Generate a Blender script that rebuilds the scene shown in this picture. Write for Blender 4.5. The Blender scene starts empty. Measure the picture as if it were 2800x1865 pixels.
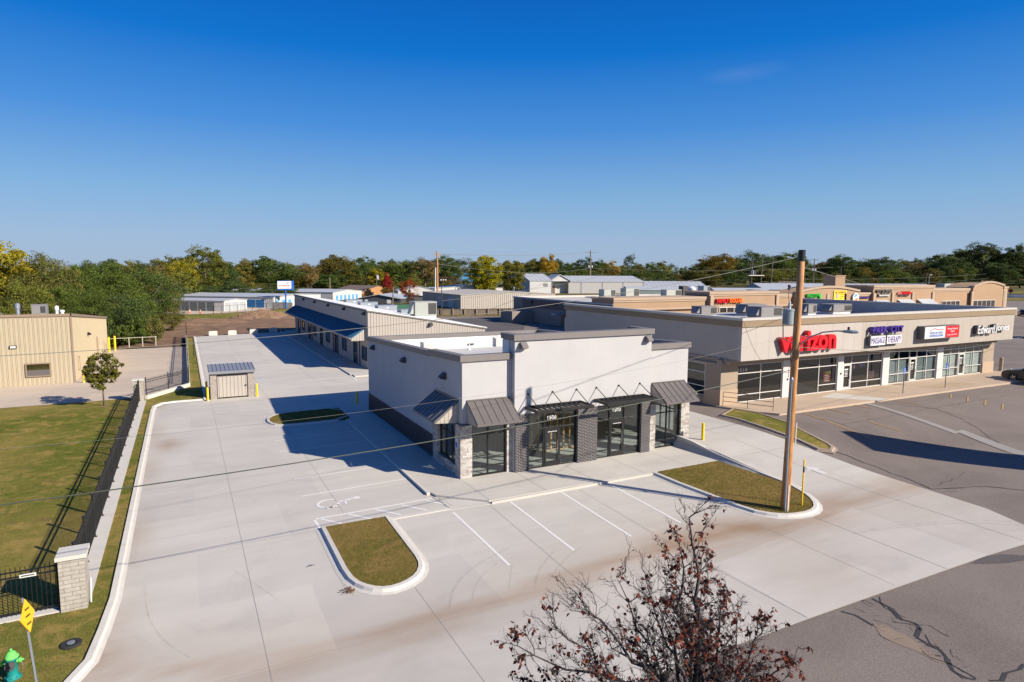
import bpy, bmesh, math, random
import numpy as np
from mathutils import Vector, Matrix
rad = math.radians
SC = bpy.context.scene
COL = SC.collection

# ------------------------------------------------------------------ camera
CAMH = 10.2
RT = Vector((0.887843, -0.460115, 0.005379))
DN = Vector((-0.044922, -0.098304, -0.994142))
FW = Vector((0.457948, 0.882401, -0.107948))
cam = bpy.data.objects.new('camera', bpy.data.cameras.new('camera'))
COL.objects.link(cam)
M = Matrix.Identity(4)
for i in range(3):
    M[i][0] = RT[i]; M[i][1] = -DN[i]; M[i][2] = -FW[i]
M[0][3], M[1][3], M[2][3] = 0, 0, CAMH
cam.matrix_world = M
cam.data.sensor_width = 36
cam.data.lens = 36 * 1727.92 / 2800
cam.data.clip_start = 0.5
cam.data.clip_end = 9000
SC.camera = cam

# ------------------------------------------------------------------ light
SUNV = Vector((1.09, -1.42, 1.0)).normalized()
EL = math.asin(SUNV.z); AZ = math.atan2(SUNV.x, SUNV.y)
W = bpy.data.worlds.new('World'); SC.world = W; W.use_nodes = True
nt = W.node_tree; bg = nt.nodes['Background']
sky = nt.nodes.new('ShaderNodeTexSky'); sky.sky_type = 'NISHITA'; sky.sun_disc = False
sky.sun_elevation = EL; sky.sun_rotation = AZ
sky.altitude = 400; sky.air_density = 1.0; sky.dust_density = 1.1; sky.ozone_density = 10.0
hs = nt.nodes.new('ShaderNodeHueSaturation'); hs.inputs['Saturation'].default_value = 1.12
hs.inputs['Hue'].default_value = 0.508
nt.links.new(sky.outputs[0], hs.inputs['Color'])
tc = nt.nodes.new('ShaderNodeTexCoord'); sx = nt.nodes.new('ShaderNodeSeparateXYZ'); nt.links.new(tc.outputs['Generated'], sx.inputs[0])
cr = nt.nodes.new('ShaderNodeValToRGB'); nt.links.new(sx.outputs[2], cr.inputs[0])      # clear autumn sky: pale low haze to deep blue
for i, (p_, c_) in enumerate(((0.0, (.40, .505, .67)), (.05, (.36, .495, .69)), (.11, (.25, .46, .71)), (.21, (.075, .29, .71)), (.31, (.002, .175, .63)), (.40, (.0, .118, .52)), (.60, (.0, .09, .40)))):
    e_ = cr.color_ramp.elements[i] if i < 2 else cr.color_ramp.elements.new(p_)
    e_.position = p_; e_.color = (*c_, 1)
sc_ = nt.nodes.new('ShaderNodeVectorMath'); sc_.operation = 'SCALE'; sc_.inputs['Scale'].default_value = 7.2; nt.links.new(cr.outputs[0], sc_.inputs[0])
mr = nt.nodes.new('ShaderNodeMapRange'); mr.inputs[1].default_value = .35; mr.inputs[2].default_value = .75; mr.inputs[3].default_value = .86; mr.inputs[4].default_value = 0.25; nt.links.new(sx.outputs[2], mr.inputs[0])
mxw = nt.nodes.new('ShaderNodeMix'); mxw.data_type = 'RGBA'; nt.links.new(mr.outputs[0], mxw.inputs[0]); nt.links.new(hs.outputs[0], mxw.inputs[6]); nt.links.new(sc_.outputs[0], mxw.inputs[7])
def wm(op, a, b):
    m_ = nt.nodes.new('ShaderNodeMath'); m_.operation = op
    for s_, v_ in zip(m_.inputs, (a, b)):
        if hasattr(v_, 'is_output'): nt.links.new(v_, s_)
        elif v_ is not None: s_.default_value = v_
    return m_.outputs[0]
def wdot(e_):
    d_ = nt.nodes.new('ShaderNodeVectorMath'); d_.operation = 'DOT_PRODUCT'; nt.links.new(tc.outputs['Generated'], d_.inputs[0]); d_.inputs[1].default_value = e_; return d_.outputs['Value']
wd = (RT * ((2035 - 1400) / 1727.92) + DN * ((200 - 932.5) / 1727.92) + FW).normalized()      # one faint wisp of cloud
uu = wm('DIVIDE', wm('SUBTRACT', wdot(RT), wd.dot(RT)), .060); vv = wm('DIVIDE', wm('SUBTRACT', wdot(-DN), -wd.dot(DN)), .013)
rr0 = wm('SQRT', wm('ADD', wm('MULTIPLY', uu, uu), wm('MULTIPLY', vv, vv)), None)
mpw = nt.nodes.new('ShaderNodeMapping'); mpw.inputs['Scale'].default_value = (30, 30, 110); nt.links.new(tc.outputs['Generated'], mpw.inputs[0])
nzw = nt.nodes.new('ShaderNodeTexNoise'); nzw.inputs['Scale'].default_value = 1.0; nzw.inputs['Detail'].default_value = 5; nt.links.new(mpw.outputs[0], nzw.inputs['Vector'])
msk = wm('MULTIPLY', wm('MAXIMUM', wm('SUBTRACT', 1.0, rr0), 0.0), wm('MULTIPLY', nzw.outputs['Fac'], .11))
mxc = nt.nodes.new('ShaderNodeMix'); mxc.data_type = 'RGBA'; nt.links.new(msk, mxc.inputs[0]); nt.links.new(mxw.outputs[2], mxc.inputs[6]); mxc.inputs[7].default_value = (5.0, 5.2, 5.6, 1)
nt.links.new(mxc.outputs[2], bg.inputs['Color']); bg.inputs['Strength'].default_value = 0.085
sun = bpy.data.objects.new('sun', bpy.data.lights.new('sun', 'SUN')); COL.objects.link(sun)
sun.data.energy = 5.0; sun.data.angle = rad(0.53); sun.data.color = (1.0, 0.895, 0.745)
sun.rotation_euler = (-SUNV).to_track_quat('-Z', 'Y').to_euler()
sun.location = SUNV * 100
SC.view_settings.view_transform = 'Standard'; SC.view_settings.look = 'None'
SC.view_settings.exposure = 0.70; SC.view_settings.gamma = 1.0
SC.cycles.max_bounces = 6; SC.cycles.transparent_max_bounces = 12
SC.cycles.use_denoising = True

# ------------------------------------------------------------------ helpers
def ray(px, py):
    return RT * ((px - 1400) / 1727.92) + DN * ((py - 932.5) / 1727.92) + FW
def P(px, py, z=0.0):                       # a point at height z seen at that place of the photograph
    r = ray(px, py); t = (z - CAMH) / r.z
    return Vector((r.x * t, r.y * t, z))
def PD(px, py, d):
    r = ray(px, py) * d
    return Vector((r.x, r.y, r.z + CAMH))

OFF = {}
class MB:
    def __init__(s): s.v = []; s.f = []; s.m = []; s.cur = 0
    def add(s, vs, fs):
        n = len(s.v); s.v += [tuple(v) for v in vs]
        s.f += [tuple(i + n for i in f) for f in fs]; s.m += [s.cur] * len(fs); return s
    def box(s, x0, x1, y0, y1, z0, z1):
        v = [(x, y, z) for z in (z0, z1) for y in (y0, y1) for x in (x0, x1)]
        return s.add(v, [(0, 2, 3, 1), (4, 5, 7, 6), (0, 1, 5, 4), (2, 6, 7, 3), (0, 4, 6, 2), (1, 3, 7, 5)])
    def bar(s, p, q, w, h=None, up=(0, 0, 1)):
        p = Vector(p); q = Vector(q); h = h or w; d = (q - p).normalized(); u = Vector(up)
        if abs(d.dot(u)) > .95: u = Vector((1, 0, 0))
        a = d.cross(u).normalized() * w / 2; b = a.cross(d).normalized() * h / 2
        v = [c + i * a + j * b for c in (p, q) for i, j in ((-1, -1), (1, -1), (1, 1), (-1, 1))]
        return s.add(v, [(0, 3, 2, 1), (4, 5, 6, 7), (0, 1, 5, 4), (1, 2, 6, 5), (2, 3, 7, 6), (3, 0, 4, 7)])
    def tube(s, pts, r, n=8):
        pts = [Vector(p) for p in pts]; k = len(pts)
        rs = r if isinstance(r, (list, tuple)) else [r] * k
        vs = []
        for i, p in enumerate(pts):
            d = (pts[min(i + 1, k - 1)] - pts[max(i - 1, 0)]).normalized()
            u = Vector((0, 0, 1)) if abs(d.z) < .9 else Vector((1, 0, 0))
            a = d.cross(u).normalized(); b = a.cross(d)
            vs += [p + (a * math.cos(2 * math.pi * j / n) + b * math.sin(2 * math.pi * j / n)) * rs[i] for j in range(n)]
        fs = [(i * n + j, i * n + (j + 1) % n, (i + 1) * n + (j + 1) % n, (i + 1) * n + j) for i in range(k - 1) for j in range(n)]
        fs += [tuple(range(n))[::-1], tuple((k - 1) * n + j for j in range(n))]
        return s.add(vs, fs)
    def lathe(s, c, prof, n=16, axis='z'):
        vs = []
        for r, h in prof:
            for j in range(n):
                a = 2 * math.pi * j / n; x, y = r * math.cos(a), r * math.sin(a)
                o = (x, y, h) if axis == 'z' else (h, x, y) if axis == 'x' else (x, h, y)
                vs.append(tuple(c[i] + o[i] for i in range(3)))
        k = len(prof)
        fs = [(i * n + j, i * n + (j + 1) % n, (i + 1) * n + (j + 1) % n, (i + 1) * n + j) for i in range(k - 1) for j in range(n)]
        fs += [tuple(range(n))[::-1], tuple((k - 1) * n + j for j in range(n))]
        return s.add(vs, fs)
    def prism(s, poly, axis, a, b):
        n = len(poly)
        def T(p, h): return (h, p[0], p[1]) if axis == 'x' else (p[0], h, p[1]) if axis == 'y' else (p[0], p[1], h)
        vs = [T(p, a) for p in poly] + [T(p, b) for p in poly]
        return s.add(vs, [tuple(range(n))[::-1], tuple(range(n, 2 * n))] + [(i, (i + 1) % n, (i + 1) % n + n, i + n) for i in range(n)])
    def poly(s, pts): return s.add(pts, [tuple(range(len(pts)))])
    def xf(s, fn):
        s.v = [tuple(fn(Vector(v))) for v in s.v]; return s
    def build(s, name, mats, parent=None, smooth=False, local=False, fix=True):
        me = bpy.data.meshes.new(name)
        off = OFF.get(parent.name, Vector((0, 0, 0))) if (parent is not None and not local) else Vector((0, 0, 0))
        me.from_pydata([tuple(Vector(v) - off) for v in s.v], [], s.f)
        for m in (mats if isinstance(mats, (list, tuple)) else [mats]): me.materials.append(m)
        me.polygons.foreach_set('material_index', s.m)
        if fix:
            bm = bmesh.new(); bm.from_mesh(me); bmesh.ops.recalc_face_normals(bm, faces=bm.faces[:]); bm.to_mesh(me); bm.free()
        if smooth:
            me.polygons.foreach_set('use_smooth', [True] * len(me.polygons))
        me.update()
        return link(name, me, parent, off)
def link(name, me, parent=None, off=Vector((0, 0, 0))):
    o = bpy.data.objects.new(name, me); COL.objects.link(o)
    if parent is not None: o.parent = parent
    OFF[o.name] = off
    return o
def tag(o, label=None, cat=None, group=None, kind=None):
    if label: o['label'] = label
    if cat: o['category'] = cat
    if group: o['group'] = group
    if kind: o['kind'] = kind
    return o
def ent(name, label, cat, loc=(0, 0, 0), group=None):
    o = bpy.data.objects.new(name, None); COL.objects.link(o); o.location = loc
    o.empty_display_size = .3; OFF[o.name] = Vector(loc)
    return tag(o, label, cat, group)
KIDS = {}
def copy_tree(o, parent=None):
    c = o.copy(); COL.objects.link(c)
    if parent is not None: c.parent = parent
    for ch in list(o.children): copy_tree(ch, c)
    return c
def mesh_np(name, V, mats, tint=None, col=None, smooth=False):   # V: (faces, k, 3)
    n, k = V.shape[:2]
    me = bpy.data.meshes.new(name)
    me.vertices.add(n * k); me.vertices.foreach_set('co', V.reshape(-1).astype(np.float32))
    me.loops.add(n * k); me.loops.foreach_set('vertex_index', np.arange(n * k, dtype=np.int32))
    me.polygons.add(n); me.polygons.foreach_set('loop_start', np.arange(0, n * k, k, dtype=np.int32))
    me.update(calc_edges=True)
    if tint is not None:
        a = me.attributes.new('tint', 'FLOAT', 'POINT'); a.data.foreach_set('value', np.repeat(tint, k).astype(np.float32))
    if col is not None:
        a = me.attributes.new('tcol', 'FLOAT_COLOR', 'POINT')
        c4 = np.ones((n * k, 4), np.float32); c4[:, :3] = np.repeat(col, k, axis=0); a.data.foreach_set('color', c4.reshape(-1))
    me.materials.append(mats)
    return me

# ------------------------------------------------------------------ materials
MT = {}
def N(t, typ, **kw):
    n = t.nodes.new(typ)
    for k, v in kw.items(): setattr(n, k, v)
    return n
def base(name):
    m = bpy.data.materials.new(name); m.use_nodes = True
    t = m.node_tree; b = t.nodes['Principled BSDF']; MT[name] = m
    return m, t, b
def noise(t, scale, detail=4, vec=None, rough=.55, dist=0):
    n = N(t, 'ShaderNodeTexNoise'); n.inputs['Scale'].default_value = scale; n.inputs['Detail'].default_value = detail
    n.inputs['Roughness'].default_value = rough; n.inputs['Distortion'].default_value = dist
    if vec is not None: t.links.new(vec, n.inputs['Vector'])
    return n.outputs['Fac']
def pos(t): return N(t, 'ShaderNodeNewGeometry').outputs['Position']
def ramp(t, fac, stops):
    r = N(t, 'ShaderNodeValToRGB'); e = r.color_ramp.elements
    while len(e) < len(stops): e.new(.5)
    for i, (p, c) in enumerate(stops):
        e[i].position = p; e[i].color = (*c, 1) if len(c) == 3 else c
    t.links.new(fac, r.inputs['Fac']); return r.outputs['Color']
def g3(v): return (v, v, v)
def mixc(t, fac, a, b, mode='MIX'):
    m = N(t, 'ShaderNodeMix', data_type='RGBA', blend_type=mode)
    for s, v in ((m.inputs[0], fac), (m.inputs[6], a), (m.inputs[7], b)):
        if hasattr(v, 'is_output'): t.links.new(v, s)
        else: s.default_value = v if not isinstance(v, tuple) else ((*v, 1) if len(v) == 3 else v)
    return m.outputs[2]
def math_(t, op, a, b=None):
    m = N(t, 'ShaderNodeMath', operation=op)
    for s, v in zip(m.inputs, (a, b)):
        if v is None: continue
        if hasattr(v, 'is_output'): t.links.new(v, s)
        else: s.default_value = v
    return m.outputs[0]
def bump(t, b, h, strength=.3, dist=.02):
    n = N(t, 'ShaderNodeBump'); n.inputs['Strength'].default_value = strength; n.inputs['Distance'].default_value = dist
    t.links.new(h, n.inputs['Height']); t.links.new(n.outputs[0], b.inputs['Normal'])
def pm(name, col, rough=.6, metal=0.0, var=.12, vs=1.5, bs=0, bst=.2, spec=.4, streak=0):
    m, t, b = base(name)
    b.inputs['Roughness'].default_value = rough; b.inputs['Metallic'].default_value = metal
    b.inputs['Specular IOR Level'].default_value = spec
    p = pos(t); f = noise(t, vs, 5, p)
    lo = tuple(c * (1 - var) for c in col); hi = tuple(min(1, c * (1 + var)) for c in col)
    c = ramp(t, f, [(.3, lo), (.7, hi)])
    f2 = noise(t, vs * 9, 3, p)
    c = mixc(t, .25, c, ramp(t, f2, [(.3, lo), (.7, hi)]))
    if streak:
        mp = N(t, 'ShaderNodeMapping'); mp.inputs['Scale'].default_value = (3, 3, .25); t.links.new(p, mp.inputs[0])
        c = mixc(t, ramp(t, noise(t, 1.2, 5, mp.outputs[0]), [(.5, g3(0)), (.8, g3(streak))]), c, tuple(x * .55 for x in col))
    t.links.new(c, b.inputs['Base Color'])
    if bs: bump(t, b, noise(t, bs, 4, p), bst)
    return m
def flat(name, col, rough=.5, metal=0, spec=.5):
    return pm(name, col, rough, metal, .06, 3, spec=spec)

# paving ---------------------------------------------------------------
def m_concrete(name, col, stain=(.30, .21, .14), joints=True):
    m, t, b = base(name); p = pos(t)
    b.inputs['Roughness'].default_value = .85; b.inputs['Specular IOR Level'].default_value = .25
    mp = N(t, 'ShaderNodeMapping'); mp.inputs['Scale'].default_value = (.10, .55, 1); t.links.new(p, mp.inputs[0])
    f = noise(t, 1.4, 6, mp.outputs[0], .6, .3)
    c = ramp(t, f, [(.25, tuple(x * .78 for x in col)), (.55, col), (.8, tuple(min(1, x * 1.12) for x in col))])
    c = mixc(t, .5, c, ramp(t, noise(t, .35, 6, p), [(.3, tuple(x * .9 for x in col)), (.7, tuple(min(1, x * 1.07) for x in col))]))
    c = mixc(t, .18, c, ramp(t, noise(t, 28, 3, p), [(.3, tuple(x * .7 for x in col)), (.7, tuple(min(1, x * 1.2) for x in col))]))
    a = N(t, 'ShaderNodeAttribute', attribute_name='stain')
    s1 = math_(t, 'MULTIPLY', a.outputs['Fac'], ramp(t, noise(t, .9, 6, mp.outputs[0], .65), [(.25, g3(.35)), (.7, g3(1.25))]))
    c = mixc(t, s1, c, stain)
    s_ = N(t, 'ShaderNodeTexBrick'); t.links.new(p, s_.inputs['Vector']); s_.offset = .37      # each pour of slab has its own tone
    for a_, v_ in (('Scale', 1), ('Brick Width', 5.2), ('Row Height', 4.1), ('Mortar Size', 0.0), ('Color1', (.94, .94, .945, 1)), ('Color2', (1.05, 1.045, 1.03, 1))): s_.inputs[a_].default_value = v_
    c = mixc(t, 1.0, c, s_.outputs['Color'], 'MULTIPLY')
    # faint tyre-dark smudges
    d = ramp(t, noise(t, .22, 6, p, .7, 1.2), [(.52, g3(0)), (.75, g3(.26))])
    c = mixc(t, d, c, tuple(x * .5 for x in col))
    t.links.new(c, b.inputs['Base Color']); bump(t, b, noise(t, 40, 3, p), .08)
    return m
def m_asphalt(name, col=(.185, .155, .135)):
    m, t, b = base(name); p = pos(t)
    b.inputs['Roughness'].default_value = .9; b.inputs['Specular IOR Level'].default_value = .25
    f = noise(t, .16, 7, p, .62, .8)
    c = ramp(t, f, [(.25, tuple(x * .55 for x in col)), (.5, col), (.75, tuple(x * 1.3 for x in col))])
    g = noise(t, 34, 2, p); c = mixc(t, .45, c, ramp(t, g, [(.3, tuple(x * .45 for x in col)), (.72, tuple(x * 1.75 for x in col))]))
    d = ramp(t, noise(t, .5, 5, p, .6, .6), [(.62, g3(0)), (.8, g3(.45))]); c = mixc(t, d, c, (.20, .165, .135))
    t.links.new(c, b.inputs['Base Color']); bump(t, b, g, .25)
    return m
def m_grass(name, a, bb, c3, sc=1.0):
    m, t, b = base(name); p = pos(t)
    b.inputs['Roughness'].default_value = 1; b.inputs['Specular IOR Level'].default_value = .05
    f = noise(t, .33 * sc, 6, p, .6, .5); c = ramp(t, f, [(.40, bb), (.5, a), (.62, c3)])
    f2 = noise(t, 3.2 * sc, 5, p, .7); c = mixc(t, .5, c, ramp(t, f2, [(.3, tuple(x * .5 for x in a)), (.5, a), (.72, tuple(x * 1.3 for x in c3))]))
    f3 = noise(t, 22 * sc, 3, p, .7); c = mixc(t, .5, c, ramp(t, f3, [(.3, tuple(x * .35 for x in a)), (.7, tuple(x * 1.5 for x in a))]))
    f4 = noise(t, .8 * sc, 6, p, .65, 1.0); c = mixc(t, ramp(t, f4, [(.50, g3(0)), (.63, g3(.8))]), c, tuple(x * .95 for x in c3))
    f6 = noise(t, .07 * sc, 4, p, .5, .6); c = mixc(t, ramp(t, f6, [(.45, g3(0)), (.62, g3(.45))]), c, c3); f5 = noise(t, .55 * sc, 5, p, .6, 2.0); c = mixc(t, ramp(t, f5, [(.57, g3(0)), (.70, g3(.6))]), c, (.15, .10, .05))
    t.links.new(c, b.inputs['Base Color']); bump(t, b, f3, .8, .05)
    return m
def m_brick(name, c1, c2, mortar, bw=.2, bh=.075, ms=.012, rough=.8, off=.5, bmp=.4):
    m, t, b = base(name); b.inputs['Roughness'].default_value = rough
    s = N(t, 'ShaderNodeSeparateXYZ'); t.links.new(pos(t), s.inputs[0])
    cb = N(t, 'ShaderNodeCombineXYZ'); t.links.new(math_(t, 'ADD', s.outputs[0], s.outputs[1]), cb.inputs[0]); t.links.new(s.outputs[2], cb.inputs[1])
    k = N(t, 'ShaderNodeTexBrick'); t.links.new(cb.outputs[0], k.inputs['Vector']); k.offset = off
    k.inputs['Scale'].default_value = 1; k.inputs['Brick Width'].default_value = bw; k.inputs['Row Height'].default_value = bh
    k.inputs['Mortar Size'].default_value = ms; k.inputs['Color1'].default_value = (*c1, 1); k.inputs['Color2'].default_value = (*c2, 1)
    k.inputs['Mortar'].default_value = (*mortar, 1); k.inputs['Mortar Smooth'].default_value = .1
    c = mixc(t, .3, k.outputs['Color'], ramp(t, noise(t, 6, 5, pos(t)), [(.3, g3(.5)), (.7, g3(1.3))]), 'MULTIPLY')
    t.links.new(c, b.inputs['Base Color'])
    bump(t, b, math_(t, 'SUBTRACT', 1.0, k.outputs['Fac']), bmp, .01)
    return m
def m_stone(name):
    m, t, b = base(name); b.inputs['Roughness'].default_value = .9
    s = N(t, 'ShaderNodeSeparateXYZ'); t.links.new(pos(t), s.inputs[0])
    cb = N(t, 'ShaderNodeCombineXYZ'); t.links.new(math_(t, 'ADD', s.outputs[0], s.outputs[1]), cb.inputs[0]); t.links.new(s.outputs[2], cb.inputs[1])
    k = N(t, 'ShaderNodeTexBrick'); t.links.new(cb.outputs[0], k.inputs['Vector'])
    for a, v in (('Scale', 1), ('Brick Width', .34), ('Row Height', .115), ('Mortar Size', .006), ('Bias', -.2)): k.inputs[a].default_value = v
    k.inputs['Color1'].default_value = (.47, .455, .43, 1); k.inputs['Color2'].default_value = (.20, .15, .12, 1); k.inputs['Mortar'].default_value = (.34, .32, .29, 1)
    v = N(t, 'ShaderNodeTexVoronoi'); v.inputs['Scale'].default_value = 7; t.links.new(pos(t), v.inputs['Vector'])
    c = mixc(t, ramp(t, noise(t, 5, 6, pos(t), .7), [(.50, g3(0)), (.62, g3(.6))]), k.outputs['Color'], (.50, .485, .46))
    c = mixc(t, ramp(t, noise(t, 13, 4, pos(t), .6), [(.54, g3(0)), (.64, g3(.85))]), c, (.11, .09, .085))
    t.links.new(c, b.inputs['Base Color']); bump(t, b, noise(t, 14, 5, pos(t)), .7, .03)
    return m
def m_glass(name, tint=(.80, .84, .84), refl=.045):
    m, t, b = base(name); t.nodes.remove(b); out = t.nodes['Material Output']
    tr = N(t, 'ShaderNodeBsdfTransparent'); tr.inputs[0].default_value = (*tint, 1)
    gl = N(t, 'ShaderNodeBsdfGlossy'); gl.inputs['Roughness'].default_value = .01; gl.inputs[0].default_value = (.95, .97, 1, 1)
    fr = N(t, 'ShaderNodeLayerWeight'); fr.inputs['Blend'].default_value = .5; fo = math_(t, 'MULTIPLY', math_(t, 'POWER', fr.outputs['Facing'], 4.0), .8)
    mx = N(t, 'ShaderNodeMixShader'); t.links.new(math_(t, 'ADD', fo, refl), mx.inputs[0])
    t.links.new(tr.outputs[0], mx.inputs[1]); t.links.new(gl.outputs[0], mx.inputs[2]); t.links.new(mx.outputs[0], out.inputs[0])
    return m
def m_leaf(name, attr=False, lo=.5, hi=1.45, trans=.25):
    m, t, b = base(name); out = t.nodes['Material Output']
    if attr: c0 = N(t, 'ShaderNodeAttribute', attribute_name='tcol').outputs['Color']
    else: c0 = N(t, 'ShaderNodeObjectInfo').outputs['Color']
    tn = N(t, 'ShaderNodeAttribute', attribute_name='tint').outputs['Fac']
    c = mixc(t, 1.0, c0, ramp(t, tn, [(0, (lo * .9, lo, lo * 1.05)), (1, (hi * 1.08, hi, hi * .72))]), 'MULTIPLY')
    b.inputs['Roughness'].default_value = .75; b.inputs['Specular IOR Level'].default_value = .15
    t.links.new(c, b.inputs['Base Color'])
    tl = N(t, 'ShaderNodeBsdfTranslucent'); t.links.new(c, tl.inputs[0])
    mx = N(t, 'ShaderNodeMixShader'); mx.inputs[0].default_value = trans
    t.links.new(b.outputs[0], mx.inputs[1]); t.links.new(tl.outputs[0], mx.inputs[2]); t.links.new(mx.outputs[0], out.inputs[0])
    return m

CONC = m_concrete('concrete', (.50, .475, .43))
CONC2 = m_concrete('pale_concrete', (.535, .51, .465))
WALKC = m_concrete('walk_concrete', (.505, .48, .435))
TANC = m_concrete('tan_concrete', (.50, .42, .335))
SWALK = m_concrete('strip_sidewalk_concrete', (.46, .36, .27))
ASPH = m_asphalt('asphalt')
ASPHD = m_asphalt('dark_asphalt', (.10, .09, .088))
KERB = pm('kerb_concrete', (.53, .505, .46), .85, var=.07, vs=2, bs=30, bst=.1, spec=.2)
PAINTF = pm('faded_paint', (.56, .545, .52), .8, var=.08, vs=6, spec=.2)
PAINT = pm('road_paint', (.68, .67, .65), .7, var=.06, vs=8, spec=.2)
YPAINT = pm('worn_yellow_paint', (.42, .27, .10), .8, var=.35, vs=5)
JOINT = flat('joint_filler', (.27, .255, .235), .9)
CRACK = flat('crack_sealer', (.035, .033, .033), .8)
GROUND = m_grass('field_grass', (.10, .095, .035), (.07, .08, .02), (.16, .13, .055), .15)
LAWN = m_grass('lawn_grass', (.120, .135, .024), (.045, .105, .012), (.32, .23, .075))
ISLE = m_grass('dry_island_grass', (.175, .14, .036), (.10, .12, .022), (.27, .185, .065), 1.6)
DIRT = pm('bare_dirt', (.205, .132, .088), 1, var=.4, vs=.35, bs=3, bst=.8, spec=.05)
STUCCO = pm('white_stucco', (.425, .42, .425), .9, var=.05, vs=.7, bs=60, bst=.15, spec=.2, streak=.05)
CAPM = pm('grey_metal_cap', (.17, .155, .15), .55, var=.06, vs=2)
MEMBF = pm('roof_floor_membrane', (.47, .47, .46), .8, var=.10, vs=.5, spec=.2)
MEMB = pm('white_membrane', (.68, .68, .67), .8, var=.05, vs=.6, spec=.2)
DARKM = pm('charcoal_metal', (.055, .055, .062), .5, var=.08, vs=2)
BLACKM = flat('black_metal', (.010, .010, .011), .45)
AWNM = pm('bronze_grey_standing_seam', (.125, .112, .108), .45, var=.05, vs=2)
AWND = flat('awning_seam', (.07, .063, .062), .5)
TAUPE = pm('taupe_metal_panel', (.39, .355, .315), .55, var=.05, vs=1, spec=.3)
TAUPED = pm('taupe_panel_groove', (.22, .19, .165), .6, var=.05)
GREYP = pm('grey_metal_panel', (.40, .36, .335), .6, var=.05, vs=1, spec=.3)
BLUER = pm('blue_metal_roof', (.022, .105, .195), .45, var=.07, vs=1.5)
BRICKB = m_brick('charcoal_brick', (.016, .015, .019), (.028, .025, .03), (.40, .37, .36), .21, .082, .0065)
STONE = m_stone('whitewashed_stone')
BLOCK = m_brick('split_face_block', (.39, .36, .315), (.35, .325, .28), (.22, .20, .18), .40, .13, .010, .9, .5, .5)
CMU = m_brick('tan_block', (.33, .29, .255), (.30, .265, .235), (.25, .21, .18), .4, .2, .012, .9)
GLASS = m_glass('window_glass')
GLASSD = m_glass('dark_window_glass', (.60, .62, .63), .06)
GLASSR = m_glass('mirror_like_glass', (.10, .10, .10), .40)
WOOD = pm('lumber', (.75, .46, .19), .8, var=.2, vs=4)
DRYW = flat('drywall', (.58, .57, .54), .9)
TANP = pm('tan_metal_panel', (.42, .36, .255), .6, var=.04, vs=1, spec=.3)
TAND = pm('tan_panel_trim', (.26, .19, .14), .6, var=.05)
EIFS = pm('cream_panel', (.385, .345, .30), .9, var=.05, vs=.5, bs=50, bst=.1, spec=.2, streak=.12)
EIFSW = pm('whiter_cream_panel', (.42, .385, .35), .9, var=.05, vs=.5, bs=50, bst=.1, spec=.2, streak=.12)
BAND = pm('tan_band', (.26, .195, .13), .9, var=.07, vs=.7, spec=.2, streak=.2)
COPE = flat('pale_coping', (.46, .435, .40), .6)
PANJ = flat('panel_joint', (.36, .32, .28), .9)
COLT = pm('tan_column', (.32, .26, .20), .9, var=.05, vs=.8, bs=50, bst=.1, spec=.2)
MULL = flat('white_aluminium', (.55, .54, .525), .45)
FD1 = pm('sandy_stucco', (.36, .245, .155), .9, var=.07, vs=.4, spec=.2, streak=.1)
FD2 = pm('pale_sandy_trim', (.41, .31, .225), .9, var=.05, vs=.4, spec=.2)
FDS = pm('brown_side_wall', (.25, .215, .19), .9, var=.05, vs=.6, spec=.2)
FDT = pm('dark_brown_band', (.15, .12, .11), .9, var=.05, vs=.6, spec=.2)
HVAC = pm('grey_unit_paint', (.21, .20, .20), .6, var=.05, vs=2)
HVACL = pm('pale_unit_paint', (.34, .36, .33), .6, var=.05, vs=2)
HVACD = flat('unit_grille', (.05, .05, .05), .7)
GALV = pm('galvanised_steel', (.27, .30, .34), .45, .5, var=.1, vs=3)
YELL = flat('yellow_paint', (.80, .52, .01), .5)
SIGNY = flat('yellow_sign', (.85, .45, .005), .5)
POLEW = None
WHITE = flat('white_paint', (.62, .62, .62), .5)
WARM = flat('warm_white', (.52, .515, .50), .6)
RED = flat('red_plastic', (.62, .006, .016), .35)
REDD = flat('dark_red', (.28, .006, .012), .5)
ORANGE = flat('orange_plastic', (.80, .16, .012), .4)
PURPLE = flat('purple_plastic', (.07, .035, .30), .4)
BLUE = flat('sign_blue', (.012, .10, .42), .4)
BLUEL = flat('light_blue', (.10, .32, .62), .5)
GREEN = flat('green_plastic', (.03, .42, .05), .4)
CABIN = flat('sign_cabinet', (.10, .10, .10), .5)
LENS = flat('lamp_lens', (.70, .70, .66), .2)
RUBBER = flat('rubber', (.02, .02, .02), .9)
CABLE = flat('black_cable', (.03, .03, .028), .5)
CABLEL = flat('bare_cable', (.15, .15, .13), .5)
CABLEG = flat('weathered_cable', (.05, .058, .042), .6)
CERAM = flat('porcelain', (.36, .40, .43), .3)
TRANSF = flat('transformer_grey', (.22, .27, .30), .45)
TEAL = pm('teal_paint', (.012, .22, .20), .6, var=.18, vs=12, spec=.25)
LIME = pm('lime_paint', (.14, .52, .11), .6, var=.18, vs=12, spec=.25)
BLIND = flat('window_blind', (.60, .61, .57), .8)
CHROME = flat('chrome', (.6, .6, .6), .25, 1)
CARW = flat('white_car_paint', (.72, .73, .75), .25)
CARG = flat('dark_brown_car_paint', (.045, .036, .032), .25)
CARK = flat('black_car_paint', (.02, .02, .024), .25)
TAIL = flat('tail_lamp', (.35, .005, .01), .2)
WHP = pm('white_metal_siding', (.50, .50, .49), .6, var=.04, vs=.5, spec=.3)
WHPS = pm('pale_grey_siding', (.36, .355, .35), .6, var=.04, vs=.5, spec=.3)
METR = pm('pale_metal_roof', (.40, .42, .44), .5, var=.06, vs=.6)
TANR = pm('tan_flat_roof', (.40, .37, .33), .8, var=.06, vs=.4)
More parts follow.
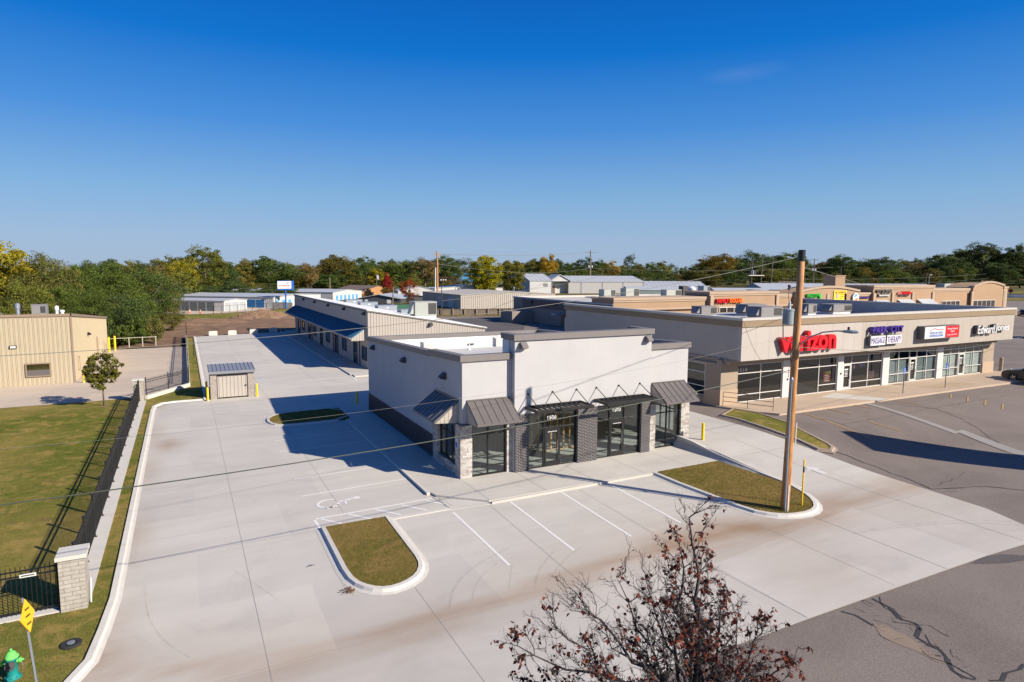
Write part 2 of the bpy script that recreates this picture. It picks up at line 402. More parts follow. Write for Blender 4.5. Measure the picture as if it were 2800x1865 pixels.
SKYB = pm('sky_blue_roof', (.10, .30, .52), .5, var=.05, vs=.6)
DOORB = flat('blue_roller_door', (.02, .13, .30), .5)
DOORG = flat('grey_roller_door', (.34, .36, .38), .5)
DOORN = flat('dark_roller_door', (.10, .11, .12), .5)
OBRICK = pm('orange_brick', (.40, .21, .09), .9, var=.1, vs=.6)
BRROOF = pm('brown_shingle', (.16, .12, .10), .9, var=.15, vs=1)
FENCEW = pm('weathered_wood', (.20, .16, .125), .9, var=.2, vs=2, streak=.4)
LEAF = m_leaf('leaves'); LEAFA = m_leaf('far_leaves', True)
LEAFR = m_leaf('red_leaves', False, .3, 2.2, .2)
BARK = pm('bark', (.13, .10, .08), .95, var=.3, vs=4, bs=12, bst=.6)
BARKG = pm('grey_bark', (.075, .062, .062), .9, var=.3, vs=8, bs=30, bst=.5)
def m_pole():
    m, t, b = base('treated_pole_wood'); p = pos(t); b.inputs['Roughness'].default_value = .85
    mp = N(t, 'ShaderNodeMapping'); mp.inputs['Scale'].default_value = (5, 5, .45); t.links.new(p, mp.inputs[0])
    c = ramp(t, noise(t, 3, 6, mp.outputs[0], .65), [(.3, (.17, .062, .015)), (.5, (.41, .175, .05)), (.72, (.58, .31, .115))])
    s = N(t, 'ShaderNodeSeparateXYZ'); t.links.new(p, s.inputs[0])
    up = ramp(t, math_(t, 'DIVIDE', s.outputs[2], 14.0), [(.1, g3(0)), (.75, g3(.5))])
    c = mixc(t, up, c, mixc(t, .5, c, (.40, .31, .22)))
    t.links.new(c, b.inputs['Base Color']); bump(t, b, noise(t, 8, 5, mp.outputs[0]), .5)
    return m
POLEW = m_pole()
GREYPOLE = pm('weathered_pole', (.20, .16, .13), .9, var=.2, vs=2)
# ================================================================== GROUND
def sstep(t): t = min(1, max(0, t)); return t * t * (3 - 2 * t)
def hz(x, y):                                    # the plaza on the right lies half a metre above the lot
    k = .55 * sstep((y - 18) / 10.0)
    if x < 25.7: return 0.0 if y < 47 else 0.0
    if y > 46: k *= sstep((x - 25.7) / 6) if x < 31.7 else 1
    return k
def sheet(name, poly, mat, dz=0.0, step=None, stain=None, height=hz, kind='structure', parent=None):
    bm = bmesh.new()
    f = bm.faces.new([bm.verts.new((x, y, 0)) for x, y in poly])
    if step:
        xs = [p[0] for p in poly]; ys = [p[1] for p in poly]
        for ax, lo, hi in ((0, min(xs), max(xs)), (1, min(ys), max(ys))):
            k = math.ceil(lo / step) * step + 1e-4
            while k < hi:
                co = (k, 0, 0) if ax == 0 else (0, k, 0); no = (1, 0, 0) if ax == 0 else (0, 1, 0)
                bmesh.ops.bisect_plane(bm, geom=bm.verts[:] + bm.edges[:] + bm.faces[:], plane_co=co, plane_no=no, dist=1e-5)
                k += step
    for v in bm.verts: v.co.z = height(v.co.x, v.co.y) + dz
    bmesh.ops.triangulate(bm, faces=[f for f in bm.faces if len(f.verts) > 4])
    bmesh.ops.recalc_face_normals(bm, faces=bm.faces[:])
    for f in bm.faces:
        if f.normal.z < 0: f.normal_flip()
    me = bpy.data.meshes.new(name); bm.to_mesh(me); bm.free(); me.materials.append(mat)
    if stain is not None:
        a = me.attributes.new('stain', 'FLOAT', 'POINT')
        a.data.foreach_set('value', [stain(v.co.x, v.co.y) for v in me.vertices])
    o = link(name, me, parent)
    if kind: tag(o, kind=kind)
    return o
def segd(x, y, pts):
    best = 1e9
    for (ax, ay), (bx, by) in zip(pts, pts[1:]):
        dx, dy = bx - ax, by - ay; t = max(0, min(1, ((x - ax) * dx + (y - ay) * dy) / (dx * dx + dy * dy + 1e-9)))
        best = min(best, math.hypot(x - ax - t * dx, y - ay - t * dy))
    return best
GUT = [tuple(P(x, y)[:2]) for x, y in ((330, 1840), (700, 1830), (1020, 1745), (1200, 1690), (1400, 1628), (1560, 1578), (1760, 1512), (1900, 1475), (2000, 1440), (2120, 1448), (2240, 1425), (2270, 1380), (2400, 1352), (2560, 1310))]
KLEFT = [(-2.2, 54), (-2.1, 30), (-2.1, 22), (-2.4, 18.6), (-3.2, 17.2)]
BRN = [tuple(P(x, y)[:2]) for x, y in ((1900, 1480), (2100, 1500), (2200, 1560), (2300, 1620))]
def st_lot(x, y):
    d = segd(x, y, GUT); w = .75 + .25 * math.sin(x * 1.3)
    s = .48 * math.exp(-(d / (w * .7)) ** 2) + .24 * math.exp(-(d / 2.2) ** 2)
    dk = segd(x, y, KLEFT); s += .5 * math.exp(-(dk / .55) ** 2) * (.55 + .45 * math.sin(y * .7 + 1))
    s += .34 * math.exp(-(segd(x, y, BRN) / 2.4) ** 2)
    if x > 16 and y < 19: s += .12 * sstep((x - 16) / 4)
    s += .75 * math.exp(-((x + 1.2) / .75) ** 2 - ((y - 41.5) / 1.5) ** 2)
    return min(1, s)
def st_asph(x, y): return 0

# the one big ground sheet, to the horizon
bm = MB()
xs = [-4000, -1200, -400, -120, -40, 25.65, 25.75, 33, 60, 120, 300, 600, 1500, 5000]
ys = [-1500, -300, -60, 0, 10, 18, 20.5, 23, 25.5, 28, 46, 46.5, 60, 120, 200, 400, 1000, 2500, 7000]
vs = [(x, y, hz(x, y) - .09) for y in ys for x in xs]; nx = len(xs)
bm.add(vs, [(j * nx + i, j * nx + i + 1, (j + 1) * nx + i + 1, (j + 1) * nx + i) for j in range(len(ys) - 1) for i in range(nx - 1)])
tag(bm.build('ground', GROUND), kind='structure')

LOT = [(-60, 11.72), (16.06, 11.72), (25.7, 11.62), (25.7, 64.2), (16.66, 64.2), (16.66, 113.2), (14.3, 112.3), (1.3, 109.4), (1.27, 54.68), (-1.0, 54.66), (-1.85, 54.2), (-2.25, 53.0), (-2.17, 22.0), (-2.3, 19.8), (-2.5, 18.5), (-3.0, 17.4), (-4.2, 16.3), (-6.5, 15.5), (-12, 15.0), (-60, 15.0)]
sheet('concrete_lot', LOT, CONC, 0.0, .6, st_lot)
DRIVE = [(25.7, 11.62), (28.07, 11.50), (30.2, 12.4), (30.9, 14.2), (31.2, 18), (31.3, 24), (31.3, 38), (31.3, 60), (25.7, 60)]
sheet('drive', DRIVE, CONC, 0.0, .6, st_lot)
sheet('apron', [(16.08, 11.74), (16.1, 15.6), (25.6, 16.9), (25.7, 11.64)], CONC2, .004, 1.2, lambda x, y: .8 * st_lot(x, y))
sheet('asphalt_lot', [(7.5, -20), (7.5, 11.8), (26, 11.8), (29.3, 11.9), (30.3, 13.4), (30.7, 16), (31.0, 20), (31.0, 32), (62, 32), (62, -20)], ASPH, -.02, .75)
sheet('asphalt_lot', [(31.0, 32), (31.0, 140), (330, 140), (330, 100), (330, 31), (330, -20), (62, -20), (62, 32)], ASPH, -.02, 6.0)
sheet('alley', [(27.5, 60), (31.5, 60), (62, 113), (58, 122), (27.5, 122)], ASPHD, -.012, 4)
sheet('road', [(180, 141), (330, 141), (900, 190), (900, 215), (330, 160), (180, 160)], ASPHD, -.05)
sheet('far_pavement', [(140, 76), (230, 76), (330, 98), (330, 110), (230, 92), (140, 92)], TANC, -.008, None, None)
sheet('verge', [(-60, 4), (14.5, 4), (14.0, 9.4), (-60, 9.4)], LAWN, -.02)
# left lawn, its kerb strip and the neighbour's tan drive
sheet('lawn', [(-60, 16.0), (-8, 16.0), (-4.4, 16.9), (-3.2, 17.9), (-2.75, 18.9), (-2.6, 20.0), (-2.43, 22.2), (-2.46, 53.4), (-2.1, 54.6), (-1.2, 55.05), (1.1, 55.05), (1.1, 107.4), (.1, 107.4), (.1, 62.1), (-3.4, 58.1), (-60, 57.4)], LAWN, .06)
sheet('tan_drive', [(-60, 57.2), (-3.3, 57.9), (.0, 61.8), (.0, 95.2), (-8.6, 94.6), (-9.0, 99), (-60, 99)], TANC, .075, 2)
sheet('dirt_field', [(-8, 97), (-.1, 96), (.0, 109.2), (15, 113.5), (30, 114), (48, 122), (50, 150), (30, 158), (22, 156), (8, 150), (-2, 148), (-9, 128)], DIRT, .0, 3)
sheet('grass_margin', [(-40, 150), (7, 150.5), (22, 156.5), (50, 151), (60, 190), (26, 186), (14, 170), (-40, 158)], LAWN, -.03)
sheet('storage_pavement', [(-60, 160), (0, 162), (13, 172), (24, 183), (34, 210), (34, 260), (-60, 260)], TANC, -.035)
sheet('track', [(-40, 142), (3, 147.5), (5.5, 150.2), (-40, 148)], TANC, .012)
# dirt heap (terrain)
rng = np.random.RandomState(3)
def heap(name, cx, cy, rx, ry, h, seed):
    r = np.random.RandomState(seed); n = 44; b = MB(); vs = []
    ph = r.uniform(0, 6.28, 12)
    for j in range(n + 1):
        for i in range(n + 1):
            u, v = i / n * 2 - 1, j / n * 2 - 1; d = math.hypot(u, v)
            z = h * max(0, 1 - d) ** .8 * (1 + .25 * math.sin(5 * u + ph[0]) * math.sin(6 * v + ph[1])) + (r.uniform(-.1, .1) if d < .95 else 0) * h * .6
            vs.append((cx + u * rx, cy + v * ry, z - .03 if d < 1 else -.05))
    b.add(vs, [(j * (n + 1) + i, j * (n + 1) + i + 1, (j + 1) * (n + 1) + i + 1, (j + 1) * (n + 1) + i) for j in range(n) for i in range(n)])
    return tag(b.build(name, DIRT), kind='structure')
heap('dirt_mound', 15.2, 149.5, 6.6, 5.5, 1.9, 5)
heap('dirt_mound', 2.5, 139, 9, 9, .8, 8)
heap('dirt_mound', 24, 147, 7, 5, .7, 9)

# kerbs ----------------------------------------------------------------
def offset_poly(pts, d, closed):
    n = len(pts); out = []
    for i in range(n):
        a = pts[i - 1] if (i > 0 or closed) else pts[i]; c = pts[(i + 1) % n] if (i < n - 1 or closed) else pts[i]
        dx, dy = c[0] - a[0], c[1] - a[1]; l = math.hypot(dx, dy) or 1
        out.append((pts[i][0] + dy / l * d, pts[i][1] - dx / l * d))
    return out
def smooth_line(pts, closed=False, n=2):
    for _ in range(n):
        o = [] if closed else [pts[0]]; m = len(pts)
        for i in range(m if closed else m - 1):
            a, b = pts[i], pts[(i + 1) % m]
            o += [(a[0] * .75 + b[0] * .25, a[1] * .75 + b[1] * .25), (a[0] * .25 + b[0] * .75, a[1] * .25 + b[1] * .75)]
        if not closed: o.append(pts[-1])
        pts = o
    return pts
def kerb(pts, w0, w1, h, z0=0.0, closed=False, name='kerb', mat=KERB, height=None, skirt=.22, kind='structure', parent=None):
    inn, out, sk = offset_poly(pts, w0, closed), offset_poly(pts, w1, closed), offset_poly(pts, w1 + skirt, closed)
    hh = height or (lambda x, y: 0)
    b = MB(); n = len(pts); vs = []
    for i in range(n):
        g = hh(*pts[i]) + z0
        vs += [(*inn[i], g - .05), (*inn[i], g + h), (*out[i], g + h - .01), (out[i][0] * .7 + sk[i][0] * .3, out[i][1] * .7 + sk[i][1] * .3, g + .03), (*sk[i], g + .006)]
    k = 5
    for i in range(n if closed else n - 1):
        j = (i + 1) % n
        for q in range(k - 1): b.add([vs[i * k + q], vs[i * k + q + 1], vs[j * k + q + 1], vs[j * k + q]], [(0, 1, 2, 3)])
    o = b.build(name, mat, parent)
    if kind: tag(o, kind=kind)
    return o
KL = [(1.15, 109.0), (1.15, 55.6), (1.0, 54.95), (-1.0, 54.93), (-1.9, 54.6), (-2.36, 53.6), (-2.42, 52), (-2.36, 22.2), (-2.48, 20.3), (-2.62, 18.8), (-3.1, 17.6), (-4.3, 16.5), (-6.6, 15.7), (-12, 15.25), (-60, 15.25)]
kerb(KL[::-1], -.10, .06, .13, name='kerb', skirt=.16)
I1 = [(4.58, 24.9), (7.0, 24.86), (6.92, 20.7), (6.82, 20.1), (6.5, 19.5), (5.95, 19.12), (5.4, 19.05), (4.95, 19.35), (4.62, 19.95), (4.54, 20.7)]
I3 = [(9.9, 47.05), (9.86, 43.25), (5.6, 43.2), (4.95, 43.8), (4.75, 44.9), (4.95, 46.0), (5.7, 46.85), (7, 47.05)]
I2 = [(21.15, 24.48), (21.0, 22.6), (21.15, 20.8), (21.3, 18.6), (21.75, 17.85), (22.4, 17.45), (23.4, 17.33), (24.25, 17.7), (25.0, 18.65), (25.42, 19.8), (25.55, 21.2), (25.57, 24.48)]
def island(poly, z=.10, name='island_grass', mat=ISLE, hgt=lambda x, y: 0):
    return sheet(name, poly, mat, z, None, None, height=hgt)
for q in (I1, I2, I3): island(q)
kerb([(4.58, 24.9)] + smooth_line([(4.54, 20.9), (4.6, 19.95), (4.95, 19.32), (5.4, 19.02), (5.95, 19.1), (6.5, 19.45), (6.85, 20.1), (6.92, 20.8)], n=1) + [(7.0, 24.86)], .0, .15, .13)
kerb(smooth_line(I3, True, 1)[::-1], .0, .15, .13, closed=True)
kerb([(20.98, 24.48)] + smooth_line(I2[1:10], n=1) + [(25.5, 20.2)], .0, .16, .13)
# island beside the plaza
I4 = [tuple(P(x, y, .62)[:2]) for x, y in ((1978, 1136), (2006, 1120), (2072, 1131), (2148, 1156), (2229, 1191), (2262, 1204), (2273, 1211), (2268, 1217), (2242, 1215), (2182, 1194), (2097, 1170), (2029, 1148))]
sheet('island_grass', I4, LAWN, .10, .5)
kerb(I4[::-1], .0, .16, .14, closed=True, height=hz, mat=pm('weathered_kerb', (.33, .26, .20), .9, var=.15, vs=2))

# walks ----------------------------------------------------------------
def slab(name, poly, z, mat, th=.2, kind='structure'):
    b = MB(); b.prism(poly, 'z', z - th, z); o = b.build(name, mat); a = o.data.attributes.new('stain', 'FLOAT', 'POINT')
    return tag(o, kind=kind)
slab('sidewalk', [(9.66, 26.9), (9.8, 26.3), (11.65, 24.6), (25.57, 24.48), (25.57, 27.9), (11.85, 27.9), (11.85, 47.6), (9.92, 47.6), (9.66, 42.8)], .10, WALKC)
slab('sidewalk', [(14.4, 60.8), (16.7, 60.8), (16.7, 113), (14.9, 113)], .12, WALKC)
# kerb face strip along the front walk and its flared end
b = MB(); b.prism([(9.75, 24.52), (11.7, 24.38), (11.7, 24.6), (9.85, 26.2)], 'z', -.1, .012); tag(b.build('ramp', CONC2), kind='structure')
b = MB(); b.box(11.7, 21.0, 24.36, 24.478, -.1, .102); tag(b.build('kerb', WALKC), kind='structure')
b = MB(); b.box(9.50, 9.655, 26.7, 43, -.1, .115); tag(b.build('kerb', KERB), kind='structure')
b = MB(); b.box(7.15, 9.8, 24.6, 24.85, -.1, .03); tag(b.build('kerb', KERB), kind='structure')
b = MB(); b.box(14.25, 14.395, 62, 113, -.1, .125); tag(b.build('kerb', KERB), kind='structure')
b = MB(); b.prism([(14.1, 58.6), (14.4, 61.9), (14.25, 62), (14.0, 58.6)], 'z', -.1, .012); tag(b.build('kerb', PAINT), kind='structure')
# retaining wall at the drive
b = MB()
b.prism([(19.6, -.1), (28.2, -.1), (28.2, .66), (26.8, .60), (24.8, .36), (22.4, .19), (20.4, .13), (19.6, .06)], 'x', 25.58, 25.84)
o = b.build('retaining_wall', KERB); tag(o, 'low sloping concrete retaining wall between the grass island and the raised drive', 'wall')
# plaza sidewalk
SW = [(33.9, 33.2), (34.3, 32.25), (35.0, 30.5), (35.9, 29.3), (70.0, 29.0), (72.6, 30.2), (72.6, 33.3)]
sheet('plaza_sidewalk', SW, SWALK, .12, None)
b = MB()
for i in range(len(SW)):
    a, c = SW[i], SW[(i + 1) % len(SW)]
    b.add([(a[0], a[1], .3), (c[0], c[1], .3), (c[0], c[1], hz(*c) + .118), (a[0], a[1], hz(*a) + .118)], [(0, 1, 2, 3)])
tag(b.build('kerb', SWALK), kind='structure')
sheet('ramp', [(43.5, 31.9), (46.2, 32.6), (47.9, 29.15), (46.4, 29.0)], CONC2, .128)
SWM = m_concrete('swale_concrete', (.30, .28, .26))
sheet('swale', [tuple(P(x, y, .5)[:2]) for x, y in ((2350, 1102), (2364, 1101), (2626, 1169), (2612, 1173))], SWM, .004, .7)
sheet('swale', [tuple(P(x, y, .45)[:2]) for x, y in ((2614, 1169), (2634, 1165), (2840, 1226), (2840, 1242))], SWM, .007, .7)

# painted lines and joints (thin sheets on the paving) -------------------
class Lines:
    def __init__(s): s.b = MB()
    def seg(s, a, c, w, z=.006, hf=None):
        a, c = Vector((a[0], a[1], 0)), Vector((c[0], c[1], 0)); d = (c - a).normalized(); n = Vector((-d.y, d.x, 0)) * w / 2
        k = max(1, int((c - a).length / 2)) if hf else 1
        for i in range(k):
            p, q = a.lerp(c, i / k), a.lerp(c, (i + 1) / k)
            pts = [p + n, p - n, q - n, q + n]
            s.b.add([(v.x, v.y, z + (hf(v.x, v.y) if hf else 0)) for v in pts], [(0, 1, 2, 3)])
        return s
L = Lines()
for a, c in (((9.80, 24.25), (9.70, 18.8)), ((12.55, 24.25), (12.38, 18.8)), ((15.25, 24.25), (15.05, 18.84)), ((17.95, 24.25), (17.72, 19.0))): L.seg(a, c, .11)
for a, c in (((4.5, 39.72), (9.45, 40.0)), ((4.45, 37.08), (9.45, 37.33)), ((4.44, 34.4), (9.45, 34.66)), ((4.42, 31.73), (9.45, 31.98)), ((4.37, 29.14), (9.4, 29.38))): L.seg(a, c, .10)
L.seg((4.35, 26.1), (9.6, 26.24), .11).seg((4.36, 26.1), (4.42, 24.95), .11)
for i in range(5): L.seg((4.6 + i * 1.16, 26.06), (5.2 + i * 1.16 + .2, 24.98), .11)
for i in range(18): L.seg((1.5, 60.3 + i * 2.66), (6.6, 60.5 + i * 2.66), .10)
for i in range(5): L.seg((3.0 + i * .9, 78.0), (4.0 + i * .9, 76.2), .12)
o = L.b.build('parking_stripes', PAINT); tag(o, kind='structure')
# accessible-bay symbol, lying with its head towards +X
b = MB(); cx, cy = 5.55, 27.55; up, sd = Vector((1, 0.02, 0)), Vector((-0.02, 1, 0))
def sy(u, v): p = Vector((cx, cy, .007)) + up * u + sd * v; return (p.x, p.y, p.z)
def arc(b, r0, r1, a0, a1, o=(0, 0), n=18):
    for i in range(n):
        t0, t1 = rad(a0 + (a1 - a0) * i / n), rad(a0 + (a1 - a0) * (i + 1) / n)
        b.add([sy(o[0] + r0 * math.cos(t0), o[1] + r0 * math.sin(t0)), sy(o[0] + r1 * math.cos(t0), o[1] + r1 * math.sin(t0)), sy(o[0] + r1 * math.cos(t1), o[1] + r1 * math.sin(t1)), sy(o[0] + r0 * math.cos(t1), o[1] + r0 * math.sin(t1))], [(0, 1, 2, 3)])
def ln(b, p, q, w):
    p, q = Vector(p), Vector(q); d = (q - p).normalized(); n = Vector((-d.y, d.x)) * w / 2
    b.add([sy(*(p + n)), sy(*(p - n)), sy(*(q - n)), sy(*(q + n))], [(0, 1, 2, 3)])
arc(b, .43, .55, 55, 275, (-.25, .1)); arc(b, 0, .16, 0, 360, (1.0, .28))
ln(b, (.86, .27), (.1, .12), .13); ln(b, (.45, .16), (.40, -.28), .11); ln(b, (.12, .14), (.08, -.25), .12); ln(b, (.1, -.22), (-.52, -.52), .13); ln(b, (-.5, -.5), (-.55, -.32), .11)
tag(b.build('accessible_symbol', PAINT), kind='structure')
# arrow on the drive
b = MB(); a0, a1 = P(2256, 1284, .3), P(2204, 1268, .3); d = (a1 - a0); d.z = 0; Ln = d.length; d.normalize(); n = Vector((-d.y, d.x, 0))
A = lambda u, v: (lambda q: (q.x, q.y, hz(q.x, q.y) + .008))(a0 + d * u + n * v)
b.poly([A(0, -.22), A(Ln * .55, -.22), A(Ln * .55, .22), A(0, .22)]); b.poly([A(Ln * .55, -.55), A(Ln, 0), A(Ln * .55, .55)])
tag(b.build('painted_arrow', PAINTF), kind='structure')
J = Lines()
for a, c in (((1.53, 11.8), (1.53, 108.8)), ((5.62, 43.2), (5.62, 26.1)), ((6.25, 18.75), (6.25, 11.8)), ((5.62, 47.2), (5.6, 110)), ((11.55, 24.25), (11.25, 16.5)), ((11.25, 16.5), (11.1, 11.8)), ((16.2, 24.25), (15.93, 15.9)), ((15.96, 15.8), (16.1, 11.8)), ((20.4, 17.5), (20.4, 11.8)), ((10.6, 60), (10.6, 110)), ((-2.0, 41.6), (9.4, 41.6)), ((-2.0, 50.4), (25, 50.4)), ((1.5, 66), (14, 66)), ((1.5, 80), (14, 80)), ((1.5, 95), (14, 95)), ((-2, 33.2), (4.3, 33.2)), ((-2.1, 24.9), (4.2, 24.9)), ((-60, 16.45), (21, 16.5))): J.seg(a, c, .014, .004)
for a, c in (((25.7, 16.55), (31, 16.6)), ((28.4, 11.7), (28.4, 58)), ((25.9, 24), (31.2, 24)), ((25.9, 33), (31.2, 33)), ((23.2, 16.9), (23.2, 11.7))): J.seg(a, c, .02, .009, hz)
for x in (11.70, 14.62, 17.5, 20.4, 23.2): J.seg((x, 24.6), (x - .05, 27.5), .016, .105)
for y in (29.3, 32.4, 35.5, 38.6, 41.7, 44.8): J.seg((9.68, y), (11.6, y), .014, .105)
J.seg((9.8, 26.2), (25.5, 26.1), .008, .105); J.seg((9.75, 26.3), (9.95, 24.65), .03, .105)
for y in range(64, 113, 4): J.seg((14.4, y), (16.6, y), .02, .124)
tag(J.b.build('pavement_joints', JOINT), kind='structure')
Y = Lines()
for a, c in (((2196, 1131), (2384, 1196)), ((2262, 1119), (2330, 1138)), ((2378, 1152), (2462, 1175)), ((2335, 1109), (2384, 1122)), ((2450, 1098), (2520, 1110))):
    Y.seg(P(*a, .5)[:2], P(*c, .4)[:2], .11, .004, hz)
for x, y in ((2600, 1085), (2646, 1093), (2694, 1100), (2742, 1108)):
    p = P(x, y, .5); dd = Vector((p.x, p.y)).normalized(); Y.seg((p.x - dd.x, p.y - dd.y), (p.x + dd.x, p.y + dd.y), .09, .004, hz)
for i in range(10): Y.seg((56 + i * .62, 29.8), (55.2 + i * .62, 31.2), .10, .125, hz)
tag(Y.b.build('yellow_stripes', YPAINT), kind='structure')
# cracks and sealer in the asphalt
rng = random.Random(11)
CR = MB()
def crack(pts, w, z=0.4, jit=.12):
    pts = [P(x, y, z if y < 1330 else 0) for x, y in pts]; out = [pts[0]]
    for a, c in zip(pts, pts[1:]):
        k = max(2, int((c - a).length / .5))
        for i in range(1, k + 1):
            q = a.lerp(c, i / k); q.x += rng.uniform(-jit, jit); q.y += rng.uniform(-jit, jit); out.append(q)
    for a, c in zip(out, out[1:]):
        d = (c - a); d.z = 0
        if d.length < 1e-4: continue
        d.normalize(); n = Vector((-d.y, d.x, 0)) * w * rng.uniform(.4, 1.1) / 2
        CR.add([(v.x, v.y, hz(v.x, v.y) - .012) for v in (a + n, a - n, c - n, c + n)], [(0, 1, 2, 3)])
for pts, w in ((((2270, 1222), (2420, 1265), (2545, 1312), (2700, 1330), (2800, 1340)), .10), (((2385, 1636), (2470, 1690), (2520, 1715), (2505, 1735), (2555, 1770), (2600, 1800), (2610, 1830), (2670, 1865)), .15), (((2405, 1630), (2425, 1660), (2470, 1690)), .04), (((2300, 1670), (2385, 1705)), .08), (((2520, 1780), (2600, 1820), (2690, 1858)), .06), (((2800, 1815), (2760, 1840), (2715, 1865)), .10), (((2640, 1270), (2560, 1310)), .03), (((2250, 1150), (2400, 1190), (2600, 1210), (2780, 1235)), .035), (((2380, 1105), (2560, 1120), (2650, 1150), (2730, 1195)), .05), (((2300, 1165), (2520, 1125), (2750, 1085)), .04), (((2440, 1700), (2550, 1710), (2590, 1740)), .025), (((2530, 1735), (2560, 1775)), .03), (((2620, 1320), (2580, 1345)), .04)):
    crack(pts, w)
for _ in range(34):                               # alligator cracking near the edge of the slab
    x, y = rng.uniform(2330, 2620), 0; y = 1655 + (x - 2330) * .55 + rng.uniform(-35, 40)
    crack(((x, y), (x + rng.uniform(8, 40), y + rng.uniform(-4, 22))), .018, jit=.05)
tag(CR.build('crack_sealer', CRACK), kind='structure')
b = MB(); b.poly([(*P(x, y, 0)[:2], -.011) for x, y in ((2655, 1540), (2690, 1520), (2740, 1514), (2800, 1518), (2820, 1526), (2800, 1532), (2760, 1538), (2700, 1541))]); tag(b.build('asphalt_patch', ASPHD), kind='structure')
b = MB(); b.poly([(*P(x, y, 0)[:2], -.013) for x, y in ((2385, 1700), (2420, 1712), (2480, 1738), (2530, 1772), (2590, 1815), (2560, 1808), (2510, 1780), (2450, 1758), (2410, 1738))]); tag(b.build('dust_patch', m_concrete('dust', (.26, .20, .15))), kind='structure')
# tyre marks
TM = MB(); CR = TM
def tyre(pts, w):
    pts = [P(x, y, 0) for x, y in pts]; pts = [Vector((*q, 0)) for q in smooth_line([(p.x, p.y) for p in pts], n=3)]
    for a, c in zip(pts, pts[1:]):
        d = (c - a).normalized(); n = Vector((-d.y, d.x, 0)) * w / 2
        TM.add([(v.x, v.y, .011 + hz(v.x, v.y)) for v in (a + n, a - n, c - n, c + n)], [(0, 1, 2, 3)])
for q, w in ((((1227, 1668), (1240, 1600), (1300, 1545), (1390, 1500)), .10), (((1290, 1650), (1300, 1590), (1360, 1540)), .06), (((1392, 1610), (1395, 1580), (1400, 1545)), .08), (((1462, 1610), (1470, 1560), (1515, 1508)), .09), (((1500, 1590), (1540, 1530), (1600, 1490)), .06), (((2330, 1460), (2480, 1440), (2640, 1428), (2800, 1438)), .12), (((2360, 1452), (2500, 1432), (2650, 1422), (2800, 1428)), .10), (((395, 1600), (400, 1680), (440, 1750), (520, 1800)), .07), (((640, 1560), (700, 1600), (760, 1640)), .06)):
    tyre(q, w)
m, t, bb = base('tyre_mark'); bb.inputs['Base Color'].default_value = (.20, .19, .18, 1); bb.inputs['Roughness'].default_value = .9
tr = N(t, 'ShaderNodeBsdfTransparent'); mx = N(t, 'ShaderNodeMixShader'); out = t.nodes['Material Output']
t.links.new(ramp(t, noise(t, 3, 5, pos(t), .7), [(.35, g3(0)), (.75, g3(.19))]), mx.inputs[0]); t.links.new(tr.outputs[0], mx.inputs[1]); t.links.new(bb.outputs[0], mx.inputs[2]); t.links.new(mx.outputs[0], out.inputs[0])
tag(TM.build('tyre_marks', m), kind='structure')

# grass blades: short geometry on the near lawns ---------------------------
def inside(x, y, poly):
    c = np.zeros(len(x), bool); n = len(poly)
    for i in range(n):
        (x1, y1), (x2, y2) = poly[i], poly[i - 1]
        m = ((y1 > y) != (y2 > y)) & (x < (x2 - x1) * (y - y1) / (y2 - y1 + 1e-12) + x1); c ^= m
    return c
def blades(name, poly, dens, z0, hgt, mat, seed):
    r = np.random.RandomState(seed); xs = [p[0] for p in poly]; ys = [p[1] for p in poly]
    n = int(dens * (max(xs) - min(xs)) * (max(ys) - min(ys)))
    x = r.uniform(min(xs), max(xs), n); y = r.uniform(min(ys), max(ys), n); k = inside(x, y, poly); x, y = x[k], y[k]; n = len(x)
    a = r.uniform(0, 6.28, n); h = hgt * r.uniform(.5, 1.5, n); w = .006 + .006 * r.rand(n); lx, ly = r.normal(0, .6, n) * h, r.normal(0, .6, n) * h
    V = np.zeros((n, 3, 3)); V[:, 0] = np.stack([x - np.cos(a) * w, y - np.sin(a) * w, np.full(n, z0)], 1)
    V[:, 1] = np.stack([x + np.cos(a) * w, y + np.sin(a) * w, np.full(n, z0)], 1); V[:, 2] = np.stack([x + lx, y + ly, z0 + h], 1)
    o = link(name, mesh_np(name, V, mat)); return tag(o, kind='stuff')
LAWNN = [(-11, 16.2), (-4.4, 16.95), (-3.2, 17.95), (-2.75, 18.95), (-2.6, 20.05), (-2.5, 22.2), (-2.52, 53), (-3.3, 53.4), (-18, 57), (-18, 34)]
blades('lawn_blades', LAWNN, 380, .055, .035, LAWN, 1)
for i, q in enumerate((I1, I2, I3)): blades('island_blades', q, 600, .095, .035, ISLE, 5 + i)
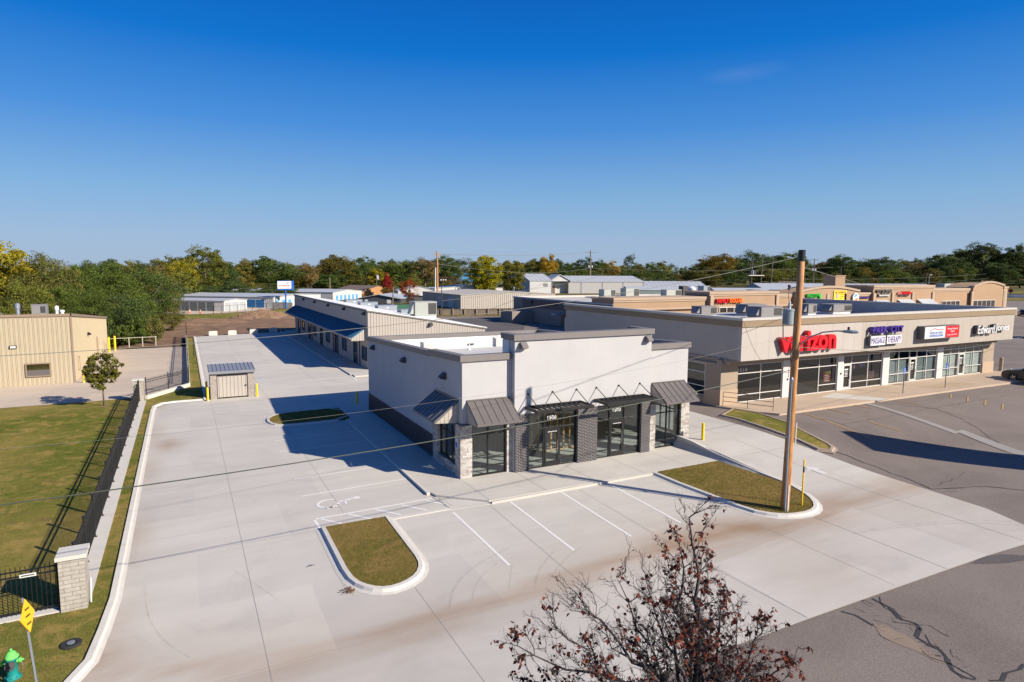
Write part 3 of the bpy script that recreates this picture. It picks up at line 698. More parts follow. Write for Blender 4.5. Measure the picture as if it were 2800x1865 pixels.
# ================================================================== SHARED BUILDING PIECES
TXT = []
def text(s, x0, x1, z0, z1, y, depth, mat, parent, name='lettering', bold=0.0, shear=0.0, back=None):
    """lettering on a wall that faces -Y, fitted to x0..x1, z0..z1, its face at y"""
    cu = bpy.data.curves.new('t', 'FONT'); cu.body = s; cu.size = 1; cu.extrude = .05; cu.offset = bold; cu.shear = shear
    cu.resolution_u = 4; cu.space_character = 1.02; cu.align_x = 'CENTER'
    o = bpy.data.objects.new('t', cu); me = bpy.data.meshes.new_from_object(o)
    n = len(me.vertices); co = np.zeros(n * 3, np.float32); me.vertices.foreach_get('co', co); co = co.reshape(-1, 3)
    mn, mx = co.min(0), co.max(0); q = np.zeros_like(co)
    q[:, 0] = x0 + (co[:, 0] - mn[0]) / (mx[0] - mn[0] + 1e-9) * (x1 - x0)
    q[:, 2] = z0 + (co[:, 1] - mn[1]) / (mx[1] - mn[1] + 1e-9) * (z1 - z0)
    q[:, 1] = y + (mx[2] - co[:, 2]) / (mx[2] - mn[2] + 1e-9) * depth
    off = np.array(OFF.get(parent.name, Vector((0, 0, 0)))) if parent is not None else np.zeros(3)
    me.vertices.foreach_set('co', (q - off).reshape(-1).astype(np.float32)); me.name = name
    me.materials.clear(); me.materials.append(mat); me.update()
    bpy.data.objects.remove(o); bpy.data.curves.remove(cu)
    return link(name, me, parent, Vector(off))
def ribs_y(b, x0, x1, y, z0, z1, step=.3, w=.04, d=.03, top=None):      # vertical ribs on a wall facing -Y
    x = x0 + step / 2
    while x < x1:
        zt = top(x) if top else z1
        b.box(x - w / 2, x + w / 2, y - d, y + .002, z0, zt); x += step
def ribs_x(b, y0, y1, x, z0, z1, step=.3, w=.04, d=.03, sgn=-1, top=None):
    y = y0 + step / 2
    while y < y1:
        zt = top(y) if top else z1
        b.box(min(x, x + sgn * d), max(x, x + sgn * d), y - w / 2, y + w / 2, z0, zt); y += step
def frame_y(b, xs, zs, y, d=.1, w=.06, skip=()):                        # storefront grid in a plane facing -Y
    x0, x1, z0, z1 = xs[0], xs[-1], zs[0], zs[-1]
    for i, x in enumerate(xs):
        a = x - (0 if i == 0 else w if i == len(xs) - 1 else w / 2)
        b.box(a, a + w, y, y + d, z0, z1)
    for j, z in enumerate(zs):
        a = z - (0 if j == 0 else w if j == len(zs) - 1 else w / 2)
        for i in range(len(xs) - 1):
            if (i, j) in skip: continue
            l = xs[i] + (w if i == 0 else w / 2); r = xs[i + 1] - (w if i == len(xs) - 2 else w / 2)
            b.box(l, r, y + .004, y + d - .004, a, a + w)
def win_y(parent, xs, zs, y, fm, gm=GLASS, d=.1, w=.06, skip=(), name='window'):
    b = MB(); frame_y(b, xs, zs, y, d, w, skip); f = b.build(name, fm, parent)
    g = MB(); g.box(xs[0] + w * .5, xs[-1] - w * .5, y + d * .45, y + d * .45 + .008, zs[0] + w * .5, zs[-1] - w * .5); g.build('pane', gm, f)
    return f
def win_x(parent, ys, zs, x, fm, gm=GLASS, d=.1, w=.06, name='window', sgn=-1):
    b = MB(); frame_y(b, ys, zs, 0, d, w)
    b.xf((lambda v: (x + v.y, v.x, v.z)) if sgn < 0 else (lambda v: (x - v.y, v.x, v.z))); f = b.build(name, fm, parent)
    g = MB(); g.box(min(x - sgn * d * .45, x - sgn * (d * .45 + .008)), max(x - sgn * d * .45, x - sgn * (d * .45 + .008)), ys[0] + w * .5, ys[-1] - w * .5, zs[0] + w * .5, zs[-1] - w * .5); g.build('pane', gm, f)
    return f
def wall_light(parent, o, n, s=1.0, mat=DARKM):                         # wedge-shaped wall pack, n = outward direction
    o = Vector(o); n = Vector(n); t = Vector((-n.y, n.x, 0)); u = Vector((0, 0, 1)); b = MB()
    pr = [(0, -.16), (0, .16), (.10, .19), (.34, -.02), (.34, -.10), (.12, -.16)]
    k = len(pr); vs = [o + n * p[0] * s + u * p[1] * s + t * w * s for w in (-.17, .17) for p in pr]
    b.add(vs, [tuple(range(k)), tuple(range(k, 2 * k))] + [(i, (i + 1) % k, (i + 1) % k + k, i + k) for i in range(k)])
    f = b.build('wall_light', mat, parent)
    return f
def rooftop_unit(loc, sx, sy, sz, label, mat=HVAC, group='rooftop air conditioning units', hood=True, rot=0, name='rooftop_unit'):
    r = ent(name, label, 'air conditioner', loc, group); r.rotation_euler.z = rot
    b = MB(); b.box(-sx / 2, sx / 2, -sy / 2, sy / 2, .25, sz); b.box(-sx / 2 - .03, sx / 2 + .03, -sy / 2 - .03, sy / 2 + .03, sz, sz + .05)
    b.build('cabinet', mat, r, local=True)
    b = MB(); b.box(-sx / 2 + .06, sx / 2 - .06, -sy / 2 + .06, sy / 2 - .06, -.05, .25); b.build('curb', WHITE, r, local=True)
    b = MB(); b.box(sx * .1, sx / 2 - .06, -sy / 2 - .012, -sy / 2 + .01, .4, sz - .12)
    for i in range(6): b.box(sx * .1 + .02, sx / 2 - .08, -sy / 2 - .03, -sy / 2 - .012, .45 + i * (sz - .6) / 6, .49 + i * (sz - .6) / 6)
    b.build('grille', HVACD, r, local=True)
    b = MB(); b.box(-sx * .46, -sx * .02, -sy / 2 - .008, -sy / 2 + .01, .35, sz * .62); b.box(-sx * .46, -sx * .02, -sy / 2 - .008, -sy / 2 + .01, sz * .66, sz - .06); b.build('access_panel', mat, r, local=True)
    if hood:
        b = MB(); b.prism([(-sx / 2, .45), (-sx / 2, sz - .1), (-sx / 2 - .1, sz - .1), (-sx / 2 - .5, .55), (-sx / 2 - .5, .45)], 'y', -sy * .4, sy * .2); b.build('intake_hood', mat, r, local=True)
    return r

# ================================================================== WHITE RETAIL BUILDING
R = ent('retail_building', 'white stucco single storey retail building with grey parapet caps and metal awnings', 'building', (11.65, 27.85, 0))
yS, yB, yW = 27.97, 27.62, 27.85
b = MB()
b.prism([(yS, 2.72), (28.5, 2.72), (28.5, 2.62), (31.0, 2.62), (31.0, .05), (45.6, .05), (45.6, 5.22), (32.3, 5.66), (32.3, 5.74), (yS, 5.92)], 'x', 11.80, 12.05)
b.prism([(yS, 2.72), (28.5, 2.72), (28.5, 2.62), (31.0, 2.62), (31.0, .05), (45.6, .05), (45.6, 5.22), (32.3, 5.66), (32.3, 5.74), (yS, 5.92)], 'x', 25.97, 26.20)
b.box(12.05, 25.97, 45.35, 45.6, .05, 5.2)
b.box(12.05, 14.5, yS, 28.2, 2.80, 5.92); b.box(23.15, 25.97, yS, 28.2, 2.80, 5.92)
b.box(14.5, 23.15, yB, 28.0, 3.06, 6.84)
b.box(14.5, 14.75, 28.0, 28.95, 4.9, 6.84); b.box(22.9, 23.15, 28.0, 29.35, 4.9, 6.84)
b.box(14.5, 14.53, yB + .02, yS, .1, 3.06)
b.build('wall', STUCCO, R)
for y in (33.2, 37.4, 41.5): J2 = MB(); J2.box(11.794, 11.8, y - .006, y + .006, 1.35, 5.35); J2.build('control_joint', PANJ, R)
b = MB()                                             # caps
b.prism([(45.72, 5.20), (32.4, 5.64), (32.4, 5.94), (45.72, 5.50)], 'x', 11.70, 12.13)
b.prism([(32.42, 5.70), (27.86, 5.88), (27.86, 6.20), (32.42, 6.02)], 'x', 11.67, 12.14)
b.prism([(45.72, 5.20), (32.4, 5.64), (32.4, 5.94), (45.72, 5.50)], 'x', 25.89, 26.30)
b.prism([(32.42, 5.70), (27.86, 5.88), (27.86, 6.20), (32.42, 6.02)], 'x', 25.88, 26.33)
b.box(12.14, 14.47, 27.86, 28.28, 5.885, 6.195); b.box(23.18, 25.88, 27.86, 28.28, 5.885, 6.195)
b.box(12.13, 25.89, 45.27, 45.72, 5.20, 5.49)
b.box(14.40, 23.25, 27.50, 28.08, 6.83, 7.13); b.box(14.40, 14.84, 28.08, 29.02, 6.832, 7.128); b.box(22.81, 23.25, 28.08, 29.42, 6.832, 7.128)
b.build('parapet_cap', CAPM, R)
b = MB(); b.box(12.05, 25.97, 28.2, 45.35, 4.22, 4.30); b.build('roof', MEMBF, R)
b = MB()                                             # parapet lining
b.prism([(28.2, 4.28), (45.35, 4.28), (45.35, 5.20), (28.2, 5.8)], 'x', 12.052, 12.08); b.prism([(28.2, 4.28), (45.35, 4.28), (45.35, 5.20), (28.2, 5.8)], 'x', 25.94, 25.968)
b.box(12.08, 25.94, 45.32, 45.348, 4.28, 5.2)
b.box(14.76, 22.88, 28.01, 28.04, 4.28, 6.8); b.box(12.08, 14.5, 28.21, 28.24, 4.28, 5.88); b.box(23.15, 25.94, 28.21, 28.24, 4.28, 5.88)
b.box(14.47, 14.498, 28.25, 28.94, 4.9, 6.8)
b.prism([(24.0, 45.3), (25.9, 45.3), (25.9, 43.4)], 'z', 4.30, 5.15)
b.build('parapet_lining', MEMB, R)
for px_, py_ in ((1158, 929), (1356, 917)):
    r_ = ray(px_, py_); k_ = 45.1 / r_.y; b = MB(); b.prism([(r_.x * k_, 4.31), (r_.x * k_, CAMH + r_.z * k_), (r_.x * k_ + 1.35, 4.31)], 'y', 45.06, 45.14); b.build('parapet_brace', MEMBF, R)
b = MB(); b.lathe((P(1283, 957, 4.3).x, P(1283, 957, 4.3).y, 4.3), [(.16, 0), (.10, .12), (.045, .16), (.045, .45), (.0, .5)], 10); b.build('roof_vent', MEMB, R)
b = MB(); b.box(19.6, 20.1, 45.25, 45.31, 4.5, 4.64); b.build('roof_scupper', DARKM, R)
b = MB()
b.box(12.05, 25.97, 28.3, 36.0, .06, .10); b.box(12.06, 25.96, 36.0, 36.15, .1, 4.05); b.box(12.06, 25.96, 28.22, 36.0, 3.95, 4.05)
b.box(12.06, 12.10, 31.1, 36.0, .1, 3.95); b.box(25.92, 25.96, 31.1, 36.0, .1, 3.95)
b.build('interior', DRYW, R)
b = MB()
for i in range(9): b.box(16.5 + i * .42, 16.59 + i * .42, 30.2, 30.3, .1, 3.1)
b.box(16.4, 20.1, 30.2, 30.3, .1, .14); b.box(16.4, 20.1, 30.2, 30.3, 1.4, 1.5); b.box(16.4, 20.1, 30.2, 30.3, 3.1, 3.2)
b.bar((16.6, 30.17, .3), (18.2, 30.17, 1.9), .09, .04)
b.build('stud_partition', WOOD, R)
# stone piers and sill walls
for x0, x1, y0, y1, z1 in ((11.65, 12.28, yW, 28.52, 2.74), (14.2, 14.5, yW, 28.1, 2.74), (23.15, 23.79, yW, 28.1, 2.74), (25.72, 26.33, yW, 28.52, 2.74)):
    b = MB(); b.box(x0, x1, y0, y1, .02, z1); b.build('stone_pier', STONE, R)
for x0, x1, xa, xb in ((11.65, 11.95, 11.66, 11.94), (26.03, 26.33, 26.04, 26.32)):
    b = MB(); b.box(xa, xb, 28.52, 31.0, .02, .58); b.box(x0, x1, 31.0, 31.72, .02, 2.70); b.build('stone_pier', STONE, R)
for x0, x1 in ((11.60, 12.33), (14.18, 14.5), (23.15, 23.82), (25.68, 26.38)): b = MB(); b.prism([(27.80, 2.74), (27.80, 2.77), (28.0, 2.82), (28.0, 2.74)], 'x', x0, x1); b.build('stone_cap', CAPM, R)
b = MB(); b.box(11.60, 11.82, 28.5, 31.77, 2.70, 2.745); b.build('stone_cap', CAPM, R)
for x0, x1 in ((14.53, 15.31), (18.27, 19.52), (22.53, 23.15)):
    b = MB(); b.box(x0, x1, 27.55, 27.9, .02, 3.05); b.build('brick_pier', BRICKB, R)
b = MB(); b.box(11.77, 11.80, 31.72, 45.6, .06, 1.30); ribs_x(b, 31.75, 45.6, 11.77, .06, 1.30, .23, .05, .022)
b.box(11.75, 11.80, 31.72, 45.6, 1.30, 1.335); b.build('wainscot', DARKM, R)
b = MB(); b.box(12.3, 14.18, 27.96, 28.05, .06, .10); b.build('sill', BLACKM, R)
# storefronts: two bays with doors, two plain bays, side windows
def bay(xs, d0, d1):
    f = win_y(R, [xs[0], d0, d1, xs[1]], [.1, .50, 2.17, 2.99], 27.72, BLACKM, GLASS, skip=((1, 1),), name='storefront_window')
    b = MB(); x0, x1 = d0 + .05, d1 - .05
    b.box(x0, x0 + .10, 27.70, 27.77, .12, 2.12); b.box(x1 - .10, x1, 27.70, 27.77, .12, 2.12); b.box(x0 + .1, x1 - .1, 27.704, 27.766, .12, .38); b.box(x0 + .1, x1 - .1, 27.704, 27.766, 2.0, 2.12)
    dr = b.build('door', BLACKM, R)
    b = MB(); b.box(x0 + .2, x1 - .16, 27.63, 27.66, 1.02, 1.05); b.tube([(x1 - .14, 27.64, .85), (x1 - .14, 27.62, 1.0), (x1 - .14, 27.62, 1.35), (x1 - .14, 27.64, 1.5)], .016); b.build('handle', CHROME, dr)
    b = MB()
    for i in range(7): b.box(x0 + .18 + i * .08, x0 + .245 + i * .08, 27.695, 27.70, 1.93 + .01 * (i % 2), 1.97)
    b.build('decal', WHITE, dr)
    text('1500', d0 + .22, d1 - .22, 2.60, 2.80, 27.735, .01, WHITE, R, 'house_number', .015)
bay((15.31, 18.27), 16.28, 17.25); bay((19.52, 22.53), 20.44, 21.42)
win_y(R, [12.30, 13.20, 14.18], [.1, .53, 2.19, 2.74], 27.98, BLACKM, name='storefront_window')
win_y(R, [23.79, 24.73, 25.70], [.1, .50, 2.14, 2.74], 27.98, BLACKM, name='storefront_window')
win_x(R, [28.52, 29.35, 30.18, 31.0], [.60, 2.0, 2.62], 11.80, BLACKM, name='side_window')
win_x(R, [28.52, 29.35, 30.18, 31.0], [.60, 2.0, 2.62], 26.20, BLACKM, name='side_window', sgn=1)
# awnings: sloping standing-seam roof, ribbed cheek panels
def awning(u0, u1, T, proj, zt, zf, roofm=AWNM, seams=6):
    b = MB(); up = .05
    b.prism([(0, zt), (proj, zf), (proj, zf - .10), (proj - .04, zf - .10), (0, zt - .07)], 'x', u0, u1)
    for i in range(seams + 1):
        u = u0 + .02 + (u1 - u0 - .04) * i / seams; b.bar((u, .0, zt + .015), (u, proj - .01, zf + .015), .022, .03)
    b.box(u0, u1, -.0, .05, zt - .01, zt + .05)
    o = b.xf(T).build('awning', roofm, R)
    for u in (u0, u1):
        c = MB(); c.prism([(.002, zt - .08), (proj - .06, zf - .10), (.002, zf - .18)], 'x', u + (.02 if u == u0 else -.05), u + (.05 if u == u0 else -.02))
        for k in range(5):
            v = .08 + k * (proj - .2) / 5; h = zt - .1 - (zt - zf) * v / proj
            c.box(u + (.005 if u == u0 else -.02), u + (.02 if u == u0 else -.005), v, v + .025, zf - .16 + (v / proj) * .06, h)
        c.xf(T).build('awning_cheek', TAUPE, o)
    return o
awning(12.03, 14.38, lambda v: (v.x, yS - v.y, v.z), 1.32, 3.93, 3.02)
awning(23.52, 25.96, lambda v: (v.x, yS - v.y, v.z), 1.32, 3.93, 3.02)
awning(28.40, 31.63, lambda v: (11.8 - v.y, v.x, v.z), 1.28, 3.90, 2.96, seams=7)
awning(28.40, 31.63, lambda v: (26.2 + v.y, v.x, v.z), 1.28, 3.90, 2.96, seams=7)
# flat louvred canopies hung on tie rods
for x0, x1, rods in ((15.06, 18.40, (15.26, 16.71, 18.18)), (19.26, 22.61, (19.45, 20.93, 22.38))):
    b = MB(); z0, z1 = 3.34, 3.49
    b.box(x0, x1, 26.30, 26.36, z0, z1); b.box(x0, x0 + .06, 26.36, 27.55, z0, z1); b.box(x1 - .06, x1, 26.36, 27.55, z0, z1); b.box(x0 + .06, x1 - .06, 27.49, 27.55, z0, z1)
    c = b.build('canopy', BLACKM, R)
    s = MB(); n = 11
    for i in range(n):
        x = x0 + .16 + i * (x1 - x0 - .28) / (n - 1); s.bar((x - .035, 26.36, 3.415), (x - .035, 27.49, 3.415), .018, .10, up=(.6, 0, .8))
    s.build('louvres', BLACKM, c)
    for x in rods:
        t = MB(); t.tube([(x, 27.60, 4.08), (x, 26.40, 3.50)], .022, 6); t.lathe((x, 27.60, 4.08), [(.05, -.02), (.05, .03)], 8, 'y'); t.build('tie_rod', BLACKM, c)
for y in (43.9, 36.85, 30.2): wall_light(R, (11.8, y, 4.86), (-1, 0, 0))
for x in (14.93, 22.83): wall_light(R, (x, 27.62, 6.56), (0, -1, 0), 1, CAPM)
b = MB(); b.box(11.63, 11.645, 28.15, 28.45, 1.55, 2.05); b.build('notice', WHITE, R)
b = MB(); b.box(11.622, 11.63, 28.19, 28.41, 1.58, 1.85); b.build('notice', BLUE, R)

# ================================================================== LONG METAL BUILDING WITH BLUE AWNING
R = ent('office_row_building', 'long taupe metal office building with a blue metal awning and white sloping roof', 'building', (16.65, 64.2, 0))
K = .1686; zr = lambda x: 6.28 - K * (x - 16.65)
b = MB(); b.box(16.65, 16.85, 64.2, 112.2, 0, 6.2)
b.prism([(16.85, 0), (29.9, 0), (29.9, zr(29.9) - .06), (16.85, zr(16.85) - .06)], 'y', 64.2, 64.4)
b.prism([(16.85, 0), (29.9, 0), (29.9, zr(29.9) - .06), (16.85, zr(16.85) - .06)], 'y', 112.0, 112.2)
b.box(29.7, 29.9, 64.4, 112.0, 0, zr(29.9) - .06)
b.build('wall', GREYP, R)
b = MB(); ribs_y(b, 16.8, 29.8, 64.2, 0, 0, .30, .035, .03, top=lambda x: zr(x) - .08); b.build('panel_rib', TAUPED, R)
b = MB(); b.prism([(16.9, .1), (29.85, .1), (29.85, zr(29.85) - .12), (16.9, zr(16.9) - .12)], 'y', 64.185, 64.199); b.build('end_panel', TAUPE, R)
b = MB(); b.prism([(16.50, zr(16.5) - .02), (30.1, zr(30.1) - .02), (30.1, zr(30.1) + .06), (16.50, zr(16.5) + .06)], 'y', 64.1, 112.3); b.build('roof', MEMB, R)
b = MB(); b.prism([(16.52, zr(16.5) - .16), (30.1, zr(30.1) - .16), (30.1, zr(30.1) - .022), (16.52, zr(16.5) - .022)], 'y', 64.08, 64.197); b.box(16.50, 16.62, 64.2, 112.2, 6.1, 6.27); b.build('eave_trim', CAPM, R)
b = MB(); b.prism([(16.65, 4.56), (14.98, 3.46), (14.98, 3.32), (15.04, 3.32), (16.65, 4.48)], 'y', 64.7, 111.4)
for i in range(156): y = 64.8 + i * .3; b.bar((16.63, y, 4.565), (14.99, y, 3.475), .03, .035)
aw = b.build('awning', BLUER, R)
b = MB(); b.box(15.0, 16.65, 64.7, 111.4, 3.16, 3.22); b.build('soffit', TAUPED, aw)
b = MB(); b.prism([(16.65, 4.46), (15.05, 3.38), (15.0, 3.12), (16.65, 3.12)], 'y', 111.42, 111.49); b.build('awning_cheek', TAUPE, aw)
b = MB(); b.prism([(16.65, 4.46), (15.05, 3.38), (15.0, 3.12), (16.65, 3.12)], 'y', 64.62, 64.69)
for i in range(5): b.box(15.3 + i * .28, 15.33 + i * .28, 64.595, 64.62, 3.14, 3.5 + i * .19)
b.build('awning_cheek', TAUPE, aw)
b = MB(); b.box(14.86, 14.98, 64.7, 111.4, 3.30, 3.42); b.build('gutter', GREYP, aw)
for y0, y1 in ((68.9, 70.5), (78.5, 80.4), (88.2, 90.0), (97.5, 99.3), (107, 108.9)):
    f = MB(); frame_y(f, [y0, y1 - .55, y1], [.13, 2.1, 2.45], 0, .1, .07); f.xf(lambda v: (16.58 + v.y, v.x, v.z)); d = f.build('door', BLACKM, R)
    g = MB(); g.box(16.62, 16.64, y0 + .05, y1 - .05, .2, 2.4); g.build('pane', GLASSD, d)
    h = MB(); h.box(16.52, 16.55, y1 - .75, y1 - .71, .95, 1.3); h.build('handle', CHROME, d)
for y0, y1 in ((64.75, 66.7), (74.1, 76.1), (83.65, 85.75), (93.1, 95.15), (102.8, 104.7)):
    f = MB(); frame_y(f, [y0, y1], [.92, 2.36], 0, .1, .07); f.xf(lambda v: (16.56 + v.y, v.x, v.z)); w = f.build('window', BLACKM, R)
    g = MB(); g.box(16.60, 16.62, y0 + .05, y1 - .05, 1.0, 2.3); g.build('pane', GLASSD, w)
for y in (67.7, 81.2, 96.3):
    b = MB(); b.box(16.55, 16.65, y - .05, y + .05, .12, 3.15); b.build('downspout', DARKM, R)
for y in (65.3, 74.6, 83.7, 93.2, 102.5): wall_light(R, (16.65, y, 5.86), (-1, 0, 0), 1.1)
wall_light(R, (23.4, 64.17, 4.6), (0, -1, 0), 1.1)
for i, (y, lab) in enumerate(((77, 'galvanised roof curb nearest the rooftop air conditioner on the sloping white roof'), (87.5, 'second galvanised roof curb from the rooftop air conditioner on the white roof'), (97.5, 'third galvanised roof curb from the rooftop air conditioner on the white roof'), (107, 'galvanised roof curb farthest along the sloping white roof'))):
    x = 25.3; r = ent('roof_curb', lab, 'roof curb', (x, y, zr(x) + .05), 'galvanised roof curbs on the white roof')
    b = MB(); b.box(-1.35, 1.35, -.9, .9, -.1, .62); b.box(-1.4, 1.4, -.95, .95, .62, .67); b.build('box', GALV, r, local=True)
    b = MB(); b.box(-.15, .2, -.92, -.9, .25, .4); b.build('tag', WHITE, r, local=True)
r = rooftop_unit((23.5, 66.6, zr(23.5) + .05), 2.5, 1.7, 1.75, 'pale grey green rooftop air conditioner at the front edge of the white sloping roof', HVACL, hood=True)

# ================================================================== STRIP SHOPPING BUILDING
Z0 = .66
R = ent('strip_mall', 'cream shopping strip with a tan parapet band, white framed shopfronts and lettered fascia', 'building', (34.4, 33.2, .6))
yF, fx0, fx1 = 31.7, 34.6, 71.0
b = MB()
b.box(47.85, fx1, yF, yF + .35, 4.05, 6.46); b.box(fx1 - .3, fx1, yF + .35, 55, 4.05, 6.46); b.box(fx0, fx0 + .3, yF + .35, 54.7, 4.05, 6.46)
b.box(fx0 + .01, fx1 - .31, 54.7, 55, .6, 5.62); b.build('fascia', EIFS, R)
b = MB(); b.box(fx0, 47.85, yF, yF + .35, 4.05, 6.46); b.build('fascia', EIFSW, R)
b = MB(); x = fx0 + 1.38
while x < fx1 - .4: b.box(x - .008, x + .008, yF - .004, yF + .01, 4.06, 6.46); x += 1.38
for y in (38.3, 46): b.box(fx0 - .004, fx0 + .01, y - .01, y + .01, 4.06, 6.46)
b.build('panel_joint', PANJ, R)
b = MB(); b.box(fx0 - .08, fx1 + .08, yF - .08, yF + .38, 6.46, 6.92); b.box(fx0 - .08, fx0 + .4, yF + .38, 55.0, 6.46, 6.92); b.box(fx1 - .4, fx1 + .08, yF + .38, 55.05, 6.46, 6.92); b.build('parapet_band', BAND, R)
b = MB(); b.box(fx0 - .12, fx1 + .12, yF - .12, yF + .42, 6.92, 7.10); b.box(fx0 - .12, fx0 + .44, yF + .42, 55.05, 6.92, 7.10); b.box(fx1 - .44, fx1 + .12, yF + .42, 55.1, 6.92, 7.10); b.build('coping', COPE, R)
b = MB(); b.box(fx0 + .3, fx1 - .3, yF + .35, 54.7, 5.5, 5.62); b.box(fx1 - .45, fx1 - .42, yF + .5, 54.5, 5.6, 6.9); b.box(fx0 + .42, fx0 + .45, yF + .5, 54.6, 5.6, 6.9); b.box(fx0 + .5, fx1 - .5, yF + .39, yF + .42, 5.6, 6.9); b.build('roof', m_concrete('grey_membrane', (.40, .39, .39)), R)
b = MB(); b.box(fx0 - .05, fx1 - .35, yF + .35, 33.2, 3.98, 4.05); b.box(fx0 - .12, fx1 - .85, 32.55, 32.85, 3.68, 3.978); b.box(fx0 - .10, fx0 + .2, 32.85, 54.7, 3.68, 4.048); b.build('soffit_beam', COLT, R)
b = MB()                                              # columns, side wall and white piers
b.box(69.0, 70.95, 33.15, 33.6, .3, 3.98); b.box(70.55, 70.95, 33.6, 55, .3, 3.98); b.build('column', COLT, R); b = MB(); b.box(34.25, 35.95, 33.15, 33.6, .3, 3.98)
b.box(34.25, 34.7, 33.6, 34.7, .3, 3.70); b.box(34.27, 34.68, 34.7, 54.7, .2, 1.05); b.box(34.27, 34.68, 41.5, 54.7, 1.05, 3.69); b.box(34.27, 34.68, 34.7, 41.5, 3.55, 3.69)
b.build('column', COLT, R)
b = MB(); b.box(34.2, 35.96, 33.10, 33.148, .3, 1.75); b.box(34.2, 34.248, 33.148, 34.72, .3, 1.75); b.build('column_base', FD2, R); b = MB(); b.box(69.0, 71.0, 33.10, 33.148, .5, 1.75); b.build('column_base', FD2, R)
for x0, x1 in ((40.75, 41.75), (47.25, 47.95), (53.2, 54.1), (61.3, 62.2)): b = MB(); b.box(x0, x1, 33.12, 33.5, Z0, 3.7); b.build('white_pier', WARM, R)
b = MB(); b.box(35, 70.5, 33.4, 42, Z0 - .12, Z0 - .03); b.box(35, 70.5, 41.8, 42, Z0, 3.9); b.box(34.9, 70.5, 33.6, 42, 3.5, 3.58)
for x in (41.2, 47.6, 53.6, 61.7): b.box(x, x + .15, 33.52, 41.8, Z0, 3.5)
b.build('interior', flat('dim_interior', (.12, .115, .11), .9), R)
yG = 33.22
win_y(R, [35.95, 38.42, 40.75], [Z0, 1.24, 2.84, 3.52], yG, MULL, GLASSD, name='storefront_window')
win_y(R, [41.75, 45.05, 47.25], [Z0, 1.28, 2.80, 3.52], yG, MULL, GLASSD, name='storefront_window', skip=((0, 1),))
win_y(R, [47.95, 49.1, 51.3, 53.2], [Z0, 1.24, 2.82, 3.52], yG, MULL, GLASSD, name='storefront_window', skip=((0, 1),))
win_y(R, [54.1, 55.6, 57.15, 58.25, 59.75, 61.3], [Z0, 1.5, 2.82, 3.52], yG, MULL, GLASS, name='storefront_window', skip=((2, 1),))
win_y(R, [62.2, 63.6, 64.9, 66.0, 67.45, 69.0], [Z0, 1.5, 2.82, 3.52], yG, MULL, GLASS, name='storefront_window', skip=((2, 1),))
win_x(R, [34.75, 37.4, 41.4], [1.1, 1.8, 2.85, 3.55], 34.3, MULL, GLASSD, name='side_window')
b = MB(); b.box(62.3, 64.85, 33.42, 33.44, .75, 2.8); b.box(66.1, 68.9, 33.42, 33.44, .75, 2.8); b.build('blind', BLIND, R)
b = MB(); b.box(54.2, 57.1, 33.42, 33.44, .75, 2.8); b.box(58.3, 61.2, 33.42, 33.44, .75, 2.8); b.build('blind', flat('grey_blind', (.26, .29, .30), .8), R)
for x0, x1 in ((48.0, 49.05), (57.2, 58.2), (64.95, 65.95)):
    b = MB(); b.box(x0 + .05, x0 + .15, yG - .02, yG + .05, Z0 + .03, 2.78); b.box(x1 - .15, x1 - .05, yG - .02, yG + .05, Z0 + .03, 2.78); b.box(x0 + .15, x1 - .15, yG - .016, yG + .046, Z0 + .03, Z0 + .22); b.box(x0 + .15, x1 - .15, yG - .016, yG + .046, 2.66, 2.78)
    d = b.build('door', MULL, R)
    h = MB(); h.box(x1 - .22, x1 - .19, yG - .08, yG - .05, 1.5, 1.8); h.build('handle', CHROME, d)
    h = MB(); h.box(x0 + .28, x1 - .3, yG + .03, yG + .035, 2.28, 2.40)
    for i in range(4): h.box(x0 + .3 + .04 * (i % 2), x1 - .34, yG + .03, yG + .035, 1.75 + i * .12, 1.80 + i * .12)
    h.build('decal', WHITE, d)
text('1510', 36.05, 37.0, 2.98, 3.22, yG + .02, .01, WHITE, R, 'house_number', .01)
b = MB(); b.box(45.7, 46.6, yG + .06, yG + .065, 1.45, 2.35); b.build('poster', flat('red_poster', (.50, .05, .03)), R)
b = MB(); b.box(46.0, 46.6, yG + .055, yG + .059, 2.15, 2.33); b.build('poster', flat('lime_poster', (.45, .55, .05)), R)
b = MB()
for i in range(4): b.box(45.85, 46.45 - .1 * (i % 2), yG + .05, yG + .054, 1.55 + i * .15, 1.60 + i * .15)
b.build('poster', flat('pale_poster', (.8, .6, .5)), R)
b = MB(); b.box(51.4, 52.3, yG + .06, yG + .065, 1.4, 2.0); b.build('poster', flat('pink_poster', (.45, .25, .28)), R)
b = MB(); b.lathe((49.55, yG + .07, 2.5), [(.22, 0), (.22, .01)], 16, 'y'); b.build('neon_sign', PURPLE, R)
b = MB(); b.lathe((49.55, yG + .065, 2.5), [(.14, 0), (.14, .01)], 16, 'y'); b.build('neon_sign', flat('pink', (.7, .3, .4)), R)
b = MB(); b.box(50.2, 50.95, yG + .06, yG + .07, 2.45, 2.72); b.build('neon_sign', PURPLE, R)
b = MB(); b.tube([(54.75 + .3 * math.cos(t / 14 * 5.6), yG + .07, 3.2 + .13 * math.sin(t / 14 * 5.6)) for t in range(15)], .02, 6); b.build('neon_sign', flat('neon_green', (.2, .6, .2)), R)
b = MB(); b.box(47.55, 47.7, 33.09, 33.12, 2.0, 2.15); b.box(41.2, 41.35, 33.09, 33.12, 2.0, 2.15); b.build('doorbell', BLACKM, R)
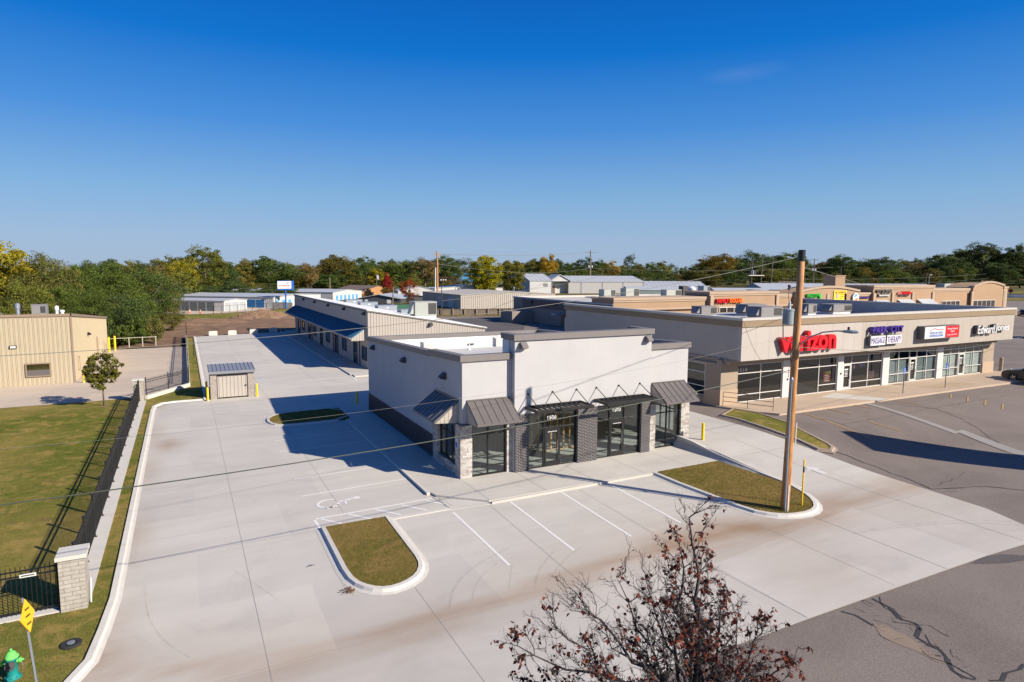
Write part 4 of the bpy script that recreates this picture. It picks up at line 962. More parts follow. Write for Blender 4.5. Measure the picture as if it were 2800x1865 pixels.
# fascia signs: each a thing of its own
def sign(name, label, x, z, y=yF, cat='sign', group=None): return ent(name, label, cat, (x, y, z), group)
s = sign('letter_sign', 'large red lower case letter sign on the cream fascia, partly behind the wooden pole', 41, 4.6)
text('verizon', 38.15, 44.25, 4.50, 6.02, yF - .42, .36, RED, s, bold=.035)
s = sign('letter_sign', 'two line purple letter sign for a massage shop on the fascia', 50, 4.6)
text('PARK', 48.7, 50.55, 5.5, 6.02, yF - .44, .36, PURPLE, s, bold=.01); text('CITY', 51.0, 52.7, 5.5, 6.02, yF - .44, .36, PURPLE, s, bold=.01)
b = MB(); b.box(48.5, 50.45, yF - .36, yF - .1, 4.50, 5.30); b.box(50.6, 52.6, yF - .36, yF - .1, 4.55, 5.30); b.build('backing_panel', CABIN, s)
b = MB(); b.box(48.52, 50.43, yF - .37, yF - .36, 4.52, 5.28); b.box(50.62, 52.58, yF - .37, yF - .36, 4.57, 5.28); b.build('face', WHITE, s)
text('MASSAGE', 48.6, 50.36, 4.66, 5.16, yF - .385, .012, PURPLE, s, bold=-.005); text('THERAPY', 50.7, 52.5, 4.66, 5.16, yF - .385, .012, PURPLE, s, bold=-.005)
s = sign('cabinet_sign', 'long box sign with a white logo half and a red text half on the fascia', 58, 4.8)
b = MB(); b.box(55.3, 60.5, yF - .62, yF - .02, 4.74, 5.84); b.build('cabinet', CABIN, s)
b = MB(); b.box(55.36, 58.35, yF - .635, yF - .62, 4.80, 5.78); b.build('logo_panel', WHITE, s)
b = MB(); b.box(58.36, 60.46, yF - .635, yF - .62, 4.80, 5.78); b.build('text_panel', RED, s)
b = MB(); zl = [(56.05, 5.42), (56.75, 5.64), (57.35, 5.5), (58.05, 5.5)]
for p, q in zip(zl, zl[1:]): b.bar((p[0], yF - .642, p[1]), (q[0], yF - .642, q[1]), .012, .05)
b.build('roof_logo', RED, s)
b = MB(); b.box(56.05, 57.9, yF - .642, yF - .635, 4.92, 5.10); b.build('blue_bar', BLUE, s)
b = MB(); b.box(57.9, 58.02, yF - .642, yF - .635, 4.92, 5.10); b.build('teal_bar', TEAL, s)
text('AMERICAN FAMILY', 56.05, 58.02, 5.15, 5.36, yF - .644, .008, BLUE, s); text('INSURANCE', 56.15, 57.82, 4.95, 5.07, yF - .648, .005, WHITE, s)
text('Forrest Hummel', 58.65, 60.2, 5.46, 5.64, yF - .645, .008, WHITE, s, bold=.01); text('Agent', 59.15, 59.75, 5.22, 5.4, yF - .645, .008, WHITE, s, bold=.01); text('(316) 223-7979', 58.65, 60.15, 4.92, 5.08, yF - .645, .008, WHITE, s, bold=.01)
s = sign('letter_sign', 'white serif style two word letter sign at the right end of the cream fascia', 66, 4.9)
text('Edward', 63.9, 66.7, 4.85, 5.62, yF - .46, .1, WHITE, s, bold=.012, shear=.08); text('Jones', 66.8, 69.2, 4.85, 5.66, yF - .46, .1, WHITE, s, bold=.02)
text('Edward', 63.91, 66.71, 4.845, 5.615, yF - .36, .3, flat('letter_return', (.05, .04, .045)), s, bold=.014, shear=.08); text('Jones', 66.81, 69.21, 4.845, 5.655, yF - .36, .3, MT['letter_return'], s, bold=.022)
zr_ = 5.62
for px, py, sx, sy, sz, lab in ((1925, 866, 2.2, 1.5, 1.1, 'grey rooftop air conditioner behind the front left corner parapet of the cream strip'), (2052, 862, 2.8, 1.7, 1.2, 'farther of the two big grey rooftop units left of the wooden pole'), (2090, 872, 3.0, 1.8, 1.25, 'nearer big ribbed grey rooftop unit left of the wooden pole'), (2206, 862, 1.4, 1.4, 1.25, 'grey rooftop unit with an open hood just right of the wooden pole'), (2322, 856, 3.2, 1.8, 1.1, 'long dark grey rooftop unit in front of the blue shaded parapet')):
    p = P(px, py, zr_); rooftop_unit((min(p.x, 67.5), min(p.y, 53), zr_), sx, sy, sz, lab)
r = ent('handrail', 'brown pipe handrail beside the ramp at the left end of the cream strip', 'railing', (35.9, 30.4, .7))
b = MB()
for z in (1.65, 1.3, .98): b.tube([(34.3, 32.9, z + .05), (36.2, 30.1, z)], .022, 6)
for q in ((36.2, 30.1), (35.25, 31.5), (34.3, 32.9)): b.tube([(*q, .6), (*q, 1.68)], .022, 6)
b.build('rail', flat('brown_rail', (.10, .07, .055)), r)
# ================================================================== THE FAR SHOPPING STRIP
S_ = 1.47
YF2 = 81.7; fx = lambda x: x * S_; fz = lambda z: CAMH - (CAMH - z) * S_
R = ent('shopping_center', 'long sandy stucco shopping centre with stepped and arched parapets behind the cream strip', 'building', (60.5, 81.7, .5))
def section(x0, x1, top, name='facade', mat=FD1, y=YF2, dep=6, cap=.42):
    b = MB(); b.box(x0, x1, y, y + dep, .4, top - cap); o = b.build(name, mat, R)
    c = MB(); c.box(x0 - .12, x1 + .12, y - .22, y + dep, top - cap, top); c.box(x0 - .05, x1 + .05, y - .12, y, top - cap - .3, top - cap - .002); c.build('cornice', FD2, o)
    return o
section(60.5, fx(54.65), 6.25); section(fx(54.7), fx(66.25), 7.05, y=YF2 - .5); section(fx(66.3), fx(69.4), 6.5)
section(fx(82.2), fx(85.3), 6.5); section(fx(85.35), fx(99.85), 7.95, y=YF2 - .5); section(fx(99.9), fx(110.35), 7.15)
def arch(x0, x1, z0, zm, z1, y=YF2 - .6):
    pts = [(x0 + (x1 - x0) * i / 20, z0 + (z1 - z0) * i / 20 + (zm - (z0 + z1) / 2) * math.sin(math.pi * i / 20)) for i in range(21)]
    b = MB(); b.prism([(x0, .4)] + [(x, z - .4) for x, z in pts] + [(x1, .4)], 'y', y, y + 6); o = b.build('facade', FD1, R)
    c = MB()
    for (xa, za), (xb, zb) in zip(pts, pts[1:]): c.prism([(xa, za - .4), (xa, za), (xb, zb), (xb, zb - .4)], 'y', y - .22, y + .6)
    c.build('cornice', FD2, o)
arch(fx(69.4), fx(82.2), 6.9, 7.95, 7.1); arch(fx(110.4), fx(119.5), 7.75, 8.75, 7.9)
for x in (fx(55.0), fx(66.1), fx(75.7), fx(79.2), fx(85.5), fx(89.75), fx(94.55), fx(99.6), fx(110.2), fx(119.9)): b = MB(); b.box(x - .35, x + .35, YF2 - .75, YF2 - .51, .4, 6.4); b.build('pilaster', FD2, R)
b = MB(); b.box(fx(119.4), fx(120.5), YF2 - .7, YF2 + 5, .4, 7.0); b.box(fx(119.3), fx(120.7), YF2 - .8, YF2 + 5, 7.0, 7.45); b.build('pilaster', FD2, R)
b = MB()
for x0, x1, z in ((60.5, fx(69), 4.3), (fx(82.3), fx(85), 4.3)): b.box(x0, x1, YF2 - .62, YF2 - .55, z, z + .25)
b.build('band', FD2, R)
b = MB(); b.box(60.5, 60.9, 81.75, 116, .3, 5.05); b.box(60.9, 172, 115.7, 116, .3, 5.2); b.box(171.6, 172, 87.7, 116, .3, 5.05); b.build('side_wall', FDS, R)
b = MB(); b.box(60.44, 60.498, 81.8, 112, 3.4, 5.02); b.build('dark_band', FDT, R)
b = MB(); b.box(60.40, 61.0, 81.75, 116.1, 5.05, 5.3); b.build('coping', flat('dull_coping', (.36, .38, .42)), R)
b = MB(); b.box(60.9, 171.6, 87.7, 115.7, 4.7, 4.85); b.box(60.95, 171.5, 115.4, 115.68, 4.9, 5.35); b.build('roof', m_concrete('pale_roof', (.50, .47, .45)), R)
for y in (108, 99, 90): wall_light(R, (60.5, y, 4.4), (-1, 0, 0), 1.3, BLACKM)
b = MB(); b.box(58.4, 60.5, 96, 97.4, 2.7, 2.95); b.build('porch_roof', flat('porch', (.30, .31, .34)), R)
b = MB(); b.box(60.42, 60.498, 96.1, 97.2, .5, 2.6); b.build('door', flat('brown_door', (.09, .065, .055)), R)
b = MB(); b.box(55.8, 60.5, 107.5, 112.5, .2, 2.75); b.build('dock_wall', FDS, R)
b = MB(); b.tube([(60.0, 95.5, 1.6), (60.0, 90, .9)], .05, 6); b.build('handrail', DARKM, R)
for x0, x1 in ((fx(56.3), fx(59.9)), (fx(102.6), fx(107.6)), (fx(110.5), fx(117)), (fx(70), fx(74)), (fx(76), fx(81))):
    n = max(3, int((x1 - x0) / 1.6)); y = YF2 - .58 if x0 > fx(110) or fx(69) < x0 < fx(82) else YF2 - .02
    if x0 < fx(60): y = YF2 - .52
    win_y(R, [x0 + (x1 - x0) * i / n for i in range(n + 1)], [.6, 4.35], y - .12, MULL, GLASSD, w=.12, name='storefront_window')
b = MB(); b.box(fx(102.6), fx(117), YF2 + .3, YF2 + .4, .6, 4.4); b.build('interior', BLACKM, R)
for x0, x1 in ((fx(86), fx(88.7)), (fx(91), fx(94.3)), (fx(95.7), fx(99.4))):
    b = MB(); b.prism([(YF2 - .5, 4.95), (YF2 - 2.1, 3.9), (YF2 - 2.1, 3.8), (YF2 - .5, 4.8)], 'x', x0, x1); b.build('awning', METR, R)
def dsign(label, x0, x1, z, cat='sign'): return ent('letter_sign', label, cat, ((x0 + x1) / 2, YF2 - .9, z))
yq = YF2 - .95
s = dsign('red and orange letter sign on the sandy shopping centre behind the rooftop units', 81.8, 88, 5)
text('FAMILY', fx(55.7), fx(57.55), fz(6.72), fz(7.22), yq, .4, RED, s, bold=.03); text('DOLLAR', fx(57.75), fx(59.9), fz(6.74), fz(7.24), yq, .4, ORANGE, s, bold=.03)
s = dsign('green letter sign on the arched sandy front just right of the wooden pole', fx(71.5), fx(74), 5); yq = YF2 - 1.0
text('WINGSTOP', fx(71.3), fx(73.4), fz(7.15), fz(7.65), yq, .3, GREEN, s, bold=.01); text('OPEN', fx(72.0), fx(73.4), fz(6.86), fz(7.0), yq, .3, GREEN, s, bold=.02)
b = MB(); b.prism([(fx(73.45), fz(7.6)), (fx(73.9), fz(7.7)), (fx(74.15), fz(7.2)), (fx(73.9), fz(6.95))], 'y', yq, yq + .3); b.build('leaf_emblem', GREEN, s)
s = dsign('square yellow donut shop banner on the arched sandy front', fx(76.8), fx(79.4), 5)
b = MB(); b.box(fx(76.8), fx(79.4), yq + .25, yq + .35, fz(6.7), fz(8.0)); b.build('panel', flat('banner_yellow', (.85, .66, .03)), s)
text('SK DONUTS', fx(77.0), fx(79.2), fz(7.62), fz(7.9), yq + .22, .02, REDD, s, bold=.02)
for i, tx in enumerate(('FRESH COFFEE', 'EAT IN OR TAKE', 'OPEN')): text(tx, fx(78.05) + i % 2 * .1, fx(79.2) - (1.0 if i == 2 else 0), fz(7.4 - i * .24), fz(7.5 - i * .24), yq + .22, .02, REDD, s)
b = MB(); b.lathe((fx(77.45), yq + .2, fz(7.3)), [(.45, 0), (.45, .04)], 18, 'y'); b.build('donut', flat('pink_icing', (.55, .25, .28)), s)
b = MB(); b.lathe((fx(77.45), yq + .18, fz(7.3)), [(.15, 0), (.15, .02)], 14, 'y'); b.build('donut', WHITE, s)
s = dsign('round white logo disc with a blue and orange swirl beside purple lettering', fx(80.6), fx(81.9), 5)
b = MB(); b.lathe((fx(81.2), yq, fz(7.05)), [(.95, 0), (.95, .3)], 24, 'y'); b.build('disc', WHITE, s)
for m, a in ((BLUEL, 1), (ORANGE, -1)):
    b = MB(); pts = [(fx(81.2) + a * -.6 * math.cos(t * .3), fz(7.05) + a * .7 * math.sin(t * .3)) for t in range(9)]; b.prism(pts, 'y', yq - .03, yq - .005); b.build('swirl', m, s)
s = dsign('thin purple lettering on the low link between arch and laundromat', fx(82), fx(84.7), 5)
text('MASTERING NUTRITION', fx(82.0), fx(84.8), fz(6.93), fz(7.12), YF2 - .4, .25, PURPLE, s, bold=.02)
yq = YF2 - .9
s = dsign('black laundromat letters above a white capsule on the sandy front', fx(85.9), fx(89), 5)
text('SIT & SPIN', fx(85.8), fx(89.2), fz(7.62), fz(8.05), yq, .4, CABIN, s, bold=.02)
b = MB(); b.box(fx(86.3), fx(88.8), yq + .05, yq + .4, fz(7.12), fz(7.45)); b.build('capsule', CABIN, s)
text('laundromat', fx(86.4), fx(88.7), fz(7.16), fz(7.42), yq, .05, WHITE, s, bold=.03)
s = dsign('red slanted script sign with black under letters on the sandy front', fx(90.5), fx(94), 5)
text("Al's", fx(90.6), fx(91.6), fz(7.35), fz(7.72), yq, .3, flat('pinkish', (.7, .2, .22)), s, bold=.02, shear=.2); text('Sidekicks', fx(91.6), fx(93.9), fz(7.35), fz(7.8), yq, .3, RED, s, bold=.02, shear=.2); text('BAR & GRILL', fx(91.1), fx(93.4), fz(7.12), fz(7.28), yq, .3, CABIN, s, bold=.01, shear=.2)
for px, py, sx, sy, sz, lab, mt in ((1660, 813, 3, 2, 1.8, 'beige rooftop unit standing alone on the far pale roof', HVACL), (1722, 806, 3.6, 2, 2.0, 'beige double rooftop unit above the left end of the sandy parapet', HVACL), (1835, 804, 4.4, 2, 1.6, 'long low beige rooftop unit in the middle of the far pale roof', HVACL), (1868, 803, 1.5, 1.5, 2.4, 'narrow brown rooftop unit beside the white roof fan', HVACD), (1924, 805, 2, 2, 2.4, 'square grey green rooftop unit beside the white roof fan', GALV), (2060, 797, 2.6, 2, 1.4, 'low grey rooftop unit above the red and orange letters', HVAC), (2300, 791, 4, 2, 2.4, 'dark rooftop unit behind the arched sandy front', HVACD), (2585, 781, 5.5, 2.5, 2.6, 'pale green rooftop unit near the right end of the shopping centre', HVACL)):
    p = P(px, py, 4.9); k = 1.0
    if p.y > 112: p = Vector((p.x * 112 / p.y, 112, 0))
    rooftop_unit((p.x, p.y, 4.85), sx, sy, sz, lab, mt, hood=False)
r = ent('roof_fan', 'white dome roof fan between two rooftop units on the far pale roof', 'roof vent', (P(1890, 803, 4.9).x, P(1890, 803, 4.9).y, 4.85)); b = MB(); b.lathe((0, 0, 0), [(.9, 0), (.9, .9), (1.1, 1.0), (1.1, 1.5), (.6, 1.9), (0, 2.0)], 14); b.build('housing', WHITE, r, local=True)
r = ent('chimney', 'square sandy stucco chimney block rising behind the laundromat front', 'chimney', (fx(90.0), 95, 4.85)); b = MB(); b.box(-1.7, 1.7, -1.5, 1.5, 0, 4.9); b.box(-1.8, 1.8, -1.6, 1.6, 4.9, 5.1); b.build('shaft', FD1, r, local=True)

# ================================================================== NEIGHBOURING TAN BUILDING
R = ent('metal_building', 'tan ribbed metal building with one dark window at the left edge', 'building', (-9.1, 68.3, 0))
b = MB(); b.prism([(68.3, .05), (96.8, .05), (96.8, 4.05), (68.3, 6.15)], 'x', -45, -9.1); b.build('wall', TANP, R)
b = MB(); ribs_y(b, -45, -9.15, 68.3, .1, 6.1, .34, .07, .035); b.build('panel_rib', TANP, R)
b = MB(); ribs_y(b, -45 + .06, -9.15, 68.3, .1, 6.1, .34, .025, .012); b.build('panel_groove', TAND, R)
b = MB(); ribs_x(b, 68.4, 96.8, -9.1, .1, 4.0, .34, .05, .03, 1, top=lambda y: 6.1 - (y - 68.3) * .0737); b.build('panel_rib', TANP, R)
b = MB(); b.box(-45, -9.0, 68.2, 68.32, 6.1, 6.34); b.prism([(68.2, 6.1), (97, 3.98), (97, 4.2), (68.2, 6.34)], 'x', -9.1, -8.98); b.box(-9.16, -9.02, 68.24, 68.36, .05, 6.1); b.build('trim', TAND, R)
b = MB(); b.prism([(68.25, 6.2), (97, 4.08), (97, 4.14), (68.25, 6.26)], 'x', -45, -9.1); b.build('roof', METR, R)
f = win_y(R, [-12.6, -10.78], [.82, 2.02], 68.15, TAND, GLASSR, w=.08)
b = MB(); b.box(-12.5, -10.85, 68.33, 68.36, .9, 1.98); b.build('blind', BLACKM, f)
win_x(R, [70.75, 72.0], [.8, 2.1], -9.06, TAND, GLASSD, w=.07, sgn=1)
b = MB(); b.box(-9.1, -9.03, 85.0, 86.6, .1, 2.6); b.build('door', flat('tan_door', (.42, .32, .22)), R)
b = MB(); b.box(-13.6, -13.1, 68.16, 68.28, 3.4, 3.65); w = b.build('wall_light', BLACKM, R); b = MB(); b.box(-13.54, -13.16, 68.15, 68.16, 3.43, 3.6); b.build('lens', LENS, w)
wall_light(R, (-9.06, 78.5, 3.6), (1, 0, 0), .9, BLACKM)
rooftop_unit((-12.2, 74, 5.75), 1.15, 1.1, 1.15, 'grey rooftop unit on the tan ribbed building at the left edge', HVAC, hood=False)
for x, y, z, r_, h, lab in ((-13.9, 74, 5.8, .22, 1.3, 'galvanised flue pipe left of the rooftop unit on the tan building'), (-10.9, 74, 5.8, .18, 1.0, 'white mushroom vent right of the rooftop unit on the tan building'), (-10.2, 72, 5.95, .2, .55, 'short white vent nearest the corner of the tan building roof')):
    o = ent('roof_vent', lab, 'roof vent', (x, y, z)); b = MB(); b.lathe((0, 0, 0), [(r_ * .7, 0), (r_ * .7, h * .55), (r_, h * .6), (r_, h * .9), (r_ * .3, h)], 12); b.build('pipe', WHITE if x > -13 else GALV, o, local=True)

# ================================================================== FAR SHEDS AND HOUSES
def shed(name, label, cat, c, ang, w, l, eave, ridge, wallm, roofm, group=None, doors=(), along='v', over=.2, ribs=0, ribm=None, extra=None, one=False, z0=0):
    """corner c, gable wall of width w along u (angle ang), length l along v = u turned left"""
    R = ent(name, label, cat, (c[0], c[1], z0), group); a = rad(ang); u = Vector((math.cos(a), math.sin(a), 0)); v = Vector((-u.y, u.x, 0))
    T = lambda q: (u * q.x + v * q.y + Vector((0, 0, q.z)))
    b = MB(); rx = 0 if one else w / 2
    gp = [(0, -.05), (w, -.05), (w, eave)] + ([] if one else [(w / 2, ridge)]) + [(0, ridge if one else eave)]
    b.prism(gp, 'y', 0, l); b.xf(T).build('wall', wallm, R, local=True)
    b = MB(); k = (ridge - eave) / (w if one else w / 2)
    if one: b.prism([(-over, ridge + k * over), (w + over, eave - k * over), (w + over, eave - k * over + .12), (-over, ridge + k * over + .12)], 'y', -over, l + over)
    else:
        b.prism([(-over, eave - k * over + .03), (w / 2, ridge + .03), (w / 2, ridge + .17), (-over, eave - k * over + .17)], 'y', -over, l + over)
        b.prism([(w + over, eave - k * over + .03), (w / 2, ridge + .03), (w / 2, ridge + .17), (w + over, eave - k * over + .17)], 'y', -over, l + over)
    if ribs:
        y = .5
        while y < l:
            for x0, x1 in ((-over, w / 2), (w + over, w / 2)):
                b.bar((x0, y, eave - k * over + .2), (x1, y, ridge + .2), .06, .07)
            y += ribs
    b.xf(T).build('roof', roofm, R, local=True)
    if ribm:
        b = MB(); y = .4
        while y < l: b.box(-.04, .0, y, y + .06, 0, eave - .03); y += .6
        b.xf(T).build('panel_rib', ribm, R, local=True)
    for side, p0, p1, q0, q1, m, nm in doors:          # side 'g' gable (y=0), 'l' left long wall (x=0), 'r' right wall
        b = MB()
        if side == 'g': b.box(p0, p1, -.06, .02, q0, q1)
        elif side == 'l': b.box(-.06, .02, p0, p1, q0, q1)
        else: b.box(w - .02, w + .06, p0, p1, q0, q1)
        b.xf(T).build(nm, m, R, local=True)
    return R
gd = [('g', .35 + i * 2.95, 2.95 + i * 2.95, 0, 2.2, DOORG, 'roller_door') for i in range(3)]
ld = [('l', 2.8 + i * 2.45, 4.95 + i * 2.45, 0, 2.15, DOORN, 'roller_door') for i in range(16)]
shed('storage_shed', 'nearest storage shed with three pale doors on its white end wall', 'storage shed', (8.95, 175.4), 51, 9.4, 46, 2.55, 2.95, WHP, METR, 'rows of self storage sheds', gd + ld, ribm=WHPS)
c2 = [('l', 2.9 + i * 2.7, 5.3 + i * 2.7, 0, 2.35, DOORB, 'roller_door') for i in range(18)] + [('g', 1 + i * 3.2, 2.4 + i * 3.2, .2, 2.2, BLUEL, 'roller_door') for i in range(7)]
shed('storage_shed', 'second storage shed with blue doors behind the nearest one', 'storage shed', (21.8, 184), 51, 26, 60, 3.0, 3.5, WHP, METR, 'rows of self storage sheds', c2, ribm=WHPS)
shed('storage_shed', 'farthest storage shed, a long low pale roof below the trees', 'storage shed', (44, 214), 51, 22, 80, 3.2, 3.9, WHP, METR, 'rows of self storage sheds', [('g', 2 + i * 3, 3.6 + i * 3, .2, 2.2, BLUEL, 'roller_door') for i in range(6)], ribm=WHPS)
# brick houses
shed('brick_building', 'flat orange brick building with a pale lean-to roof, left of the red maple', 'house', (44.5, 246), 4, 9.5, 18, 3.1, 3.1, OBRICK, BRROOF, None, [('g', 5.5, 8.2, 0, 2.3, flat('brown_garage', (.15, .09, .06)), 'garage_door')], over=.1)
shed('lean_to_building', 'pale roofed brick lean-to with porch shade painted as a dark panel beside the orange building', 'house', (54.2, 248), 4, 9, 12, 2.3, 3.3, OBRICK, METR, None, [('g', .4, 5.2, .1, 1.9, flat('porch_shade', (.05, .04, .035)), 'porch')], one=True)  # porch is a flat dark panel, its shade put into the colour
shed('brick_building', 'orange brick gabled building with a brown roof, nearer the red maple', 'house', (64.5, 252), 20, 13, 20, 2.9, 4.4, OBRICK, BRROOF, None, [('g', 2, 4, .8, 2, BLACKM, 'window')])
shed('ranch_house', 'long dark walled ranch house with a white roof below the orange tree', 'house', (48.0, 196), -32, 13, 15, 1.9, 3.1, flat('dark_siding', (.07, .075, .085)), METR, None, [('g', 2, 3, .4, 1.6, WHITE, 'post'), ('g', 9, 10.3, .4, 1.6, WHITE, 'post')], over=.5)
shed('house', 'white roofed small house right of the orange tree', 'house', (70, 226), -10, 14, 10, 3.2, 5.0, WHP, METR, None, [('g', 3, 4.5, 1, 2.2, BLACKM, 'window')])
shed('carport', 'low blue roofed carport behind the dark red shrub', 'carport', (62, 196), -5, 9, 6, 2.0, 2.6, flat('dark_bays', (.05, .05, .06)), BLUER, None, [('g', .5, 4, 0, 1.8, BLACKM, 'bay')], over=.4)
shed('house', 'white flat topped house behind the tall leaning pole', 'house', (88, 236), 0, 30, 12, 3.6, 4.8, WHP, METR, None, [('g', 4, 6, 1, 2.4, BLACKM, 'window')])
# tan warehouse
R = shed('warehouse', 'tan ribbed metal warehouse with a low roof and two pale side doors', 'building', (64.8, 154.3), 0, 29, 30, 4.1, 4.75, TAUPE, TANR, None, [('l', 5, 9, .2, 3.4, flat('pale_door', (.45, .46, .48)), 'roller_door'), ('l', 13, 17, .2, 3.4, MT['pale_door'], 'roller_door')], over=.15)
b = MB(); x = .5
while x < 29: b.box(x, x + .06, -.05, 0, 0, 4.0 + .6 * (1 - abs(x - 14.5) / 14.5) - .05); x += .62
b.build('panel_rib', TAUPED, R, local=True)
for px, py, lab, h in ((1245, 795, 'thin dark vent pipe left of its twin on the tan warehouse roof', 1.2), (1253, 796, 'thin dark vent pipe right of its twin on the tan warehouse roof', 1.0), (1405, 797, 'galvanised vent with a square cap on the tan warehouse roof', 1.5)):
    p = P(px, py, 4.5); o = ent('vent_pipe', lab, 'vent pipe', (min(p.x, 92), min(p.y, 182), 4.4)); b = MB(); b.lathe((0, 0, 0), [(.14, 0), (.14, h * .7), (.32, h * .7), (.32, h), (0, h)] if 'square' in lab else [(.09, 0), (.09, h), (0, h)], 8); b.build('pipe', GALV if 'square' in lab else DARKM, o, local=True)
def shed2(name, label, cat, c, ang, length, depth, eave, ridge, wallm, roofm, group=None, doors=(), **kw):   # long wall to the front, from its left corner c
    a = rad(ang); return shed(name, label, cat, (c[0] + math.cos(a) * length, c[1] + math.sin(a) * length), ang + 90, depth, length, eave, ridge, wallm, roofm, group, doors, **kw)
shed2('blue_barn', 'barn with a sky blue roof and striped siding left of the yellow green tree', 'barn', (136, 338), -27, 46, 26, 5.0, 9.4, WHPS, SKYB, None, (), over=.3, ribm=BLUEL)
SL = flat('slate_trim', (.16, .19, .24))
shed2('white_gable_building', 'white gabled wing with a blue roof edge joined to the long warehouse', 'warehouse', (141.3, 254.8), -10, 11, 25, 6.4, 9.5, WHP, METR, None, [('g', 9, 12, 0, 3.4, DOORN, 'door'), ('l', 2.2, 4.4, 3.8, 5.2, flat('vent_grille', (.18, .19, .2)), 'vent'), ('l', 0, .5, 0, 6.3, SL, 'downpipe')], over=.3, ribs=2.3)
u = Vector((math.cos(rad(-10)), math.sin(rad(-10)), 0)); v = Vector((-u.y, u.x, 0)); o_ = Vector((141.3, 254.8, 0))
R = ent('entrance_porch', 'white gabled entrance porch with a brown door between wing and warehouse', 'porch', tuple(o_ + u * 11)); T = lambda q: u * q.x + v * q.y + Vector((0, 0, q.z))
b = MB(); b.box(0, 9, 5, 12, 0, 5.6); b.xf(T).build('wall', WHP, R, local=True)
b = MB(); b.prism([(-1, 6.2), (9.5, 6.2), (4.2, 9.0)], 'y', 1, 6); b.xf(T).build('gable', WHP, R, local=True)
b = MB(); b.prism([(-1.4, 6.1), (4.2, 9.1), (4.2, 9.4), (-1.4, 6.4)], 'y', .5, 12); b.prism([(9.9, 6.1), (4.2, 9.1), (4.2, 9.4), (9.9, 6.4)], 'y', .5, 12); b.xf(T).build('roof', METR, R, local=True)
b = MB(); b.box(2.0, 3.3, 4.9, 5.02, 0, 4.2); b.xf(T).build('door', flat('brown_door2', (.16, .10, .07)), R, local=True)
shed2('white_warehouse', 'long white metal warehouse with a grey ribbed roof behind the far pole', 'warehouse', tuple((o_ + u * 20 + v * 2)[:2]), -10, 40, 25, 5.9, 8.6, WHPS, METR, None, [('l', .3 + i * 11, .8 + i * 11, 0, 5.8, SL, 'downpipe') for i in range(4)], over=.3, ribs=2.3)
shed2('metal_shed', 'white roofed shed beyond the right end of the long warehouse', 'shed', (214, 262), -27, 32, 22, 3.4, 5.8, WHP, METR, None, (), ribs=2.5)
shed2('metal_shed', 'grey green shed with a low pale roof in front of the long warehouse', 'shed', (166, 214), -27, 30, 14, 3.0, 4.4, flat('green_grey', (.22, .27, .26)), METR, None, ())
shed2('metal_shed', 'low blue grey roofed shed below the three transformer poles', 'shed', (190, 188), -27, 22, 14, 2.8, 4.2, WHPS, METR, None, ())
shed2('metal_shed', 'long blue grey roof behind the arched sandy front', 'shed', (215, 186), -27, 75, 24, 3.6, 6.0, flat('blue_grey_wall', (.20, .24, .32)), METR, None, ())
shed('house', 'small grey roofed house under the trees right of the chimney block', 'house', (330, 262), 20, 22, 14, 3, 5.5, flat('house_grey', (.2, .19, .18)), BRROOF, None, [('g', 4, 6, 1, 2.2, BLACKM, 'window')])
# ================================================================== TRASH ENCLOSURE, BOLLARDS, BLOCKS
R = ent('trash_enclosure', 'small block trash enclosure with a ribbed metal gate and low metal roof', 'enclosure', (1.55, 54.9, 0))
b = MB(); b.box(1.55, 2.02, 54.9, 55.1, 0, 1.95); b.box(4.32, 4.8, 54.9, 55.1, 0, 1.95); b.box(1.55, 1.75, 55.1, 57.4, 0, 2.1); b.box(4.6, 4.8, 55.1, 57.4, 0, 2.1); b.box(1.75, 4.6, 57.2, 57.4, 0, 2.1); b.build('wall', CMU, R)
b = MB(); b.box(2.06, 4.28, 54.93, 55.0, .12, 1.82); ribs_y(b, 2.06, 4.28, 54.93, .12, 1.82, .28, .03, .03)
g = b.build('gate', TAUPE, R)
b = MB(); b.box(2.03, 2.07, 54.88, 55.0, .08, 1.86); b.box(4.27, 4.31, 54.88, 55.0, .08, 1.86); b.box(2.07, 4.27, 54.9, 54.98, 1.82, 1.87); b.build('gate_frame', DARKM, g)
b = MB(); b.box(4.1, 4.2, 54.84, 54.9, .95, 1.05); b.build('latch', BLACKM, g)
b = MB(); b.box(1.55, 4.8, 54.86, 55.05, 1.955, 2.14); ribs_y(b, 1.6, 4.8, 54.86, 1.96, 2.13, .16, .02, .02); b.build('header', TAUPE, R)
b = MB(); b.prism([(54.72, 2.16), (57.6, 2.42), (57.6, 2.48), (54.72, 2.24)], 'x', 1.45, 4.9)
for i in range(12): b.bar((1.5 + i * .305, 54.72, 2.255), (1.5 + i * .305, 57.6, 2.495), .035, .04)
b.box(1.45, 4.9, 54.68, 54.72, 2.06, 2.25); b.build('roof', flat('grey_roof', (.24, .25, .27), .45, .2), R)
def bollard(x, y, z, h, lab, r=.085, mat=YELL):
    o = ent('bollard', lab, 'bollard', (x, y, z), 'yellow pipe bollards')
    b = MB(); b.lathe((0, 0, -.05), [(r, 0), (r, h - .02), (r * .85, h + .02), (r * .4, h + .05), (0, h + .055)], 14); b.build('post', mat, o, smooth=False, local=True)
    b = MB(); b.lathe((0, 0, 0), [(r + .05, 0), (r + .04, .02), (r, .022)], 14); b.build('footing', KERB, o, local=True)
    return o
bollard(1.32, 54.55, 0, 1.08, 'yellow bollard at the left front corner of the trash enclosure')
bollard(1.32, 57.2, 0, 1.15, 'yellow bollard half hidden behind the left side of the trash enclosure')
bollard(4.95, 54.8, 0, 1.08, 'yellow bollard right of the trash enclosure gate')
bollard(11.45, 47.9, 0, 1.06, 'yellow bollard in shade at the rear left corner of the white building')
bollard(26.55, 26.9, .5, 1.05, 'yellow bollard on the raised drive right of the white building')
